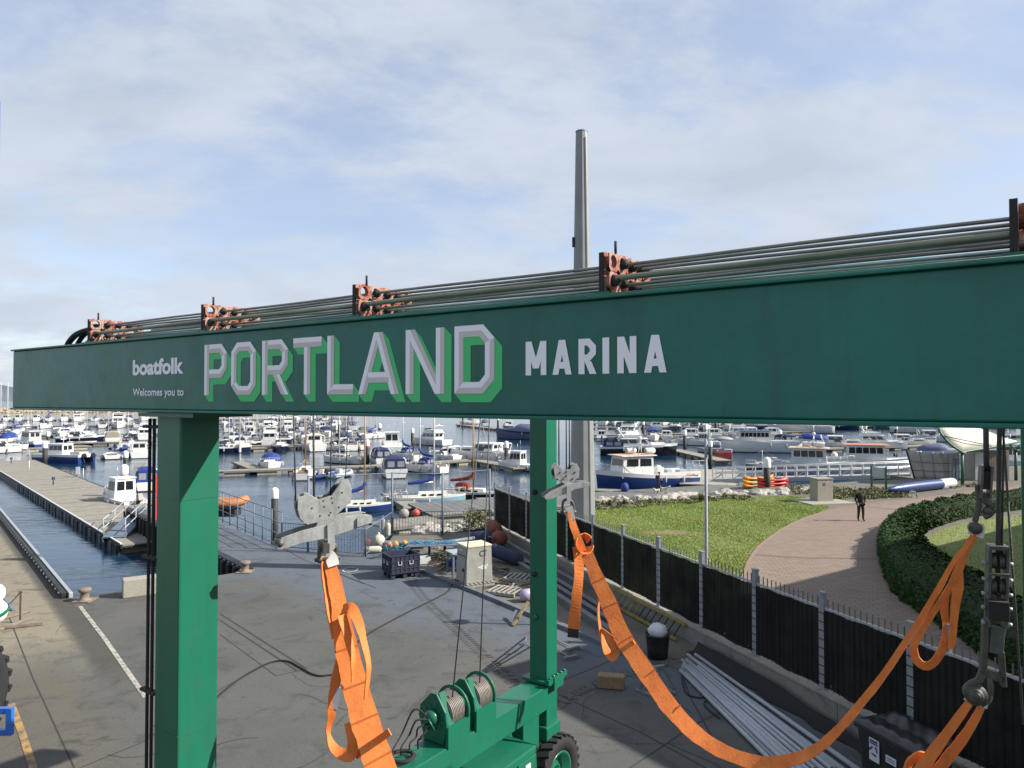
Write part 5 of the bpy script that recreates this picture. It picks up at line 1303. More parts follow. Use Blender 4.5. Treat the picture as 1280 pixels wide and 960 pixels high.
# blue covered long spars lying behind
a, b_ = at(470, 690, .35) + V((0, .6, 0)), at(625, 672, .5)
tag(MB().tube([at(515, 684, .5), at(598, 672, .6)], .09, 10).build('metal_tube', M_STEELB, loc=at(515, 684, .5)), 'long blue grey tube lying behind the workbench', 'tube')
tag(MB().box(at(505, 681, .32), (1.9, .5, .34), rz(.05)).build('storage_trunk', mat('slate_trunk', (.12, .145, .18), .6), bevel=.03, loc=at(505, 681, .1)), 'low slate blue trunk against the railings behind the orange floats', 'trunk')

# buoys and fenders
def buoy(px, py, z, r, m, lab, name='round_buoy', hang=None, grp='round mooring buoys by the railings'):
    c = at(px, py, z); t = thing(name, lab, 'buoy', c, 0, grp)
    MB().ball(c, r, 18).build('float', m, t)
    MB().lathe([(.0, 0), (r * .22, 0), (r * .2, r * .25), (r * .1, r * .32), (0, r * .32)], c + UPZ * (r * .93), n=10).build('eye', m, t)
    if hang: MB().tube([c + UPZ * r, hang], .01, 5).build('rope', M_ROPEB, t)
buoy(473, 676, .33, .33, M_BUOYW, 'large dirty white round buoy standing by the short post'); buoy(461, 679, .23, .21, M_BUOYR, 'small red round buoy left of the large white one')
buoy(505, 642, 1.22, .27, M_BUOYG, 'grey round buoy hung on the railing beside a tall post', hang=at(505, 630, 1.6)); buoy(520, 641, 1.25, .20, M_BUOYR, 'red round buoy hung on the railing beside the grey one', hang=at(520, 632, 1.6))
for k, (px, py) in enumerate(((487, 681), (494.5, 680), (506, 679))): buoy(px, py, .62, .13, M_BUOYO, 'small orange float in the row piled on blue rope', 'orange_float', None, 'orange floats on blue rope')
pl_ = MB()
for k in range(22):
    a = at(495 + rnd.uniform(-12, 14), 683, .35 + rnd.uniform(-.3, .25)); pl_.tube(spline([a, a + V((rnd.uniform(-.4, .4), rnd.uniform(-.2, .2), rnd.uniform(-.1, .2))), a + V((rnd.uniform(-.5, .5), rnd.uniform(-.2, .2), -.2))], 4), .02, 5)
tag(pl_.build('blue_rope', M_ROPEB, loc=at(495, 690, 0)), 'heap of blue rope under the orange floats behind the crate', 'rope')
def fender(p, d, L, r, m, lab, grp='long fenders lying about the yard'):
    d = V(d).normalized(); t = thing('fender', lab, 'fender', p, 0, grp)
    prof = [(.02, -L / 2 - r * .5), (r * .3, -L / 2 - r * .45), (r * .35, -L / 2 - r * .2), (r * .8, -L / 2), (r, -L / 2 + r * .5), (r, L / 2 - r * .5), (r * .8, L / 2), (r * .35, L / 2 + r * .2), (r * .3, L / 2 + r * .45), (.02, L / 2 + r * .5)]
    u = d.orthogonal().normalized(); MB().lathe(prof, p, Matrix((u, d.cross(u), d)).transposed(), 16).build('float', m, t)
    MB().tube([p + d * (L / 2 + r * .4), p + d * (L / 2 + r * 1.4)], .015, 6).build('rope', M_BUOYW, t)
fender(at(466, 687, .17), (1, .25, 0), .75, .16, M_BUOYW, 'white sausage fender lying at the foot of the buoys')
fender(at(478, 655, .9), (.06, 0, 1), .55, .11, M_BUOYW, 'white fender hanging upright on the railing by the white buoy'); fender(at(485, 662, .6), (.04, 0, 1), .6, .13, M_BUOYW, 'lower white fender hanging beside the tall post')
fender(at(632, 693, .4), (.70, -.62, -.12), 1.7, .30, M_NAVYF, 'long navy fender lying right of the cabinet'); fender(at(603, 674, .5), (.75, -.2, .1), 1.0, .42, M_NAVYF, 'fat navy fender lying behind the cabinet')
fender(at(617, 661, .8), (.4, -.7, -.2), .8, .38, M_BROWNF, 'rust red fender leaning highest on the fender heap'); fender(at(624, 673, .6), (-.5, -.6, .2), .6, .36, M_BROWNF, 'rust red fender lying lower on the heap by the wall')

# steel channels along the wall and yellow edged ladder frame
M_CHAN = mat('grey_steel_channel', (.20, .21, .22), .6, metal=.3, var=.3, scale=4)
for k, (t0, t1, off, z) in enumerate(((3.0, 11.5, 1.25, .13), (1.2, 10.5, 1.65, .13), (.6, 8.0, 2.1, .13), (6.0, 15.5, .75, .20))):
    t = thing('steel_beam', ('grey steel beam lying in the row along the wall'), 'beam', fl(t0, 0, off), 0, 'steel beams lying along the wall')
    MB().bar(fl(t0, z, off), fl(t1, z, off - .12), .05, .22).build('web', M_CHAN, t)
    for dz in (-.10, .10): MB().bar(fl(t0, z + dz, off), fl(t1, z + dz, off - .12), .20, .022).build('rail', M_CHAN, t)
t = thing('yellow_ladder', 'yellow ladder lying against the low wall by the white sack', 'ladder', fl(.3, 0, .4))
ML = mat('yellow_fibreglass', (.30, .235, .05), .7, var=.4, scale=5)
for o_, z in ((.55, .10), (.22, .50)): MB().bar(fl(-.2, z, o_), fl(4.4, z, o_ + .05), .06, .08).build('stile', ML, t)
for i in range(13): MB().bar(fl(0 + i * .34, .10, .55), fl(0 + i * .34, .50, .22), .03, .03).build('rung', M_RUSTB if i < 7 else ML, t)

# black tub with white sack
c = at(822, 822, 0); t = thing('black_tub', 'black plastic tub by the low wall', 'tub', c)
MB().lathe([(.0, .01), (.27, 0), (.30, .3), (.33, .62), (.35, .64), (.35, .68), (.31, .67), (.29, .4), (.26, .1), (0, .1)], c, n=20).build('body', M_BLACKPL, t)
bm_ = MB(); bm_.ball(c + V((0, 0, .72)), .25, 16, None, (1.05, 1, .95)); r3 = random.Random(2)
for i, p in enumerate(bm_.v):
    q = p - (c + V((0, 0, .72))); bm_.v[i] = p + q * (.16 * math.sin(q.x * 23 + q.z * 17) * math.cos(q.y * 21))
tag(bm_.build('plastic_sack', mat('white_plastic_sack', (.58, .59, .60), .4, var=.2, scale=9), loc=c + V((0, 0, .5))), 'crumpled white plastic sack stuffed in the black tub', 'sack')
# timber block, trestle, tool heads, prop
c = at(764, 851, .17); Rm = rz(R_(-12))
b = MB(); b.box(c, (.66, .30, .31), Rm); o = b.build('timber_block', M_WOOD, bevel=.02, loc=c); tag(o, 'short squared timber block lying on the concrete', 'timber block')
c = at(822, 880, 0); t = thing('metal_trestle', 'low grey metal trestle on splayed legs', 'trestle', c)
MB().bar(at(803, 838, .55), at(830, 832, .55), .1, .06).build('top_bar', M_CHAN, t)
for (a, q) in (((808, 838), (800, 862)), ((812, 838), (840, 868)), ((826, 834), (816, 866)), ((828, 834), (843, 860))):
    MB().bar(at(*a, .53), at(*q, .03), .05, .05).build('leg', M_CHAN, t)
MB().bar(at(795, 862, .03), at(822, 872, .03), .07, .05).build('foot_bar', M_CHAN, t); MB().bar(at(826, 855, .03), at(844, 867, .03), .07, .05).build('foot_bar', M_CHAN, t)
def brush(a, q, lab):
    t = thing('yard_brush', lab, 'brush', at(*a, .04), 0, 'yard brushes on the ground')
    A1, B1 = at(*a, .05), at(*q, .05); MB().tube([A1, B1], .018, 6).build('handle', M_PALLW, t)
    d = (B1 - A1).normalized(); n_ = V((-d.y, d.x, 0)); MB().bar(B1 - n_ * .22, B1 + n_ * .22, .10, .09).build('head', M_CHAN, t)
brush((690, 797), (716, 810), 'yard brush lying with its head by the far leg'); brush((696, 812), (713, 822), 'second yard brush lying nearer the green leg')
c = at(655, 778, 0); t = thing('timber_prop', 'slanting raw timber prop beside the far green leg', 'prop', c)
MB().bar(at(641, 782, .03), at(660, 752, .55), .09, .05).build('plank', M_WOOD, t); MB().bar(at(643, 781, .03), at(646, 763, .3), .12, .04).build('brace', M_CHAN, t)
c = at(652, 808, 0); t = thing('step_trestle', 'thin dark folding step frame left of the far leg', 'trestle', c)
for (a, q) in (((656, 775, .95), (647, 812, 0)), ((658, 775, .95), (664, 808, 0)), ((657, 773, .95), (658, 796, 0))): MB().bar(at(a[0], a[1], 0) + V((0, -.6, a[2])) * 1.0 if False else at(a[0], a[1] + 30, a[2]), at(*q), .035, .035).build('leg', M_CHAN, t)
for z in (.3, .6): MB().bar(at(649, 806, z), at(663, 803, z), .03, .03).build('rung', M_CHAN, t)
nh = MB(); r9 = random.Random(12)
for k in range(90):
    p = at(552 + r9.gauss(0, 5), 695 + r9.gauss(0, 2), .1 + abs(r9.gauss(0, .22))); nh.tube(spline([p, p + V((r9.uniform(-.3, .3), r9.uniform(-.25, .25), r9.uniform(-.1, .12))), p + V((r9.uniform(-.4, .4), r9.uniform(-.3, .3), -.08))], 3), .015, 4)
tag(nh.build('net_heap', mat('olive_net', (.10, .105, .06), .95, var=.4, scale=9), loc=at(552, 697, 0)), 'heap of dull olive netting under the end of the workbench', 'net')
c = at(650, 752, .02); t = thing('paint_tub', 'mauve white tub lying among the scraps by the far leg', 'tub', c)
MB().lathe([(0, 0), (.2, 0), (.23, .4), (.20, .41), (.18, .05), (0, .04)], c + V((0, 0, .22)), axes((0, .3, 1), (0, 1, -.3), (1, .2, 0)), 14).build('body', mat('mauve_plastic', (.36, .32, .44), .5, var=.2), t)
for k, (px, py) in enumerate(((525, 704), (566, 706))):
    c = at(px, py, .02); A2 = rz(.4 + k); t = thing('fish_box', ('pale grey fish box under the left end of the workbench', 'blue fish box on the gravel left of the pale blue table')[k], 'box', c)
    mm_ = (M_PALEG, M_BLUEH)[k]
    MB().box(c + V((0, 0, .02)), (.8, .45, .03), A2).build('floor', mm_, t)
    for sx, sy, ox, oy in ((.8, .03, 0, .22), (.8, .03, 0, -.22), (.03, .45, .4, 0), (.03, .45, -.4, 0)): MB().box(c + A2 @ V((ox, oy, .14)), (sx, sy, .26), A2).build('side', mm_, t)
# odds and ends on the gravel
sc = MB(); r4 = random.Random(4)
for k in range(150):
    px = r4.uniform(545, 690); p = at(px, 690 + (px - 560) * .35 + r4.uniform(-5, 25), .05); d = V((r4.uniform(-1, 1), r4.uniform(-.6, .6), r4.uniform(-.04, .1))).normalized()
    sc.bar(p - d * r4.uniform(.1, .5), p + d * r4.uniform(.1, .5), r4.uniform(.03, .08), r4.uniform(.02, .06), (M_CHAN, M_PALLW, M_RUSTB, M_WOOD)[k % 4])
sc.build('debris', M_CHAN)['kind'] = 'stuff'
tag(MB().tube(spline([at(x, y, .03) for x, y in ((580, 715), (566, 728), (557, 741), (500, 770), (450, 800), (432, 836), (408, 844), (392, 843), (375, 834), (358, 826), (335, 829), (300, 848), (268, 874))], 8), .022, 6).build('power_cable', M_RUBBER, loc=at(450, 800, 0)), 'black power cable trailing from the grey cabinet over the concrete', 'cable')
tag(MB().tube(spline([at(x, y, .03) for x, y in ((852, 846), (858, 866), (875, 872), (892, 868), (880, 880), (900, 898))], 8), .018, 6).build('power_cable', M_RUBBER, loc=at(860, 866, 0)), 'short black cable on the ground by the pipes', 'cable')

# bundle of pipes along the wall
M_PVC = mat('pale_grey_pipe', (.40, .42, .46), .45, var=.15, scale=2)
r5 = random.Random(6)
k = 0
def pipe_line(f, lay): return at(852 + f * 26, 838 - f * 18, .06), at(985 + f * 92, 972 - f * 15, .06)
for lay, n in ((0, 13), (1, 7)):
    for i in range(n):
        f = (i + .3 + .5 * lay + r5.uniform(-.2, .2)) / 13
        a, q = pipe_line(f, lay); z = .055 + lay * .105 + r5.uniform(0, .012)
        u = (q - a).normalized(); a = a + u * r5.uniform(-.5, .6); q = q + u * r5.uniform(-.1, .5) * (1 if f > .5 else 1)
        a.z = z; q.z = z; rr = r5.choice((.05, .05, .043))
        a.x += r5.uniform(-.08, .08)
        w_ = u.orthogonal().normalized(); L = (q - a).length
        b = MB(); b.lathe([(rr * .86, .02), (rr * .86, 0), (rr, 0), (rr, L), (rr * .86, L), (rr * .86, L - .25)], a, Matrix((w_, u.cross(w_), u)).transposed(), 10)
        tag(b.build('grey_pipe', M_PVC if (i + lay) % 5 else M_GALV, loc=a), 'long pale grey pipe in the bundle along the low wall', 'pipe', 'bundle of pipes by the wall')
sh = MB(); n = 14; vs = []; fs = []
for i in range(n + 1):
    tt = -1.0 - i * .5
    for j, (o_, z) in enumerate(((.34, .50 - .02 * math.sin(i * 1.7)), (.37, .30), (.5 + .05 * math.sin(i), .05), (.75 + .06 * math.sin(i * 2), .03))): vs.append(fl(tt, max(.03, z * .55 - (0.0 if i < 6 else (i - 6) * .04)), o_ + .02 * math.sin(i * 2.3 + j)))
for i in range(n):
    for j in range(3): fs.append((i * 4 + j, i * 4 + 4 + j, i * 4 + 5 + j, i * 4 + 1 + j))
sh.add(vs, fs, None, True); tag(sh.build('black_sheeting', M_RUBBER, loc=fl(-3, 0, .5)), 'black plastic sheeting slumped against the low wall behind the pipes', 'sheeting')

# wheeled bin
A_c = at(1066, 893, 1.33); A_c.z = 0; d_ = V((FD.x, FD.y, 0)); w_ = -FN
bc = A_c + d_ * .66 + w_ * .52; MXb = axes(d_, w_ if False else UPZ.cross(d_))
t = thing('wheeled_bin', 'big black wheeled rubbish bin with a wrinkled lid', 'bin', bc)
b = MB(); b.box(bc + V((0, 0, .62)), (1.08, .82, 1.0), MXb, top=(1.14, 1.14)); b.build('body', M_BLACKPL, t, bevel=.03)
b = MB(); b.box(bc + V((0, 0, 1.17)), (1.33, 1.03, .10), MXb); b.build('rim', M_BLACKPL, t, bevel=.03)
vs = []; fs = []; n = 22
for i in range(n + 1):
    for j in range(n + 1):
        x = (i / n - .5); y = (j / n - .5); e = min(1, min(.5 - abs(x), .5 - abs(y)) * 9)
        z = 1.23 + .07 * e + .018 * e * math.sin(x * 11 + y * 5) * math.cos(y * 9 + x * 3) + .02 * e * math.sin(x * 31 + y * 22) - .06 * e * (1 - min(1, abs(y) * 3))
        vs.append(bc + MXb @ V((x * 1.37, y * 1.06, z)))
for i in range(n):
    for j in range(n): fs.append((i * (n + 1) + j, (i + 1) * (n + 1) + j, (i + 1) * (n + 1) + j + 1, i * (n + 1) + j + 1))
b = MB(); b.add(vs, fs, None, True); b.build('lid', mat('glossy_black_lid', (.016, .016, .018), .32, var=.3, scale=7), t)
for sx in (-.42, .42):
    for sy in (-.3, .3): MB().lathe([(0, -.03), (.09, -.03), (.1, 0), (.09, .03), (0, .03)], bc + MXb @ V((sx, sy, .1)), axes(d_, UPZ), 14).build('wheel', M_RUBBER, t)
fn_ = FN; M_STK = mat('sticker_white', (.62, .62, .66), .5, var=.05); M_STR = mat('sticker_red', (.40, .04, .05), .5, var=.05); M_STN = mat('sticker_navy', (.04, .05, .16), .5, var=.05)
def stk(x, z, sx, sz, m, lift, p_): 
    slope = .07; y = (.41 + slope * (z - .12)) + .012 + lift
    return MB().box(bc + d_ * x + fn_ * y + V((0, 0, z)), (sx, .006, sz), axes(d_, fn_)).build('sticker', m, p_)
s1 = stk(-.22, .86, .22, .40, M_STK, 0, t); 
for part_, args in (('band', (-.22, .705, .218, .07, M_STR, .006)), ('head', (-.22, 1.02, .16, .035, M_STN, .006)), ('head2', (-.22, .975, .17, .02, M_STN, .006))): stk(*args, s1).name = 'printed_band'
ar = MB(); cc = bc + d_ * -.22 + fn_ * (.41 + .07 * .72 + .028) + V((0, 0, .85))
for q in range(3):
    a = math.pi / 2 + q * 2 * math.pi / 3
    f2 = lambda r, an: cc + d_ * (r * math.cos(an)) + UPZ * (r * math.sin(an))
    A0, B0 = f2(.075, a + .35), f2(.075, a + 2 * math.pi / 3 - .75)
    dr = (B0 - A0).normalized(); nr_ = fn_.cross(dr)
    ar.add([A0 - nr_ * .014, B0 - nr_ * .014, B0 + nr_ * .014, A0 + nr_ * .014], [(0, 1, 2, 3)]); ar.add([B0 - nr_ * .03, B0 + dr * .045, B0 + nr_ * .03], [(0, 1, 2)])
ar.build('recycling_arrows', M_STN, s1)
s2 = stk(.14, .84, .22, .13, M_STK, 0, t)
for z in (.86, .82): stk(.14, z, .16, .012, M_STN, .006, s2).name = 'printed_band'

# left edge: ring stand with fenders, blue machine
c = at(26, 778, .01); t = thing('chain_stanchion', 'rusty stanchion with a chain on the sandy quay', 'stanchion', c)
MB().box(c + V((0, 0, .5)), (.07, .07, 1.0)).build('post', MATS['rusty_iron'], t); MB().box(c + V((.02, -.02, 1.0)), (.13, .09, .03)).build('cap', MATS['rusty_iron'], t)
MB().tube(spline([c + V((-.05, 0, .95)), c + V((-.5, .1, .55)), c + V((-1.1, .15, .6))], 6), .018, 6).build('chain', MATS['rusty_iron'], t)
for (a, q) in (((-10, 790), (38, 772)), ((-10, 786), (54, 779)), ((-10, 776), (38, 763))): MB().bar(at(*a, .06), at(*q, .06), .08, .08).build('base_rail', MATS['rusty_iron'], t)
MB().bar(at(-6, 732, .6), at(17, 763, .02), .09, .05).build('leaning_bar', M_STEELB, t)
bw = thing('striped_buoy', 'white buoy with a green stripe on the sandy quay', 'buoy', at(-1, 768, .4))
MB().ball(at(-9, 765, .42), .42, 18).build('float', M_CAP, bw); MB().lathe([(.412, -.07), (.427, -.05), (.427, .05), (.412, .07)], at(-9, 765, .42), axes((1, 0, 0), (0, 1, .3)), 20).build('stripe', M_GREEN, bw)
b2 = thing('white_buoy', 'plain white buoy stacked above the green striped one', 'buoy', at(-3, 745, .9)); MB().ball(at(-8, 742, .98), .33, 16).build('float', M_CAP, b2)
M_BLUEM = mat('machine_blue_paint', (0.02, 0.13, 0.50), 0.35, var=.15, scale=3, coat=.3)
wc = V((-11.28, 14.6, 1.17)); mach = thing('blue_boat_mover', 'blue boat mover with a huge black tyre at the picture edge', 'boat mover', V((wc.x, wc.y, 0)))
tyre(wc, 1.17, .72, (1, -.10, 0), mach, lugs=22, rim=M_BLUEM)
GY = 13.0; gz = lambda py: atY(8, py, GY).z; gxr = atY(15, 900, GY).x
for py in (888, 915): MB().bar(V((gxr - 1.2, GY, gz(py))), V((gxr, GY, gz(py))), .09, .10).build('guard_bar', M_BLUEM, mach)
MB().bar(V((gxr - .03, GY - .01, gz(918))), V((gxr - .03, GY - .01, gz(885))), .085, .10, up=(1, 0, 0)).build('guard_bar', M_BLUEM, mach)
MB().bar(V((gxr - 1.2, GY, gz(902))), V((gxr - 3.4, 14.6, gz(902))), .2, .2).build('guard_arm', M_BLUEM, mach)
MB().box(V((wc.x - .9, wc.y, 6.6)), (.5, .5, 13.0)).build('leg', M_BLUEM, mach)
tb_ = atY(1.5, 155, 14.6); MB().box(V((tb_.x - .80, 14.6, tb_.z)), (1.2, .5, 1.1)).build('top_beam', M_BLUEM, mach)
MB().box(V((wc.x - .6, wc.y, 1.2)), (.5, 1.2, .3)).build('axle_beam', M_BLUEM, mach)

# ------------------------------------------------------------------ public side objects
c = at(1030, 628, LZ); t = thing('service_kiosk', 'pale concrete service cabinet beside the path', 'kiosk', c)
MB().box(c + V((0, .4, .75)), (1.15, .85, 1.5), rz(R_(12))).build('body', M_CAPC, t, bevel=.02); MB().box(c + V((0, .4, 1.53)), (1.22, .92, .07), rz(R_(12))).build('lid', M_CAPC, t)
MB().box(c + V((.2, -.06, 1.32)), (.16, .02, .16), rz(R_(12))).build('vent', M_GREYG, t)
tag(MB().box(c + V((-.1, .1, .04)), (3.2, 2.6, .09), rz(R_(12))).build('paved_pad', M_CAPC, loc=c), 'flat pale concrete pad under the service cabinet', 'pad')
M_DKGREEN = mat('dark_green_paint', (.012, .10, .05), .5, var=.15)
c = at(1098, 614, LZ); t = thing('notice_board', 'green framed notice board with a pale blank panel', 'notice board', c)
for px in (1089.5, 1107.5): p = at(px, 615 if px > 1100 else 612, LZ); MB().box(p + V((0, 0, .9)), (.12, .12, 1.8)).build('post', M_DKGREEN, t)
p0, p1 = at(1089.5, 612, LZ), at(1107.5, 615, LZ); MB().bar(p0 + V((0, 0, 1.35)), p1 + V((0, 0, 1.35)), .05, .75).build('panel', mat('pale_notice', (.33, .40, .40), .5, var=.1), t)
# long blue and white rolled boat on blocks
a, q = at(1111, 612, .85), at(1192, 603, .85); t = thing('covered_rowing_boat', 'long blue covered rowing boat with white end on chocks', 'boat', a.lerp(q, .5) - V((0, 0, .4)))
u = (q - a).normalized(); wv = u.orthogonal().normalized(); L = (q - a).length; MM = Matrix((wv, u.cross(wv), u)).transposed()
MB().lathe([(.02, 0), (.14, .15), (.26, .8), (.33, 2.0), (.36, 3.2), (.36, L * .78)], a, MM, 16).build('blue_cover', M_BLUEH, t); MB().lathe([(.365, L * .775), (.37, L - .25), (.33, L - .08), (.2, L), (0, L)], a, MM, 16).build('white_end', M_WHITE, t)
for f in (.3, .82): MB().box(a.lerp(q, f) - V((0, .1, .42)), (.5, .6, .34)).build('chock', M_GREYG, t)
# grey net screens and hut behind
M_NET = mat('grey_net_sheet', (.46, .47, .46), .8, var=.25, scale=2, bump=.3)
def netpanel(corners, lab):
    t = thing('net_screen', lab, 'screen', corners[0], 0, 'grey net screens by the shelter')
    a, b_, c_, d_2 = corners; th = V((0, .06, 0)); n = 8; vs = []; fs = []
    for i in range(n + 1):
        for j in range(n + 1):
            f, g = i / n, j / n; p = (a.lerp(b_, f)).lerp(d_2.lerp(c_, f), g); vs.append(p + V((0, .025 * math.sin(f * 7) * math.sin(g * 5 + f * 2), 0)))
    for i in range(n):
        for j in range(n): fs.append((i * (n + 1) + j, (i + 1) * (n + 1) + j, (i + 1) * (n + 1) + j + 1, i * (n + 1) + j + 1))
    b = MB(); b.add(vs, fs, None, True); sol = b.build('sheet', M_NET, t); md = sol.modifiers.new('thick', 'SOLIDIFY'); md.thickness = .03
    MB().tube([a, d_2], .06, 6).build('pole', M_RUSTB, t)
    fr = MB()
    for g in (.3, .62): fr.tube([a.lerp(d_2, g) + V((0, -.06, 0)), b_.lerp(c_, g) + V((0, -.06, 0))], .02, 5)
    for f in (.35, .7): fr.tube([a.lerp(b_, f) + V((0, -.06, 0)), d_2.lerp(c_, f) + V((0, -.06, 0))], .02, 5)
    fr.build('stay', M_STEELB, t)
Yn = 60.0
netpanel([atY(1143, 598, Yn), atY(1180, 599, Yn), atY(1178, 568, Yn), atY(1133, 563, Yn)], 'leaning grey net screen with a dark pole behind the blue covered boat')
netpanel([atY(1178, 599, Yn + .4), atY(1200, 600, Yn + .4), atY(1199, 566, Yn + .4), atY(1176, 567, Yn + .4)], 'upright grey net screen next to the green shelter post')
c = atY(1232, 606, 60.5); c.z = LZ; t = thing('bin_store', 'grey boarded store behind the green shelter', 'store', c)
MB().box(c + V((0, 0, 1.25)), (2.9, 1.6, 2.5)).build('wall', mat('grey_boards', (.30, .285, .25), .85, var=.2, scale=3), t)
for i in range(9): MB().box(c + V((-.3 + i * .19, -.815, 1.25)), (.16, .03, 2.45)).build('plank', mat('brown_grey_boards', (.24, .21, .17), .85, var=.3, scale=3), t)
MB().box(c + V((-1.0, -.815, 1.2)), (.75, .03, 2.3)).build('door', M_PALEG, t)
# shelter: tilted cream oval on green branching posts
c = atY(1203, 605, 57); c.z = LZ; t = thing('canopy_shelter', 'tilted cream oval canopy on green branching posts', 'shelter', c)
M_CANV = mat('cream_canopy', (.50, .48, .40), .7, var=.08)
rimp = [atY(px, py, Y_) for px, py, Y_ in ((1174, 538, 57.4), (1176, 533, 58.4), (1183, 529.5, 59.6), (1196, 529, 60.4), (1213, 532.5, 60.8), (1235, 540, 60.8), (1256, 548, 60.5), (1274, 552.5, 60), (1240, 559, 58.5), (1203, 565.5, 57), (1190, 557, 56.9), (1180, 547, 57.1))]
rim = spline(rimp[:8], 4)[:-1] + [rimp[7], rimp[8]] + spline(rimp[9:] + [rimp[0]], 4)[:-1]
ce = sum(rim, V((0, 0, 0))) / len(rim); n = len(rim); up_ = V((0, -.35, .94))
b = MB(); vs = [ce + up_ * .25] + [ce.lerp(p, .6) + up_ * .14 for p in rim] + rim
fs = [(0, 1 + i, 1 + (i + 1) % n) for i in range(n)] + [(1 + i, 1 + n + i, 1 + n + (i + 1) % n, 1 + (i + 1) % n) for i in range(n)]
b.add(vs, fs, None, True); o = b.build('canopy', M_CANV, t); md = o.modifiers.new('thick', 'SOLIDIFY'); md.thickness = .05
MB().tube(rim + [rim[0]], .09, 8).build('rim', M_DKGREEN, t)
MB().tube([atY(1180, 545, 56.95), atY(1240, 557.5, 58.35)], .04, 6).build('spar', M_DKGREEN, t)
ux = rimp[7] - rimp[0]; vx = V((0, 1.5, .8))
for px, Yp in ((1203, 57), (1270, 60)):
    g = atY(px, 600, Yp); g.z = LZ; top = V((g.x, g.y, 3.0))
    pp_ = MB().tube([g, top], [.13, .11], 10).build('post', M_DKGREEN, t)
    for q in (((1190, 557, 56.9), (1230, 561, 58.1)) if px < 1250 else ((1262, 556, 59.7), (1278, 553, 60.2))): MB().tube([top, atY(*q)], .07, 8).build('strut', M_DKGREEN, pp_)
    MB().lathe([(.3, 0), (.3, .05), (.1, .08), (0, .08)], top - V((0, 0, .05)), n=12).build('plate', M_DKGREEN, pp_)
c = at(1232, 606, LZ)
for px, lab in ((1196, 'first slim green bollard beside the shelter post'), (1192, 'second slim green bollard beside the shelter post')):
    p = atY(px, 606, 58); p.z = LZ; t = thing('slim_bollard', lab, 'bollard', p, 0, 'slim green bollards'); MB().box(p + V((0, 0, 1.0)), (.14, .14, 2.0)).build('post', M_STEELB, t)

# stacked kayaks on the quay
def kayak(px, py, z, L, m, lab, a):
    c = at(px, py, -.9) + V((0, 0, z)); d = V((math.cos(a), math.sin(a), 0)); t = thing('kayak', lab, 'kayak', c, 0, 'stack of kayaks on the boarded quay')
    n = 9; w = UPZ.cross(d); vs = []; fs = []
    for i in range(n + 1):
        f = -1 + 2 * i / n; wd = .40 * (1 - abs(f) ** 2.6) + .02; hh = .20 + .16 * f * f
        p = c + d * (f * L / 2)
        for j in range(8):
            an = 2 * math.pi * j / 8; vs.append(p + w * (wd * math.cos(an)) + UPZ * (.19 + (hh - .08) * math.sin(an) * (.9 if math.sin(an) > 0 else 1.0) + (.05 * f * f)))
    for i in range(n):
        for j in range(8): fs.append((i * 8 + j, i * 8 + (j + 1) % 8, i * 8 + 8 + (j + 1) % 8, i * 8 + 8 + j))
    fs += [tuple(range(7, -1, -1)), tuple(n * 8 + j for j in range(8))]
    b = MB(); b.add(vs, fs, None, True); b.build('hull', m, t)
    for f in (-.22, .2): MB().lathe([(.24, 0), (.26, .04), (.2, .05), (.18, 0)], c + d * (f * L) + UPZ * .33, n=12).build('cockpit', M_BLACKPL, t)
MK1 = mat('orange_kayak', (.72, .25, .03), .45, var=.15); MK2 = mat('yellow_kayak', (.70, .38, .04), .45, var=.15); MK3 = mat('red_kayak', (.60, .04, .03), .45, var=.15)
for i, (m, s) in enumerate(((MK1, 'lowest'), (MK2, 'middle'), (MK1, 'topmost'))): kayak(948, 610 - i * .2, i * .34, 3.5, m, s + ' orange yellow kayak of the stack by the pile', .35 + .03 * i)
for i, s in enumerate(('lowest', 'middle', 'topmost')): kayak(966, 611.5, i * .32, 3.0, MK3, s + ' red kayak of the stack by the pile', .25 - .04 * i)
# ------------------------------------------------------------------ people and dogs
def skin_body(joints, edges, root, mats, classify, name, parent, sub=2):
    """one continuous body grown over a skeleton; classify(co) -> material index"""
    names = list(joints); idx = {n: i for i, n in enumerate(names)}
    me = bpy.data.meshes.new(name); me.from_pydata([joints[n][0] for n in names], [(idx[a], idx[c]) for a, c in edges], []); me.update()
    ob = bpy.data.objects.new(name, me); COL.objects.link(ob)
    ob.modifiers.new('skin', 'SKIN'); ss = ob.modifiers.new('sub', 'SUBSURF'); ss.levels = sub; ss.render_levels = sub
    if not me.skin_vertices: 
        bpy.context.view_layer.objects.active = ob
    sv = me.skin_vertices[0].data
    for n in names:
        r = joints[n][1]; sv[idx[n]].radius = r if isinstance(r, tuple) else (r, r); sv[idx[n]].use_root = (n == root)
    dg = bpy.context.evaluated_depsgraph_get(); nm = bpy.data.meshes.new_from_object(ob.evaluated_get(dg))
    for m in mats: nm.materials.append(m) if len(nm.materials) < len(mats) else None
    nm.materials.clear()
    for m in mats: nm.materials.append(m)
    for p in nm.polygons: p.material_index = classify(p.center); p.use_smooth = True
    ob.modifiers.clear(); ob.data = nm; bpy.data.meshes.remove(me)
    ob.parent = parent; return ob
M_SKIN = mat('skin', (.42, .24, .17), .6, var=.1); M_DARKCL = mat('black_jacket', (.012, .012, .015), .8, var=.3, scale=9, bump=.4, bscale=14)
M_TROUS = mat('dark_trousers', (.017, .018, .024), .85, var=.3, scale=9, bump=.3, bscale=14); M_SHOE = mat('dark_shoe', (.02, .018, .016), .7); M_CAPM = mat('dark_cap', (.02, .02, .024), .9)
M_PLUM = mat('plum_jacket', (.055, .018, .022), .8, var=.3, scale=9); M_HAIR = mat('dark_hair', (.03, .022, .016), .8); M_SLATE = mat('slate_bag', (.035, .04, .055), .8)
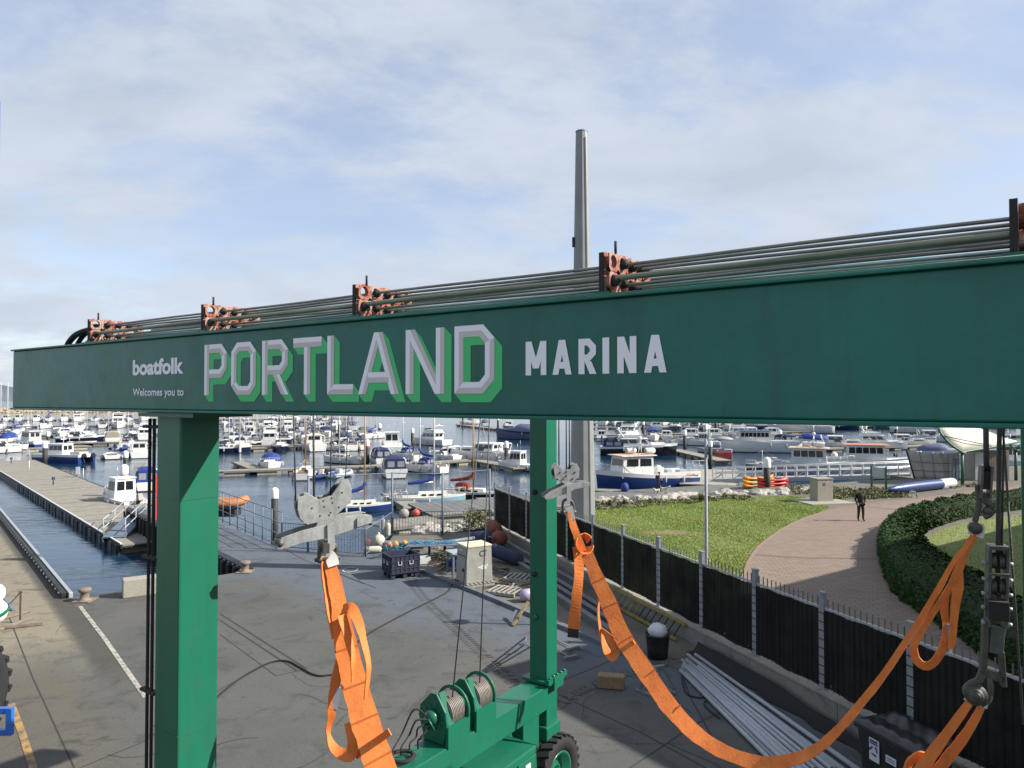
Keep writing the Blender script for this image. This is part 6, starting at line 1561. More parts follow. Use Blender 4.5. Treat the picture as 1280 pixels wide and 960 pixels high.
def person(loc, rot, label, jacket, trousers, h, stride, arms, lean=0.0):
    t = thing('person', label, 'person', loc, rot)
    # x forward, y left, z up; height about 1.75
    k = h / 1.75
    J = {}
    def j(n, x, y, z, r): J[n] = (((x + lean * max(0, z - .95)) * k, y * k, z * k), (r[0] * k, r[1] * k) if isinstance(r, tuple) else r * k)
    j('pelvis', 0, 0, .96, (.15, .12)); j('waist', 0, 0, 1.10, (.145, .115)); j('chest', 0, 0, 1.30, (.165, .125)); j('collar', 0, 0, 1.44, (.10, .08)); j('neck', .01, 0, 1.50, .055); j('chin', .03, 0, 1.57, (.065, .075)); j('brow', .03, 0, 1.66, (.072, .088)); j('skull', .01, 0, 1.72, (.055, .06))
    E = [('pelvis', 'waist'), ('waist', 'chest'), ('chest', 'collar'), ('collar', 'neck'), ('neck', 'chin'), ('chin', 'brow'), ('brow', 'skull')]
    j('nose', .115, 0, 1.625, .014); E.append(('brow', 'nose'))
    for s, S_ in ((1, 'l'), (-1, 'r')):
        fx = stride * s
        j('hip' + S_, 0, .095 * s, .90, .105); j('knee' + S_, .03 + fx * .5, .105 * s, .50, .075); j('ank' + S_, fx - .02, .11 * s, .09, .050); j('ball' + S_, fx + .10, .12 * s, .045, .042); j('toe' + S_, fx + .17, .125 * s, .035, .030)
        E += [('pelvis', 'hip' + S_), ('hip' + S_, 'knee' + S_), ('knee' + S_, 'ank' + S_), ('ank' + S_, 'ball' + S_), ('ball' + S_, 'toe' + S_)]
        ex, ez, wx, wy, wz = arms[0 if s > 0 else 1]
        j('sho' + S_, 0, .195 * s, 1.40, .075); j('elb' + S_, ex, .27 * s, ez, .055); j('wri' + S_, wx, wy * s, wz, .036); 
        dx_, dz_ = (wx - ex), (wz - ez); l = math.hypot(dx_, dz_) or 1; dx_ /= l; dz_ /= l
        j('palm' + S_, wx + dx_ * .07, wy * s, wz + dz_ * .07, (.030, .020))
        E += [('chest', 'sho' + S_), ('sho' + S_, 'elb' + S_), ('elb' + S_, 'wri' + S_), ('wri' + S_, 'palm' + S_)]
        for q in range(4):
            oy = (-.024 + .016 * q); ln = (.065, .075, .07, .055)[q]
            j('fa%d' % q + S_, wx + dx_ * (.07 + ln * .6), wy * s + oy, wz + dz_ * (.07 + ln * .6) - .003, .0085); j('fb%d' % q + S_, wx + dx_ * (.07 + ln) - dz_ * .012, wy * s + oy, wz + dz_ * (.07 + ln) - .018, .0078)
            E += [('palm' + S_, 'fa%d' % q + S_), ('fa%d' % q + S_, 'fb%d' % q + S_)]
        j('th' + S_, wx + dx_ * .06 + .03, wy * s - .012 * s, wz + dz_ * .06 + .01, .010); E.append(('wri' + S_, 'th' + S_))
    def cls(c):
        z = c.z / k
        if z > 1.515: return 2
        if z < .075: return 3
        hand = any((c - V(J[w + S_][0])).length < .085 * k for w in ('palm',) for S_ in 'lr') and abs(c.y) > .12 * k
        if hand: return 2
        return 0 if z > .90 or abs(c.y) > .215 * k else 1
    body = skin_body(J, E, 'pelvis', [jacket, trousers, M_SKIN, M_SHOE], cls, 'body', t)
    hl = lean * (1.62 - .95) * k
    fb = MB()
    for s in (-1, 1): fb.ball((hl + .098 * k, .032 * k * s, 1.655 * k), .012 * k, 8)
    fb.build('eyes', M_HAIR, t, world=False)
    er = MB()
    for s in (-1, 1): er.ball((hl + .02 * k, .084 * k * s, 1.63 * k), .028 * k, 8, None, (.6, .35, 1))
    er.build('ears', M_SKIN, t, world=False)
    MB().box((hl + .104 * k, 0, 1.585 * k), (.012 * k, .05 * k, .010 * k)).build('mouth', mat('lips', (.25, .10, .08), .6), t, world=False)
    return t, hl, k
p = at(1076, 651, LZ + .01)
t, hl, k = person(p, R_(-92), 'person in black jacket and cap standing with hands in pockets on the brick path', M_DARKCL, M_TROUS, 1.78, .06, ((-.08, 1.14, .10, .20, .97), (-.08, 1.14, .10, .20, .97)))
MB().lathe([(.115, 0), (.112, .05), (.09, .09), (0, .11)], (hl + .02 * k, 0, 1.69 * k), n=14).build('cap', M_CAPM, t, world=False)
MB().prism([(0, -.09), (.10, -.07), (.13, 0), (.10, .07), (0, .09)], .012, (hl + .10 * k, 0, 1.70 * k)).build('cap_peak', M_CAPM, t, world=False)
MB().box((0.0, 0, .93 * k), (.30, .44, .16), top=(.95, .92)).build('jacket_hem', M_DARKCL, t, world=False, bevel=.05)
p = at(823, 615, -.88)
t, hl, k = person(p, R_(-25), 'person in a plum jacket walking small dogs on the boarded quay', M_PLUM, M_TROUS, 1.75, .16, ((-.02, 1.13, .25, .16, 1.08), (-.02, 1.13, .25, .16, 1.08)), .10)
MB().ball((hl - .005, 0, 1.69 * k), .105, 14, None, (1.05, .92, .85)).build('hair', M_HAIR, t, world=False)
MB().ball((-.16, 0, 1.27 * k), .18, 12, None, (.6, .8, 1.2)).build('rucksack', M_SLATE, t, world=False)
M_FURW = mat('cream_fur', (.55, .50, .41), .95, var=.25, scale=12, bump=.5)
def dog(px, py, lab, rot, s):
    p = at(px, py, -.885); t = thing('dog', lab, 'dog', p, rot, 'two small dogs on the quay')
    J = {'hip': ((-.20 * s, 0, .27 * s), (.075 * s, .085 * s)), 'belly': ((-.05 * s, 0, .27 * s), (.07 * s, .08 * s)), 'chest': ((.14 * s, 0, .27 * s), (.09 * s, .105 * s)), 'neck': ((.24 * s, 0, .36 * s), .058 * s), 'head': ((.30 * s, 0, .43 * s), .065 * s), 'muz': ((.40 * s, 0, .40 * s), .035 * s), 'tail': ((-.27 * s, 0, .36 * s), .022 * s), 'tail2': ((-.32 * s, 0, .45 * s), .014 * s)}
    E = [('hip', 'belly'), ('belly', 'chest'), ('chest', 'neck'), ('neck', 'head'), ('head', 'muz'), ('hip', 'tail'), ('tail', 'tail2')]
    for q, S_ in ((1, 'l'), (-1, 'r')):
        J['ear' + S_] = ((.28 * s, .06 * q * s, .46 * s), .02 * s); E.append(('head', 'ear' + S_))
        J['el' + S_] = ((.13 * s, .06 * q * s, .15 * s), .032 * s); J['fp' + S_] = (((.15 + .04 * q) * s, .06 * q * s, .02 * s), .024 * s); E += [('chest', 'el' + S_), ('el' + S_, 'fp' + S_)]
        J['kn' + S_] = ((-.14 * s, .065 * q * s, .17 * s), .042 * s); J['ho' + S_] = ((-.24 * s, .065 * q * s, .10 * s), .025 * s); J['bp' + S_] = (((-.20 - .03 * q) * s, .065 * q * s, .02 * s), .024 * s); E += [('hip', 'kn' + S_), ('kn' + S_, 'ho' + S_), ('ho' + S_, 'bp' + S_)]
    skin_body(J, E, 'belly', [M_FURW], lambda c: 0, 'body', t)
dog(831, 615.5, 'small cream dog walking ahead of the person on the quay', R_(-10), 1.25); dog(821, 617, 'small cream dog behind the feet of the person on the quay', R_(200), 1.05)
# ------------------------------------------------------------------ pontoons, quay, piles
PZT = -1.0
def pontoon(a, c, w, name, lab, group=None, zt=PZT, plank=0.0, floats=True, mt=M_DECKW, side=M_FLOAT, th=.12):
    """boarded deck on spaced floats; a, c ends of its centre line"""
    a, c = V((a.x, a.y, 0)), V((c.x, c.y, 0)); u = (c - a).normalized(); L = (c - a).length; v = V((-u.y, u.x, 0)); X = axes(u, v)
    t = thing(name, lab, 'pontoon', V((a.x, a.y, zt)), 0, group); m_ = (a + c) / 2
    if plank:
        n = int(L / plank); b = MB()
        for i in range(n): b.box(a + u * ((i + .5) * L / n) + UPZ * (zt - .025 + .004 * ((i * 7) % 3)), (L / n - .02, w, .05), X, (mt, M_DECKD)[(i * 13 + i // 5) % 7 == 0])
        b.build('planks', mt, t)['kind'] = 'stuff'
        MB().box(m_ + UPZ * (zt - .10), (L, w - .05, .08), X).build('frame', M_RUSTB, t)
    else: MB().box(m_ + UPZ * (zt - .06), (L, w, .12), X).build('deck', mt, t)
    for s in (-1, 1): MB().box(m_ + v * s * (w / 2 + .05) + UPZ * (zt - .07), (L, .10, .20), X).build('rubbing_strip', M_DECKD if side is M_FLOAT else side, t)
    if floats:
        fbm = MB(); n = max(1, int(L / 3.2))
        for i in range(n): fbm.box(a + u * ((i + .5) * L / n) + UPZ * ((zt + WZ) / 2 - .16), (L / n * .62, w - .1, .62), X)
        fbm.build('floats', M_FLOAT, t)['kind'] = 'stuff'
    return t
M_DECKD = mat('dark_board', (.19, .18, .16), .85, scale=2, col2=(.12, .115, .105))
def W_(px, py): return at(px, py, PZT)
# left fairway pontoon with black fender edge
la = at(152, 681, -.95); lb = at(0, 589, -.95); u_ = (lb - la).normalized(); v_ = V((u_.y, -u_.x, 0))
if v_.x < 0: v_ = -v_
PWID = (at(147, 616, -.95) - la).dot(v_)
t = pontoon(la + v_ * PWID / 2 - u_ * .3, lb + u_ * 16 + v_ * PWID / 2, PWID, 'landing_pontoon', 'wide weathered boarded pontoon leading out along the blue basin', None, -.95, .30, True, M_DECKW, M_BLACKPL)
eb = MB()
for i in range(30):
    p = la + u_ * (.5 + i * 1.35) - v_ * .14
    MB().box(V((p.x, p.y, -1.26)), (.42, .14, .50), axes(u_, v_)).build('fender_block', M_STEELB if i % 2 else M_BLACKPL, t)
MB().bar(la - v_ * .02 + UPZ * .06, lb + u_ * 16 - v_ * .02 + UPZ * .06, .10, .06).build('edge_strip', M_PALEG, t)
MB().bar(la - v_ * .10 - UPZ * .3, lb + u_ * 16 - v_ * .10 - UPZ * .3, .10, .52).build('fender_board', M_BLACKPL, t)
# service posts and hooks on it
for px, py, lab in ((97, 595, 'dark service pillar on the long pontoon nearer the grey pilot boat'), (35, 570, 'dark service pillar on the long pontoon by the blue workboat')):
    c = at(px, py + 1, -.94); t = thing('service_pillar', lab, 'pillar', c, 0, 'service pillars'); MB().box(c + UPZ * .62, (.36, .34, .8), rz(.4)).build('housing', M_GREYG, t, bevel=.03); MB().box(c + UPZ * .12, (.16, .16, .3)).build('foot', M_GALV, t)
for px, py, lab in ((66.5, 606, 'blue mooring hook post in the middle of the pontoon'), (14, 579, 'blue mooring hook post at the far side of the pontoon')):
    c = at(px, py, -.94); t = thing('hook_post', lab, 'mooring post', c, 0, 'blue hook posts'); MB().tube([c, c + UPZ * .75], .05, 6).build('post', M_BLUEH, t); MB().box(c + UPZ * .6, (.25, .06, .28), rz(.3)).build('plate', M_BLUEH, t)
for px, py, lab in ((36.5, 588, 'thin white rod standing on the pontoon planks'), (104, 599, 'thin white rod with pale top by the service pillar')):
    c = at(px, py, -.94); tag(MB().tube([c, c + UPZ * 1.1], .035, 6).build('white_rod', M_CAP, loc=c), lab, 'rod', 'white rods')
# gangway from pier down to it
g0 = at(192, 640, .05); g1 = at(138, 678, -.85)
g0 = P_END + DN * 1.0 - DK * .6 + UPZ * .05; g1 = at(142, 672, -.9); gu = (g1 - g0).normalized(); gw = V((-gu.y, gu.x, 0)).normalized()
t = thing('gangway', 'short steel gangway stepping from the pier end to the long pontoon', 'gangway', g0)
MB().bar(g0, g1, 1.2, .08).build('deck', M_STEELB, t)
for s in (-1, 1):
    o = gw * .6 * s; MB().bar(g0 + o - UPZ * .12, g1 + o - UPZ * .12, .06, .3).build('side_beam', M_STEELB, t)
    for z in (.55, 1.05): MB().tube([g0 + o + UPZ * z, g1 + o + UPZ * z], .03, 6).build('hand_rail', M_GALV, t)
    for f in (0.02, .33, .66, .98): p = g0.lerp(g1, f) + o; MB().tube([p, p + UPZ * 1.05], .025, 6).build('post', M_GALV, t)
c = at(196.5, 628, 0); c = P_END - DK * 3.5 + DN * 1.6; c = V((c.x, c.y, 0)); c = at(197, 650, 0)
t = thing('lifebuoy_board', 'red lifebuoy board on the pier beside the near green leg', 'lifebuoy board', c)
MB().box(c + UPZ * 1.35, (.22, .1, 2.7), rz(.6)).build('post', mat('red_board', (.55, .05, .04), .5), t); MB().box(c + UPZ * 2.2, (.55, .12, .9), rz(.6)).build('board', MATS['red_board'], t)
c = at(207, 670, 0)
# orange tender on the far side of the pier
c = at(272, 652, -.9) + V((-.6, 2.5, 0)); t = thing('orange_tender', 'orange rescue tender behind the pier railing', 'tender', c)
b = MB(); b.tube(spline([c + V((-1.6, -.6, .9)), c + V((.6, -.7, .9)), c + V((1.5, 0, 1.1)), c + V((.6, .7, .9)), c + V((-1.6, .6, .9))], 5), .3, 10); b.build('tube', mat('orange_tube', (.45, .17, .06), .6, var=.2), t)
MB().box(c + V((-.4, 0, .62)), (2.4, 1.0, .2)).build('floor', M_GREYG, t)
MB().box(c + V((-.3, 0, .25)), (2.6, 1.2, .5)).build('cradle', M_RUSTB, t)

# boarded quay by the lawn
q0, q1 = at(540, 644, -.9), at(958, 615.5, -.9); qu = (q1 - q0).normalized(); qv = V((-qu.y, qu.x, 0)); QWD = 6.0
t = pontoon(q0 + qv * QWD / 2, q1 + qv * QWD / 2 + qu * 1.0, QWD, 'boarded_quay', 'broad grey boarded quay beyond the lawn', None, -.9, .24, True, M_DECKG)
MB().bar(q0 + UPZ * .03 - qv * .06, q1 + UPZ * .03 - qv * .06, .14, .12).build('edge_strip', M_CAPC, t)
pontoon(at(468, 661, -.9) + V((0, 1.2, 0)), at(545, 652, -.9) + V((0, 1.2, 0)), 2.6, 'finger_pontoon', 'short pontoon at the shore behind the round buoys', None, -.9, .24)
# pale pier branching out behind the blue fishing boat
pontoon(at(885, 606, -.9), at(893, 587, -.9), 5.2, 'pale_pier', 'pale concrete pier running out from the boarded quay', None, -.88, 0, True, M_CAPC)
t = thing('pier_rail', 'low grey rail along the end of the pale pier', 'railing', at(850, 589, -.9))
for i in range(5): p = at(850 + i * 8, 588.5 - i * .1, -.9); MB().tube([p, p + UPZ * 1.1], .03, 6).build('post', M_GALV, t)
for z in (.55, 1.1): MB().tube([at(850, 588.5, -.9) + UPZ * z, at(882, 588, -.9) + UPZ * z], .03, 6).build('rail', M_GALV, t)
# white truss gangway to the right
gA, gB = at(893, 597, -.6), at(1137, 597, .1); gA.z = -.75; gB = atY(1138, 594, 64.0); gB.z = LZ + .1
t = thing('truss_gangway', 'long white railed truss gangway sloping down to the boats', 'gangway', gA)
gu = (gB - gA).normalized(); gw = V((-gu.y, gu.x, 0)).normalized()
MB().bar(gA, gB, 1.5, .16).build('deck', M_GREYG, t)
for s in (-1, 1):
    o = gw * .75 * s
    MB().bar(gA + o - UPZ * .1, gB + o - UPZ * .1, .1, .34).build('side_beam', M_GALV, t)
    for z, r in ((.62, .07), (1.1, .05)): MB().tube([gA + o + UPZ * z, gB + o + UPZ * z], r, 6).build('hand_rail', M_WHITE, t)
    for i in range(19): p = gA.lerp(gB, i / 18) + o; MB().bar(p, p + UPZ * 1.1 + gw * s * .12, .09, .09).build('stanchion', M_WHITE, t)
    for i in range(0, 18, 2): MB().tube([gA.lerp(gB, i / 18) + o, gA.lerp(gB, (i + 1) / 18) + o + UPZ * .62], .035, 5).build('brace', M_GALV, t)
for px in (1046, 1077): p = V((at(px, 604, 0).x, 61, -1.6)); MB().bar(p, p + UPZ * 1.7, .35, .35).build('support', M_PILE, t)

# marina pontoons
MG = 'marina pontoons among the boats'
def pon(p0, p1, w, lab, zt=PZT): return pontoon(W_(*p0), W_(*p1), w, 'marina_pontoon', lab, MG, zt)
pon((230, 590), (466, 582), 2.2, 'nearest marina pontoon right of the near green leg'); pon((466, 582), (592, 574.5), 2.2, 'pontoon behind the navy canopied cruisers'); pon((592, 574), (652, 585), 2.0, 'finger pontoon under the big white motor cruiser')
pon((220, 563), (392, 557.5), 2.4, 'second pontoon behind the blue covered boat'); pon((392, 557.5), (460, 553), 2.4, 'second pontoon further out'); pon((574, 530.5), (628, 536.5), 2.4, 'small pontoon out in the open water')
pon((742, 543.5), (1010, 539), 2.6, 'long pontoon behind the black hulled motor yacht'); pon((840, 561), (905, 575.5), 2.2, 'finger pontoon with red floats at its end'); pon((1010, 561), (1180, 556), 2.4, 'pontoon of the motor cruisers at the right')
pon((120, 569), (190, 566), 1.8, 'short finger pontoon left of the near leg'); pon((298, 577), (322, 586), 1.6, 'little finger pontoon beside the blue covered boat'); pon((488, 616), (520, 634), 1.5, 'grey finger pontoon beside the dark blue yacht'); pon((606, 622), (632, 636), 1.4, 'pale finger pontoon beside the black red boat')
pon((140, 602), (186, 600), 1.8, 'finger pontoon in front of the pilot boat'); pon((20, 561), (112, 557), 2.2, 'far left pontoon among the white boats'); pon((620, 636), (560, 628), 1.2, 'pale finger pontoon beside the light blue yacht')
pon((745, 612), (792, 614), 1.5, 'white finger pontoon under the bow of the blue fishing boat')
for px, lab in ((899, 'dark red float at the end of the finger pontoon'), (909, 'second dark red float at the end of the finger pontoon')):
    c = W_(px, 570); t = thing('dock_float', lab, 'float', c, 0, 'red dock floats'); MB().box(c + UPZ * .1, (1.2, 1.0, 1.1)).build('body', mat('dark_red_float', (.22, .03, .03), .6), t, bevel=.12); MB().box(c + UPZ * .68, (.9, .8, .08)).build('top_plate', MATS['dark_red_float'], t)

PG = 'dark piles with white caps'
def pile(px, ytop, ybot, r, lab, zb=WZ, band=False):
    g = at(px, ybot, zb); h = atY(px, ytop, g.y).z; t = thing('mooring_pile', lab, 'pile', g, 0, PG)
    MB().tube([V((g.x, g.y, zb - 1)), V((g.x, g.y, h - r * 2.2))], r, 12).build('shaft', M_PILE, t)
    MB().lathe([(r * 1.12, -r * 2.4), (r * 1.12, -.0), (r * .7, r * .55), (0, r * .8)], V((g.x, g.y, h - r * .8)), n=14).build('cap', M_CAP, t)
    if band: MB().lathe([(r * 1.05, -.25), (r * 1.06, .05)], V((g.x, g.y, h - r * 3.2)), n=14).build('red_band', MATS['red_board'], t)
pile(343, 609, 676, .21, 'nearest dark pile beside the pier railing corner'); pile(155, 580, 628, .27, 'dark pile with red band beside the pilot boat', band=True); pile(157, 563, 578, .3, 'dark pile behind the pilot boat')
pile(56, 551, 580, .3, 'dark pile on the edge of the long pontoon'); pile(60, 539, 556, .3, 'dark pile beyond the long pontoon'); pile(424, 525, 542, .35, 'dark pile left of the navy covered yacht'); pile(474.5, 529, 546, .35, 'dark pile behind the white wheelhouse boat')
pile(459, 549, 581, .28, 'dark pile with red band between the canopied cruisers', band=True); pile(515.5, 535, 560, .28, 'dark pile left of the white motor yacht stern'); pile(633, 551, 585, .27, 'dark pile at the end of the finger pontoon by the white cruiser')
pile(578.5, 519, 533, .3, 'dark pile on the small open water pontoon', band=False); pile(622.5, 521, 537, .3, 'second dark pile on the small open water pontoon'); pile(804, 525, 545, .35, 'dark pile behind the black motor yacht'); pile(856, 537, 565, .3, 'dark pile on the finger pontoon right of the black motor yacht')
pile(895, 523, 541, .4, 'dark pile on the far pontoon above the finger'); pile(888, 550, 588, .25, 'dark pile at the end of the red float finger'); pile(959, 571, 612, .30, 'dark pile in front of the kayak stack', zb=-.9); pile(975, 537, 556, .35, 'dark pile behind the blue roofed fishing boat')
pile(1043, 565, 586, .35, 'dark pile between the two pink roofed boats'); pile(1120, 530, 548, .35, 'dark pile behind the right hand cruisers')

# ------------------------------------------------------------------ boats
M_FEND = mat('boat_fender', (.45, .46, .48), .6, var=.3)
class Boat:
    """pieces of one boat in its own frame: x towards the bow, z = 0 at the waterline"""
    def __init__(s): s.p = []          # (name, MB, material, parent index)
    def add(s, name, mb, m, par=None): s.p.append((name, mb, m, par)); return len(s.p) - 1
    def make(s, name, joined):
        if joined:
            b = MB()
            for n_, mb, m, par in s.p:
                q = MB(); q.join(mb); q.m = [x or m for x in q.m]; b.join(q)
            return b.build(name, None, world=False)
        root = bpy.data.objects.new(name, None); COL.objects.link(root); obs = []
        for n_, mb, m, par in s.p: obs.append(mb.build(n_, m, root if par is None else obs[par], world=False))
        return root
def hull(B, L, beam, F, hm, boot=M_ANTIF, rub=None, sheer=.45, fine=.42, transom=.86, deckm=M_WHITE):
    n = 10; rows = []
    for i in range(n + 1):
        f = i / n; x = -L / 2 + L * f
        w = beam / 2 * (transom + (1 - transom) * min(1, f / .35)) * (1 - max(0, (f - fine) / (1 - fine)) ** 2.3) + .02
        fr = F * (1 + sheer * f * f); rk = .10 * L * max(0, f - .6) ** 1.5
        rows.append([V((x - rk * 1.2, 0, -.25)), V((x - rk * .8, w * .80, -.02)), V((x - rk * .6, w * .86, .10)), V((x, w * .97, fr * .78)), V((x + rk * .35, w, fr))])
    vs = []
    for r in rows:
        for s in (1, -1):
            vs += [V((p.x, p.y * s, p.z)) for p in r]
    b = MB(); fs = []; ms = []
    for i in range(n):
        for s in (0, 5):
            for j in range(4):
                a = i * 10 + s + j; q = (a, a + 1, a + 11, a + 10) if s else (a, a + 10, a + 11, a + 1); fs.append(q); ms.append((boot, boot, hm, rub or hm)[j])
    for f, m in zip(fs, ms): pass
    o = len(b.v); b.v += vs; b.f += [list(f) for f in fs]; b.m += ms; b.sm += [True] * len(fs)
    for j in range(4): b.f.append([j, j + 1, j + 6, j + 5][::1]); b.m.append((boot, boot, hm, rub or hm)[j]); b.sm.append(False)
    hi = B.add('hull', b, hm)
    d = MB(); dv = []; df = []
    for i in range(n + 1): p = rows[i][4]; dv += [V((p.x, p.y - .03, p.z - .05)), V((p.x, -p.y + .03, p.z - .05))]
    for i in range(n): df.append((2 * i, 2 * i + 2, 2 * i + 3, 2 * i + 1))
    d.add(dv, df); B.add('deck', d, deckm, hi)
    top = [r[4] for r in rows]
    for f_, s_ in ((2, 1), (4, 1), (3, -1), (5, -1)):
        p = rows[f_][4]; fm = MB(); fm.tube([(p.x, s_ * (p.y + .10), p.z - .12), (p.x, s_ * (p.y + .10), p.z - .2), (p.x, s_ * (p.y + .10), max(.05, p.z - .66)), (p.x, s_ * (p.y + .10), max(.0, p.z - .72))], [.04, .10, .10, .04], 6); B.add('fender', fm, M_FEND, hi)
    def sh(f):
        k = min(n - 1, int(f * n)); g = f * n - k; return top[k].lerp(top[k + 1], g)
    return sh
def rail(B, sh, f0, f1, h=.45, n=6, m=M_ALU, bow=True):
    b = MB(); P1 = []
    for i in range(n + 1):
        p = sh(f0 + (f1 - f0) * i / n); q = V((p.x, p.y * .93, p.z)); P1.append(q + UPZ * h); b.tube([q, q + UPZ * h], .016, 4); b.tube([V((q.x, -q.y, q.z)), V((q.x, -q.y, q.z + h))], .016, 4)
    b.tube(P1 + [V((p.x, -p.y, p.z)) for p in P1[::-1]] if bow else P1, .018, 4)
    if not bow: b.tube([V((p.x, -p.y, p.z)) for p in P1], .018, 4)
    B.add('guard_rail', b, m)
def house(B, x0, x1, w, z0, z1, rf=.25, rr=.05, m=M_WHITE, nw=3, roofm=None, over=.12, front=2, name='cabin', tumble=.90, wz=(.42, .86)):
    """raked cabin with side, front and rear windows"""
    h = z1 - z0; b = MB()
    lo = [(x0, w / 2), (x1, w / 2 * .92)]; hi = [(x0 + rr * h, w / 2 * tumble), (x1 - rf * h, w / 2 * .92 * tumble)]
    vs = [V((lo[0][0], -lo[0][1], z0)), V((lo[1][0], -lo[1][1], z0)), V((lo[1][0], lo[1][1], z0)), V((lo[0][0], lo[0][1], z0)), V((hi[0][0], -hi[0][1], z1)), V((hi[1][0], -hi[1][1], z1)), V((hi[1][0], hi[1][1], z1)), V((hi[0][0], hi[0][1], z1))]
    b.add(vs, [(0, 1, 5, 4), (1, 2, 6, 5), (2, 3, 7, 6), (3, 0, 4, 7), (4, 5, 6, 7)]); ci = B.add(name, b, m)
    def face(a, c, d, e, u0, u1):        # pane on quad a(lo0) c(lo1) d(hi1) e(hi0)
        pt = lambda u, v: (a.lerp(c, u)).lerp(e.lerp(d, u), v)
        nn = (c - a).cross(e - a).normalized() * .02; g = MB(); q = [pt(u0, wz[0]), pt(u1, wz[0]), pt(u1, wz[1]), pt(u0, wz[1])]
        g.add([p + nn for p in q] + [p - nn for p in q], [(0, 1, 2, 3), (0, 4, 5, 1), (1, 5, 6, 2), (2, 6, 7, 3), (3, 7, 4, 0)]); B.add('window', g, M_GLASS, ci)
    for i in range(nw):
        u0, u1 = .07 + .88 * i / nw, .07 + .88 * (i + .86) / nw
        face(vs[0], vs[1], vs[5], vs[4], u0, u1); face(vs[2], vs[3], vs[7], vs[6], 1 - u1, 1 - u0)
    for i in range(front): face(vs[1], vs[2], vs[6], vs[5], .08 + .86 * i / front, .08 + .86 * (i + .9) / front)
    for i in range(2): face(vs[3], vs[0], vs[4], vs[7], .1 + .42 * i, .45 + .42 * i)
    r = MB(); xc = (hi[0][0] + hi[1][0]) / 2; r.box((xc + .04, 0, z1 + .035), (hi[1][0] - hi[0][0] + over * 2.4, hi[0][1] * 2 + over, .07), top=(.97, .94)); B.add('roof', r, roofm or m, ci)
    return ci
def outboard(B, x, y=0, s=1.0):
    b = MB(); b.box((x - .28 * s, y, .95 * s), (.5 * s, .34 * s, .48 * s), Matrix.Rotation(.35, 3, 'Y'), top=(.75, .8)); b.box((x - .16 * s, y, .42 * s), (.2 * s, .16 * s, .75 * s), Matrix.Rotation(.3, 3, 'Y')); B.add('outboard', b, M_OUTB)
def canopy(B, x0, x1, w, z0, z1, m):
    b = MB(); n = 7; vs = []; fs = []
    prof = [(-1, 0), (-.97, .55), (-.82, .93), (-.4, 1.0), (.4, 1.0), (.82, .93), (.97, .55), (1, 0)]
    for i in range(5):
        f = i / 4; x = x0 + (x1 - x0) * f; k = (.86, .99, 1, .99, .80)[i]
        for (y, z) in prof: vs.append(V((x, y * w / 2, z0 + (z1 - z0) * z * k)))
    for i in range(4):
        for j in range(7): fs.append((i * 8 + j, i * 8 + j + 1, i * 8 + 9 + j, i * 8 + 8 + j))
    fs += [tuple(range(7, -1, -1)), tuple(32 + j for j in range(8))]
    b.add(vs, fs, None, False); ci = B.add('canopy', b, m)
    h = z1 - z0
    for s in (-1, 1):
        for f in (.18, .58):
            g = MB(); g.box((x0 + (x1 - x0) * (f + .13), s * w / 2 * .985, z0 + h * .36), ((x1 - x0) * .32, .03, h * .36)); B.add('window', g, M_CLEAR, ci)
    for y in (-.24, .24): g = MB(); g.box((x0 - .012, y * w, z0 + h * .46), (.03, w * .34, h * .42)); B.add('window', g, M_CLEAR, ci)
    return ci
def mast(B, x, z0, H, m=M_MASTW, boom=True, cover=M_BLUE, bl=3.0, sh=None, L=8):
    b = MB(); b.tube([(x, 0, z0), (x, 0, z0 + H)], [.075, .05], 8); b.tube([(x, -.55, z0 + H * .5), (x, .55, z0 + H * .5)], .025, 5); mi = B.add('mast', b, m)
    st = MB(); bow = sh(1.0); st.tube([(bow.x, 0, bow.z), (x, 0, z0 + H)], .012, 4); st.tube([(-L / 2, 0, bow.z), (x, 0, z0 + H)], .012, 4)
    for s in (-1, 1): st.tube([(x - .1, s * 1.05, z0), (x, s * .55, z0 + H * .5), (x, 0, z0 + H)], .012, 4)
    B.add('rigging', st, M_GALV)
    if boom:
        b = MB(); b.tube([(x, 0, z0 + .95), (x - bl, 0, z0 + .80)], .055, 6); B.add('boom', b, m)
        if cover: b = MB(); b.tube(spline([(x + .06, 0, z0 + 1.75), (x - .1, 0, z0 + 1.35), (x - .6, 0, z0 + 1.08), (x - bl * .6, 0, z0 + .95), (x - bl * .97, 0, z0 + .86)], 4), [.07] + [.13] * 4 + [.17] * 8 + [.14] * 3 + [.09], 8); B.add('sail_cover', b, cover)
def windscreen(B, x0, x1, w, z0, z1, m=M_GLASS):
    b = MB(); vs = [V((x1, 0, z0)), V((x0 + .1, w / 2, z0)), V((x0 - .9, w / 2, z0)), V((x1 - .75, 0, z1)), V((x0 - .3, w / 2 * .9, z1)), V((x0 - 1.0, w / 2 * .92, z1 - .1))]
    vs += [V((p.x, -p.y, p.z)) for p in (vs[1], vs[2], vs[4], vs[5])]
    b.add(vs, [(1, 0, 3, 4), (2, 1, 4, 5), (0, 6, 8, 3), (6, 7, 9, 8)]); B.add('windscreen', b, m)
    f = MB(); f.tube([vs[5], vs[4], vs[3], vs[8], vs[9]], .03, 5); B.add('screen_frame', f, M_ALU)
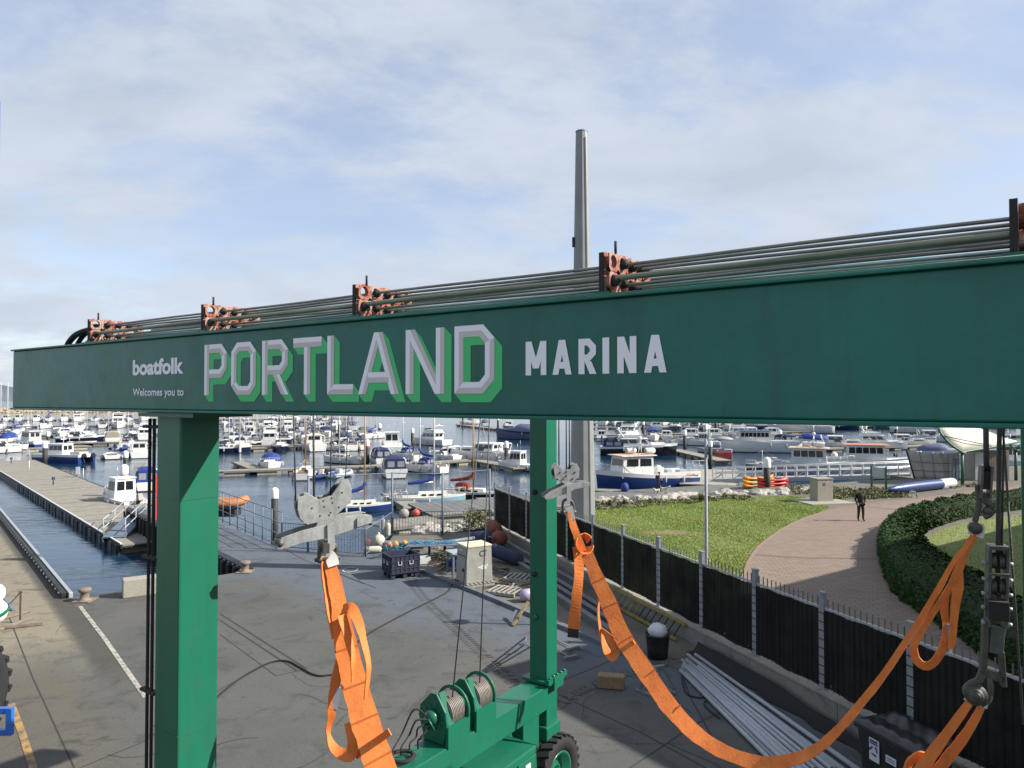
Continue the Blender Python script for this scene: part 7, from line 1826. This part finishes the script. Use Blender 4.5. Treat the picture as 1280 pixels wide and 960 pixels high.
def boat_cruiser(L=7.5, hm=M_WHITE, canvas=None, arch=True, top=False, dm=M_WHITE):
    B = Boat(); bm = L * .34; F = L * .115; sh = hull(B, L, bm, F, hm, rub=M_WHITE, deckm=dm)
    t = MB(); t.box((L * .16, 0, F * 1.25), (L * .42, bm * .66, F * .62), top=(.72, .70, -L * .02, 0)); B.add('foredeck_trunk', t, M_WHITE)
    for s in (-1, 1): g = MB(); g.box((L * .16, s * bm * .292, F * 1.27), (L * .24, .04, F * .2), top=(.8, 1)); B.add('side_window', g, M_GLASS)
    windscreen(B, -L * .02, L * .13, bm * .80, F * 1.25, F * 1.25 + .62)
    c = MB(); c.box((-L * .22, 0, F * .8), (L * .40, bm * .66, F * .5)); B.add('cockpit', c, M_GREYG)
    c = MB(); c.box((-L * .36, 0, F * 1.12), (L * .10, bm * .62, .3)); c.box((-L * .12, bm * .2, F * 1.2), (.5, .5, .6)); B.add('seats', c, M_CREAM)
    c = MB(); c.box((-L * .47, 0, F * 1.02), (L * .05, bm * .84, .22)); B.add('transom_coaming', c, M_WHITE)
    if arch:
        c = MB(); c.tube(spline([(-L * .30, -bm * .42, F), (-L * .34, -bm * .40, F + 1.15), (-L * .34, 0, F + 1.3), (-L * .34, bm * .40, F + 1.15), (-L * .30, bm * .42, F)], 4), .08, 6); B.add('radar_arch', c, M_WHITE)
    if top: house(B, -L * .22, L * .10, bm * .78, F * 1.1, F * 1.1 + 1.15, .75, -.1, M_WHITE, 2)
    if canvas: canopy(B, -L * .47, L * .02, bm * .82, F * 1.0, F + 1.45, canvas)
    rail(B, sh, .55, .98); return B
def boat_pilot(L=6.5, hm=M_WHITE, nm=3, ob=True, roof=None, x0=-.10, x1=.22):
    B = Boat(); bm = L * .37; F = L * .13; sh = hull(B, L, bm, F, hm, rub=M_WHITE, fine=.5)
    t = MB(); t.box((L * .26, 0, F * 1.3), (L * .26, bm * .6, F * .45), top=(.7, .7)); B.add('foredeck_trunk', t, M_WHITE)
    house(B, L * x0, L * x1, bm * .72, F * .95, F + 1.55, .30, .02, M_WHITE, nm, roof)
    c = MB(); c.box((-L * .30, 0, F * .75), (L * .34, bm * .72, F * .4)); B.add('cockpit', c, M_GREYG)
    c = MB(); c.tube([(0, .4, F + 1.6), (0, .4, F + 2.5)], .02, 4); c.tube([(0, -.3, F + 1.6), (0, -.3, F + 2.9)], .012, 4); B.add('antennas', c, M_ALU)
    if ob: outboard(B, -L / 2 - .05, 0, 1.15)
    rail(B, sh, .6, .98); return B
def boat_fly(L=11, hm=M_WHITE, canvas=None):
    B = Boat(); bm = L * .33; F = L * .115; sh = hull(B, L, bm, F, hm, rub=M_WHITE)
    house(B, -L * .26, L * .20, bm * .80, F * .98, F + 1.25, .95, -.15, M_WHITE, 3, over=.2, wz=(.45, .88))
    t = MB(); t.box((L * .25, 0, F * 1.28), (L * .34, bm * .58, F * .35), top=(.6, .6, -.2, 0)); B.add('foredeck_trunk', t, M_WHITE)
    c = MB(); c.box((-L * .10, 0, F + 1.55), (L * .34, bm * .72, .55), top=(.90, .94, -.1, 0)); B.add('flybridge', c, M_WHITE)
    g = MB(); g.box((L * .05, 0, F + 1.95), (.06, bm * .58, .32), Matrix.Rotation(-.5, 3, 'Y')); B.add('fly_screen', g, M_GLASS)
    c = MB(); c.tube(spline([(-L * .20, -bm * .36, F + 1.5), (-L * .26, -bm * .34, F + 2.5), (-L * .26, bm * .34, F + 2.5), (-L * .20, bm * .36, F + 1.5)], 4), .10, 6); c.ball((-L * .26, 0, F + 2.75), .2, 8); B.add('radar_arch', c, M_WHITE)
    c = MB(); c.box((-L * .37, 0, F * .85), (L * .20, bm * .78, F * .4)); B.add('cockpit', c, M_GREYG)
    if canvas: canopy(B, -L * .46, -L * .2, bm * .8, F, F + 1.4, canvas)
    rail(B, sh, .5, .99, .5, 8); return B
def boat_yacht(L=8, hm=M_WHITE, cover=M_BLUE, mm=M_MASTW, hood=True, spray=None, H=None, wood=False):
    B = Boat(); bm = L * .33; F = L * .115; sh = hull(B, L, bm, F, hm, rub=M_WHITE, fine=.30, transom=.62, sheer=.25)
    t = MB(); t.box((L * .06, 0, F * 1.22), (L * .44, bm * .56, F * .60), top=(.84, .74)); ti = B.add('coach_roof', t, M_CREAM if not wood else M_WHITE)
    for s in (-1, 1):
        for q in range(3): g = MB(); g.box((L * (-.06 + q * .10), s * bm * .262, F * 1.24), (L * .06, .05, F * .2)); B.add('window', g, M_GLASS, ti)
    c = MB(); c.box((-L * .30, 0, F * 1.0), (L * .26, bm * .44, F * .22)); B.add('cockpit', c, M_TEAK)
    c = MB(); c.box((-L * .163, 0, F * 1.22), (.05, bm * .22, F * .62)); B.add('companionway', c, M_TEAK if wood else M_GLASS)
    for s in (-1, 1): c = MB(); c.box((-L * .30, s * bm * .30, F * 1.12), (L * .30, .12, F * .34)); B.add('coaming', c, M_WHITE)
    if hood: canopy(B, -L * .17, L * .02, bm * .52, F * 1.2, F + .95, spray or cover or M_NAVY)
    mast(B, L * .08, F * 1.3, H or L * 1.22, mm, True, cover, L * .36, sh, L)
    rail(B, sh, .74, .99, .5, 3); rail(B, sh, .0, .22, .5, 3, bow=False); return B
def boat_cover(L=8, hm=M_WHITE, cm=M_BLUE):
    B = Boat(); bm = L * .34; F = L * .12; sh = hull(B, L, bm, F, hm, rub=M_WHITE)
    t = MB(); t.box((L * .2, 0, F * 1.25), (L * .36, bm * .6, F * .5), top=(.7, .7)); B.add('foredeck_trunk', t, M_WHITE)
    b = MB(); vs = []; fs = []; prof = [(-1, 0), (-.95, .4), (-.6, .8), (0, 1), (.6, .8), (.95, .4), (1, 0)]
    for i, (f, k, w) in enumerate(((-.48, .45, .86), (-.3, .8, .98), (-.05, 1.0, .95), (.08, .85, .8), (.2, .3, .6))):
        for y, z in prof: vs.append(V((L * f, y * bm / 2 * w, F * 1.02 + z * k * 1.25)))
    for i in range(4):
        for j in range(6): fs.append((i * 7 + j, i * 7 + j + 1, i * 7 + 8 + j, i * 7 + 7 + j))
    fs += [tuple(range(6, -1, -1)), tuple(28 + j for j in range(7))]
    b.add(vs, fs, None, True); B.add('boat_cover', b, cm); rail(B, sh, .6, .98); return B
def boat_fullcover(L=11, hm=M_PURPLE, cm=M_PURPLE):
    B = Boat(); bm = L * .32; F = L * .125; sh = hull(B, L, bm, F, hm, boot=M_BLACKH, rub=M_NAVYH, deckm=cm)
    b = MB(); vs = []; fs = []; prof = [(-1, 0), (-.9, .45), (-.5, .9), (0, 1), (.5, .9), (.9, .45), (1, 0)]
    for i, (f, k, w) in enumerate(((-.49, .5, .9), (-.35, .95, .98), (-.15, 1.45, .98), (.02, 1.5, .9), (.12, .8, .8), (.3, .45, .6), (.46, .2, .2))):
        for y, z in prof: vs.append(V((L * f, y * bm / 2 * w, F * (1.0 + .25 * max(0, f + .3)) + z * k * 1.1)))
    for i in range(6):
        for j in range(6): fs.append((i * 7 + j, i * 7 + j + 1, i * 7 + 8 + j, i * 7 + 7 + j))
    fs += [tuple(range(6, -1, -1))]
    b.add(vs, fs, None, True); B.add('boat_cover', b, cm)
    c = MB(); c.tube([(-L * .2, 0, F + 1.5), (-L * .2, 0, F + 2.4)], .05, 6); c.box((-L * .2, 0, F + 2.3), (.9, .3, .2)); B.add('radar_mast', c, M_NAVYH); return B
def boat_fishing(L=11, hm=M_BLUEH, roof=M_ORROOF, hx=(-.06, .24), open_aft=False, cab=M_WHITE, F=None, nw=4, gear=True):
    B = Boat(); bm = L * .34; F = F or L * .125; sh = hull(B, L, bm, F, hm, boot=M_NAVYH, rub=cab, fine=.45, sheer=.55)
    house(B, L * hx[0], L * hx[1], bm * .70, F * .95, F + 1.95, .12, .03, cab, nw, roof, .34, 3, 'wheelhouse', .95, (.52, .86))
    c = MB(); c.box((-L * .28, 0, F * .8), (L * .36, bm * .78, F * .3)); B.add('work_deck', c, M_GREYG)
    for s in (-1, 1): c = MB(); c.box((-L * .26, s * bm * .46, F * 1.12), (L * .46, .09, .34)); B.add('bulwark', c, cab)
    c = MB(); c.box((-L * .485, 0, F * 1.08), (.09, bm * .78, .36)); B.add('bulwark', c, cab)
    if gear:
        c = MB(); c.lathe([(.26, -.5), (.30, -.42), (.30, .42), (.26, .5)], (L * .12, -bm * .12, F + 2.35), axes((0, 1, 0), (0, 0, 1)), 12); c.lathe([(.26, -.5), (.30, -.42), (.30, .42), (.26, .5)], (L * -.03, bm * .1, F + 2.35), axes((0, 1, 0), (0, 0, 1)), 12); B.add('liferaft', c, M_WHITE)
        c = MB(); x = L * .05
        c.tube([(x, -.3, F + 2.0), (x, -.1, F + 3.4), (x, .1, F + 3.4), (x, .3, F + 2.0)], .05, 6); c.tube([(x, 0, F + 3.3), (x, 0, F + 4.6)], .03, 5); c.box((x, 0, F + 3.0), (.15, 1.0, .1)); c.ball((x, 0, F + 3.55), .2, 8); B.add('radar_mast', c, M_WHITE)
        c = MB(); c.box((-L * .12, bm * .12, F + .3), (.7, .8, .9)); c.lathe([(.0, 0), (.35, 0), (.35, .3), (0, .3)], (-L * .18, -bm * .2, F + .5), axes((0, 0, 1), (1, 0, 0)), 12); B.add('winch_gear', c, M_PALEG)
        c = MB(); c.box((-L * .36, bm * .15, F + .15), (.9, .8, .5)); c.box((-L * .30, -bm * .2, F + .12), (.6, .6, .45)); B.add('fish_boxes', c, M_GREYG)
    rail(B, sh, .62, .98, .6, 5); return B
def boat_rib(L=4.5, m=M_GREYG, ob=True):
    B = Boat(); b = MB(); w = L * .19
    b.tube(spline([(-L / 2, -w, .28), (L * .15, -w * 1.05, .32), (L * .38, -w * .5, .42), (L * .46, 0, .48), (L * .38, w * .5, .42), (L * .15, w * 1.05, .32), (-L / 2, w, .28)], 5), L * .055, 8); B.add('tube', b, m)
    c = MB(); c.box((-.1, 0, .12), (L * .86, w * 1.9, .2)); B.add('floor', c, M_GREYG); c = MB(); c.box((-.1, 0, .55), (.5, .6, .7)); B.add('console', c, M_WHITE)
    if ob: outboard(B, -L / 2, 0, .9)
    return B
def boat_dinghy(L=4.2, hm=M_WHITE, im=M_PALEG, mastm=None):
    B = Boat(); sh = hull(B, L, L * .42, .5, hm, sheer=.25, fine=.3, deckm=im)
    c = MB(); c.box((-.2, 0, .42), (L * .5, L * .22, .2)); B.add('well', c, M_GLASS); c = MB(); c.box((.1, 0, .52), (.3, L * .36, .05)); B.add('thwart', c, M_TEAK)
    return B
def boat_cat(L=8, hm=M_BLUEH):
    B = Boat(); bm = L * .42
    for s in (-1, 1):
        b = MB(); n = 8; vs = []; fs = []
        for i in range(n + 1):
            f = i / n; x = -L / 2 + L * f; w = bm * .14 * (1 - max(0, (f - .5) / .5) ** 2) + .02; h = .85 + .3 * f * f
            for (y, z) in ((-.7, -.2), (-1, h * .6), (-1, h), (1, h), (1, h * .6), (.7, -.2)): vs.append(V((x + (.3 * f * f if z > .3 else 0), s * bm * .34 + y * w, z)))
        for i in range(n):
            for j in range(6): fs.append((i * 6 + j, i * 6 + (j + 1) % 6, i * 6 + 6 + (j + 1) % 6, i * 6 + 6 + j))
        fs += [tuple(range(5, -1, -1)), tuple(n * 6 + j for j in range(6))]
        b.add(vs, fs, None, False); B.add('hull', b, hm)
    c = MB(); c.box((-.1, 0, .98), (L * .97, bm * .96, .42), top=(1.02, 1.0)); B.add('deck', c, M_WHITE)
    house(B, -L * .10, L * .24, bm * .62, 1.15, 2.55, .22, .03, M_WHITE, 3)
    c = MB(); c.box((-L * .34, 0, 1.35), (L * .2, bm * .5, .3)); B.add('work_deck', c, M_GREYG)
    c = MB(); c.tube([(0, 0, 2.6), (0, 0, 4.0)], .04, 6); c.box((0, 0, 3.2), (.1, .9, .1)); c.ball((0, 0, 3.5), .16, 8); B.add('radar_mast', c, M_WHITE)
    outboard(B, -L / 2, .8, 1.1); outboard(B, -L / 2, -.8, 1.1)
    b = MB(); b.tube([(L * .2, -bm * .44, 1.2), (L * .2, -bm * .44, 1.7), (L * .47, -bm * .3, 1.75), (L * .47, bm * .3, 1.75), (L * .2, bm * .44, 1.7), (L * .2, bm * .44, 1.2)], .025, 5); B.add('guard_rail', b, M_ALU); return B
BG = 'boats moored in the marina'
def place(o, px, py, head, lab, sc=1.0, cat='boat', bob=0.0, grp=BG):
    """head: degrees, 0 = bow to the right of the picture, 90 = bow away"""
    p = at(px, py, WZ); o.location = (p.x, p.y, WZ + bob); o.rotation_euler = (0, 0, R_(head)); o.scale = (sc, sc, sc)
    tag(o, lab, cat, grp); return o
def one(fn, name, px, py, head, lab, sc=1.0, joined=False, cat='boat', **kw): return place(fn(**kw).make(name, joined), px, py, head, lab, sc, cat)
S_OUT, B_OUT = 120, -60      # bow away / bow towards the camera along the berths
# ---- left of the near leg
one(boat_cat, 'work_catamaran', 79, 578, 168, 'blue hulled white work catamaran beside the long pontoon', 1.0, L=7.6)
one(boat_fishing, 'workboat', 36, 560, 150, 'blue hulled white workboat with open wheelhouse at the far left', 1.0, L=8.5, roof=M_WHITE, hx=(-.25, .1))
one(boat_cruiser, 'motor_cruiser', 101, 552.5, 20, 'white motor cruiser with navy hull band left of the tan hooded boat', 1.0, L=8.5, hm=M_NAVYH, top=True)
one(boat_dinghy, 'sailing_dinghy', 140, 573, 120, 'small rounded white dinghy right of the blue catamaran', 1.3)
one(boat_cruiser, 'motor_cruiser', 174, 571, 118, 'white cruiser seen from its rounded grey stern left of the near leg', 1.0, L=8, top=True)
one(boat_pilot, 'pilot_boat', 153, 634, 138, 'white pilot boat with black outboards beside the gangway', 1.0, L=6.2)
one(boat_cruiser, 'canopy_cruiser', 182, 610, 120, 'white cruiser with a bright blue canopy hidden by the near leg', 1.0, L=6.5, canvas=M_BLUE)
one(boat_cruiser, 'canopy_cruiser', 141, 553, 118, 'white cruiser with a tan canvas hood', 1.0, L=8.5, canvas=M_TAN)
one(boat_rib, 'inflatable_boat', 150, 562, 100, 'blue inflatable boat behind the white dinghy', 1.0, m=M_BLUEH)
one(boat_dinghy, 'white_tender', 103, 556, 10, 'low white tender moored by the navy banded cruiser', 1.2)
one(boat_cover, 'covered_boat', 14, 552, 100, 'white boat with a pale blue cover at the far left edge', 1.0, L=7)
one(boat_cruiser, 'motor_cruiser', 4, 566, 60, 'white cruiser cut off by the left picture edge', 1.0, L=7.5, top=True)
one(boat_yacht, 'sailing_yacht', 22, 543, 100, 'white yacht with a white mast at the far left', 1.0, L=9, cover=M_BLUE)
one(boat_yacht, 'sailing_yacht', 88, 541, 80, 'pale yacht with a stout mast in front of the breakwater', 1.0, L=10, cover=None)
one(boat_fly, 'motor_yacht', 180, 549, 118, 'white flybridge yacht just left of the near leg', .9, L=10)
# ---- between the green legs
one(boat_cover, 'covered_boat', 338, 587, -75, 'white boat with a bright blue cover pointing at the camera', 1.0, L=7.6)
one(boat_fly, 'motor_yacht', 338, 556, 105, 'white flybridge yacht seen from astern behind the blue covered boat', 1.0, L=9.5)
one(boat_cruiser, 'motor_cruiser', 303, 559, 20, 'low black hulled speedboat on the second pontoon', .85, L=7.5, hm=M_BLACKH, arch=False)
one(boat_pilot, 'pilot_boat', 313, 547, 110, 'white pilot boat seen from astern left of the flybridge yacht', 1.0, L=6.5)
one(boat_yacht, 'sailing_yacht', 281, 566, 15, 'dark grey hulled yacht poking out right of the near leg', 1.0, L=8, hm=M_NAVYH, cover=None)
one(boat_yacht, 'wooden_yacht', 381, 597, 100, 'small yacht with varnished cabin doors and tan mast behind the near block', 1.0, L=6.8, cover=None, mm=M_MASTT, hood=False, wood=True)
one(boat_rib, 'inflatable_boat', 404, 597, 60, 'blue and grey inflatable on the near pontoon right of the wooden yacht', 1.0, m=M_BLUEH)
one(boat_rib, 'inflatable_boat', 424, 596, 70, 'dark inflatable with outboard near the wire rope', 1.0, m=M_GREYG)
one(boat_cruiser, 'motor_cruiser', 416, 563, 150, 'white sports cruiser with a blue side line behind the wires', 1.0, L=7.5, hm=M_WHITE)
one(boat_cruiser, 'motor_cruiser', 368, 545, 110, 'white cruiser with a dark blue hood on the second pontoon', 1.0, L=7, canvas=M_NAVY)
one(boat_yacht, 'sailing_yacht', 428, 579, 150, 'small white yacht with orange lifebuoys seen from the quarter', 1.0, L=7, cover=None, hood=False)
one(boat_yacht, 'sailing_yacht', 448, 561, 118, 'cream yacht with navy sail cover and white transom', 1.0, L=8, cover=M_NAVY)
one(boat_pilot, 'wheelhouse_boat', 490, 566, 100, 'tall white wheelhouse boat behind the navy canopied cruisers', 1.35, L=7.0, ob=False)
one(boat_cruiser, 'canopy_cruiser', 473, 579, 112, 'white cruiser under a navy canopy, further of the two', 1.0, L=7, canvas=M_NAVY)
one(boat_cruiser, 'canopy_cruiser', 490, 594, 106, 'white cruiser under a navy canopy, nearer and larger of the two', 1.0, L=8, canvas=M_NAVY)
one(boat_yacht, 'sailing_yacht', 529, 590, 140, 'white yacht with a bright blue sail cover right of the navy canopies', 1.0, L=7.2)
one(boat_yacht, 'sailing_yacht', 506, 574, 130, 'white yacht with a pale blue spray hood behind the navy canopy', 1.0, L=7, spray=M_BLUE)
one(boat_fly, 'motor_yacht', 537, 556, 140, 'white motor yacht with black hull bottom in the open channel', 1.0, L=9.5, hm=M_WHITE)
one(boat_cruiser, 'motor_cruiser', 555, 576, 130, 'white sports boat with a blue cockpit cover and tall arch', 1.0, L=7.5, canvas=None)
one(boat_yacht, 'sailing_yacht', 467, 548, 60, 'white yacht with blue boom cover out by the piles', 1.0, L=8)
one(boat_cruiser, 'motor_yacht', 602, 577, 152, 'big white sports cruiser with hardtop pointing left', 1.0, L=11.5, top=True)
one(boat_pilot, 'pilot_boat', 649, 588, 150, 'white centre cabin boat with black outboard by the far green leg', 1.0, L=6)
one(boat_fullcover, 'covered_motor_yacht', 652, 549, 150, 'motor yacht under a slate blue full cover by the far leg', 1.0, L=13)
one(boat_yacht, 'sailing_yacht', 590, 530, 20, 'white yacht on the small open water pontoon', 1.0, L=8.5)
one(boat_cover, 'covered_boat', 606, 532, 100, 'boat with a purple cover on the small open water pontoon', 1.0, L=8, cm=M_PURPLE)
one(boat_cruiser, 'motor_cruiser', 634, 535, 100, 'dark windowed cruiser behind the slate blue cover', 1.0, L=8, hm=M_NAVYH)
one(boat_yacht, 'sailing_yacht', 535, 631, 12, 'light blue hulled yacht with a blue sail cover near the railings', 1.0, L=6.2, hm=M_LTBLUE, hood=False, H=8.5)
one(boat_yacht, 'gaff_boat', 585, 625, -14, 'black hulled boat with a red spray hood and varnished spars', .92, L=6.4, hm=M_BLACKH, cover=M_REDC, mm=M_MASTT, H=9)
one(boat_yacht, 'sailing_yacht', 449, 640, 15, 'dark blue hulled yacht with a bright blue stern behind the near block', .9, L=5.6, hm=M_BLUEH, hood=False, mm=M_MASTT, H=9)
M_FADED = mat('faded_orange_roof', (.52, .47, .40), .6, scale=2.2, col2=(.50, .19, .09), thr=(.45, .6))
# ---- right of the mast
fb = one(boat_fishing, 'fishing_boat', 806, 611, 203, 'blue hulled fishing boat with orange edged roof alongside the boarded quay', 1.0, L=10.8, nw=2, hx=(-.02, .30), roof=M_FADED)
bwm = at(806, 611, WZ)
hu = rz(R_(203)); bp0 = bwm + hu @ V((-4.2, 1.80, 1.12))
text_mesh('FIVE', 0, .95, 0, .30, .01, mat('red_lettering', (.40, .05, .04), .6), fb, lambda x, y: V((-3.6 + -x * -1 * -1, 1.86, 1.28 + y)))
one(boat_rib, 'inflatable_boat', 775, 612, 190, 'small dinghy with a blue covered engine under the blue bow', 1.0, L=3.6, m=M_PALEG)
tag(MB().ball(at(781, 610, -.6), .45, 12, None, (.8, .8, 1.1)).build('blue_engine_cover', M_BLUE, loc=at(781, 612, -1)), 'bright blue cover beside the hull of the fishing boat', 'cover')
one(boat_fly, 'motor_yacht', 798, 569, -6, 'black hulled white motor yacht lying broadside behind the fishing boat', 1.0, L=11.8, hm=M_BLACKH, canvas=M_NAVY)
one(boat_fishing, 'fishing_boat', 950, 565, 172, 'white fishing boat with bright blue roof and dark grey bow', 1.0, L=12.5, hm=M_WHITE, roof=M_BLUEH, hx=(-.12, .30), nw=7, gear=False)
one(boat_fishing, 'pilot_launch', 1012, 594, -25, 'grey pilot launch with pinkish roof behind the gangway', 1.0, L=9.5, hm=M_GREYG, cab=M_PALEG, roof=M_FADED, hx=(-.2, .2), nw=4, gear=True)
one(boat_fishing, 'fishing_boat', 1088, 591, -18, 'pale boat with an orange roof behind the notice board', 1.0, L=11, hm=M_WHITE, cab=M_PALEG, roof=M_ORROOF, hx=(-.25, .15), nw=5, gear=False)
one(boat_fly, 'motor_yacht', 1097, 561, -22, 'white flybridge cruiser right of the orange roofed boats', 1.0, L=9.5)
one(boat_cruiser, 'motor_cruiser', 1135, 559, -20, 'white cruiser with a dark hull line right of the flybridge cruiser', 1.0, L=9, hm=M_CREAM, top=True)
one(boat_cruiser, 'motor_cruiser', 1052, 562, -25, 'white hardtop cruiser with curved windows behind the pink roof', 1.0, L=9.5, top=True)
one(boat_cruiser, 'motor_cruiser', 1168, 552, -20, 'white hardtop cruiser nearest the canopy shelter', 1.0, L=9, top=True)
one(boat_fly, 'motor_yacht', 1000, 541, 165, 'big white motor yacht lying broadside on the long pontoon', 1.0, L=16)
one(boat_fly, 'motor_yacht', 1048, 537, -20, 'navy canopied motor yacht right of the big white yacht', 1.0, L=11, canvas=M_NAVY, hm=M_NAVYH)
one(boat_cruiser, 'canopy_cruiser', 975, 558, 100, 'cruiser with a navy hood behind the blue roofed fishing boat', 1.0, L=8, canvas=M_NAVY)
one(boat_cover, 'covered_boat', 1008, 556, 160, 'boat with a blue tent cover above the pink roofed launch', 1.0, L=8.5)
one(boat_fly, 'motor_yacht', 1145, 541, -30, 'white flybridge yacht moored further out on the right', 1.0, L=12)
one(boat_cover, 'covered_boat', 1176, 570, -20, 'small pale boat with a grey blue tent cover by the net screen', 1.0, L=6.5, cm=M_PURPLE)
one(boat_cruiser, 'motor_cruiser', 870, 556, 170, 'pale cruiser on the finger pontoon left of the red floats', 1.0, L=8, top=False)
one(boat_dinghy, 'white_tender', 893, 566, 160, 'low dark and white tender by the red floats', 1.3, hm=M_GREYG)
one(boat_pilot, 'pilot_boat', 880, 557, 165, 'small white cabin boat behind the lamp post lantern', 1.0, L=6)
one(boat_rib, 'inflatable_boat', 1148, 578, -10, 'purple inflatable boat left of the leaning net screen', 1.2, m=mat('plum_tube', (.20, .06, .10), .6))
one(boat_yacht, 'sailing_yacht', 957, 586, 170, 'low grey open boat with davits behind the gangway', .8, L=6, hm=M_NAVYH, cover=None, hood=False, H=2.0)
one(boat_pilot, 'pilot_boat', 1262, 590, 160, 'white cabin boat behind the far end of the canopy shelter', 1.3, L=8, ob=False)
one(boat_cruiser, 'motor_cruiser', 1225, 560, -15, 'white cruiser behind the canopy shelter', 1.0, L=9, top=True)
one(boat_fly, 'motor_yacht', 1190, 541, -20, 'white motor yacht out behind the left of the shelter', 1.0, L=11)

# ---- the far rows: single-mesh copies, too small to show their parts
rnd = random.Random(77)
far = []
far.append((boat_cruiser(8.5, top=True).make('motor_cruiser', True), 'white hardtop cruiser in the far rows of the marina', 3))
far.append((boat_cruiser(8, canvas=M_NAVY).make('canopy_cruiser', True), 'white cruiser with navy canopy in the far rows', 2))
far.append((boat_cruiser(8, canvas=M_BLUE).make('canopy_cruiser', True), 'white cruiser with blue canopy in the far rows', 1))
far.append((boat_fly(11).make('motor_yacht', True), 'white flybridge motor yacht in the far rows', 2))
far.append((boat_fly(11, hm=M_NAVYH).make('motor_yacht', True), 'navy hulled motor yacht in the far rows', 1))
far.append((boat_yacht(9).make('sailing_yacht', True), 'white yacht with blue sail cover in the far rows', 3))
far.append((boat_yacht(10, hm=M_NAVYH, cover=M_NAVY).make('sailing_yacht', True), 'navy hulled yacht in the far rows', 1))
far.append((boat_yacht(8.5, cover=None, mm=M_MASTW).make('sailing_yacht', True), 'white yacht with bare boom in the far rows', 2))
far.append((boat_pilot(7).make('pilot_boat', True), 'white wheelhouse boat with outboard in the far rows', 2))
far.append((boat_cover(8).make('covered_boat', True), 'boat under a blue cover in the far rows', 1))
for o, lab, w in far: tag(o, lab, 'boat', 'far rows: ' + lab)
used = set(); bag_m = [0, 0, 0, 1, 1, 2, 3, 3, 4, 8, 8, 9]; bag_s = [5, 5, 5, 6, 6, 7, 7, 7, 7, 0, 1, 3, 8]
def row(px0, px1, py0, py1, bag, step, head, depth=0):
    """boats berthed along a far line seen from px0 to px1"""
    a, c = at(px0, py0, WZ), at(px1, py1, WZ); u = (c - a); L = u.length; u.normalize(); n = int(L / step)
    for i in range(n):
        if rnd.random() < .10: continue
        k = rnd.choice(bag); o, lab, _ = far[k]
        if k in used: o = o.copy(); COL.objects.link(o)
        used.add(k); p = a + u * (i + rnd.uniform(.3, .7)) * step + V((0, rnd.uniform(-1.2, 1.2), 0)); o.location = p; o.rotation_euler = (0, 0, R_(head + rnd.choice((0, 180)) + rnd.uniform(-6, 6))); s = rnd.uniform(.85, 1.2); o.scale = (s, s, s)
    v = V((0, 1, 0)); ca = V((math.cos(R_(head)), math.sin(R_(head)), 0)) * 6.0
    pontoon(a + ca - u * 3, c + ca + u * 3, 2.2, 'marina_pontoon', 'distant pontoon line among the far rows of boats', 'distant pontoon lines')
# left part, many masts
row(-8, 196, 536, 534, bag_s, 5.2, 112); row(-8, 196, 527, 525.5, bag_s, 5.6, 110)
row(276, 440, 550, 545, bag_s, 4.2, 112); row(276, 452, 540, 537, bag_s, 4.6, 110); row(276, 400, 556.5, 552, [5, 7, 7, 0, 6], 4.6, 112); row(-8, 190, 549, 546, bag_s, 4.8, 112); row(100, 196, 559, 557, [0, 5, 7, 8], 4.8, 112)
row(284, 450, 564, 561, [5, 7, 6, 5, 0], 5.4, 112)
row(276, 440, 532.5, 530, bag_s, 4.8, 108); row(276, 430, 526.5, 525, bag_s, 5.4, 105)
# right part, mostly motor boats
row(742, 1000, 551, 547, bag_m, 5.0, 80); row(742, 1290, 537.5, 535, bag_m, 5.2, 78); row(742, 1290, 531.5, 530, bag_m, 5.6, 75); row(742, 1290, 526.5, 525.5, bag_m, 6.2, 75)
row(1190, 1290, 549, 548, bag_m, 5.2, 70)
for k, (o, lab, _) in enumerate(far):
    if k not in used: bpy.data.objects.remove(o)
# breakwater: one far bank of tumbled rock
vs = []; fs = []; r6 = random.Random(9)
bwA, bwB = at(-60, 516.5, WZ), at(470, 513.5, WZ)
u = (bwB - bwA); L = u.length; u.normalize(); v = V((-u.y, u.x, 0))
for k in range(2600):
    f = r6.random() ** .8; g = r6.random(); p = bwA + u * (f * L) + v * (g * 7) + UPZ * (g * 2.6 + r6.uniform(-.3, .5)); s = r6.uniform(.6, 1.5); o = len(vs)
    for (x, y, z) in ((1, 0, -.2), (0, 1, -.3), (-1, 0, -.1), (0, -1, -.2), (.1, .1, .9), (0, 0, -.9)): vs.append(p + V((x * s * r6.uniform(.7, 1.2), y * s * r6.uniform(.7, 1.2), z * s * r6.uniform(.6, 1.0))))
    for q in ((0, 1, 4), (1, 2, 4), (2, 3, 4), (3, 0, 4), (1, 0, 5), (2, 1, 5), (3, 2, 5), (0, 3, 5)): fs.append(tuple(i + o for i in q))
b = MB(); b.add(vs, fs); b.build('breakwater', M_FARROCK)['kind'] = 'stuff'
# an orange crane barge at the breakwater
c = at(424, 524, WZ);
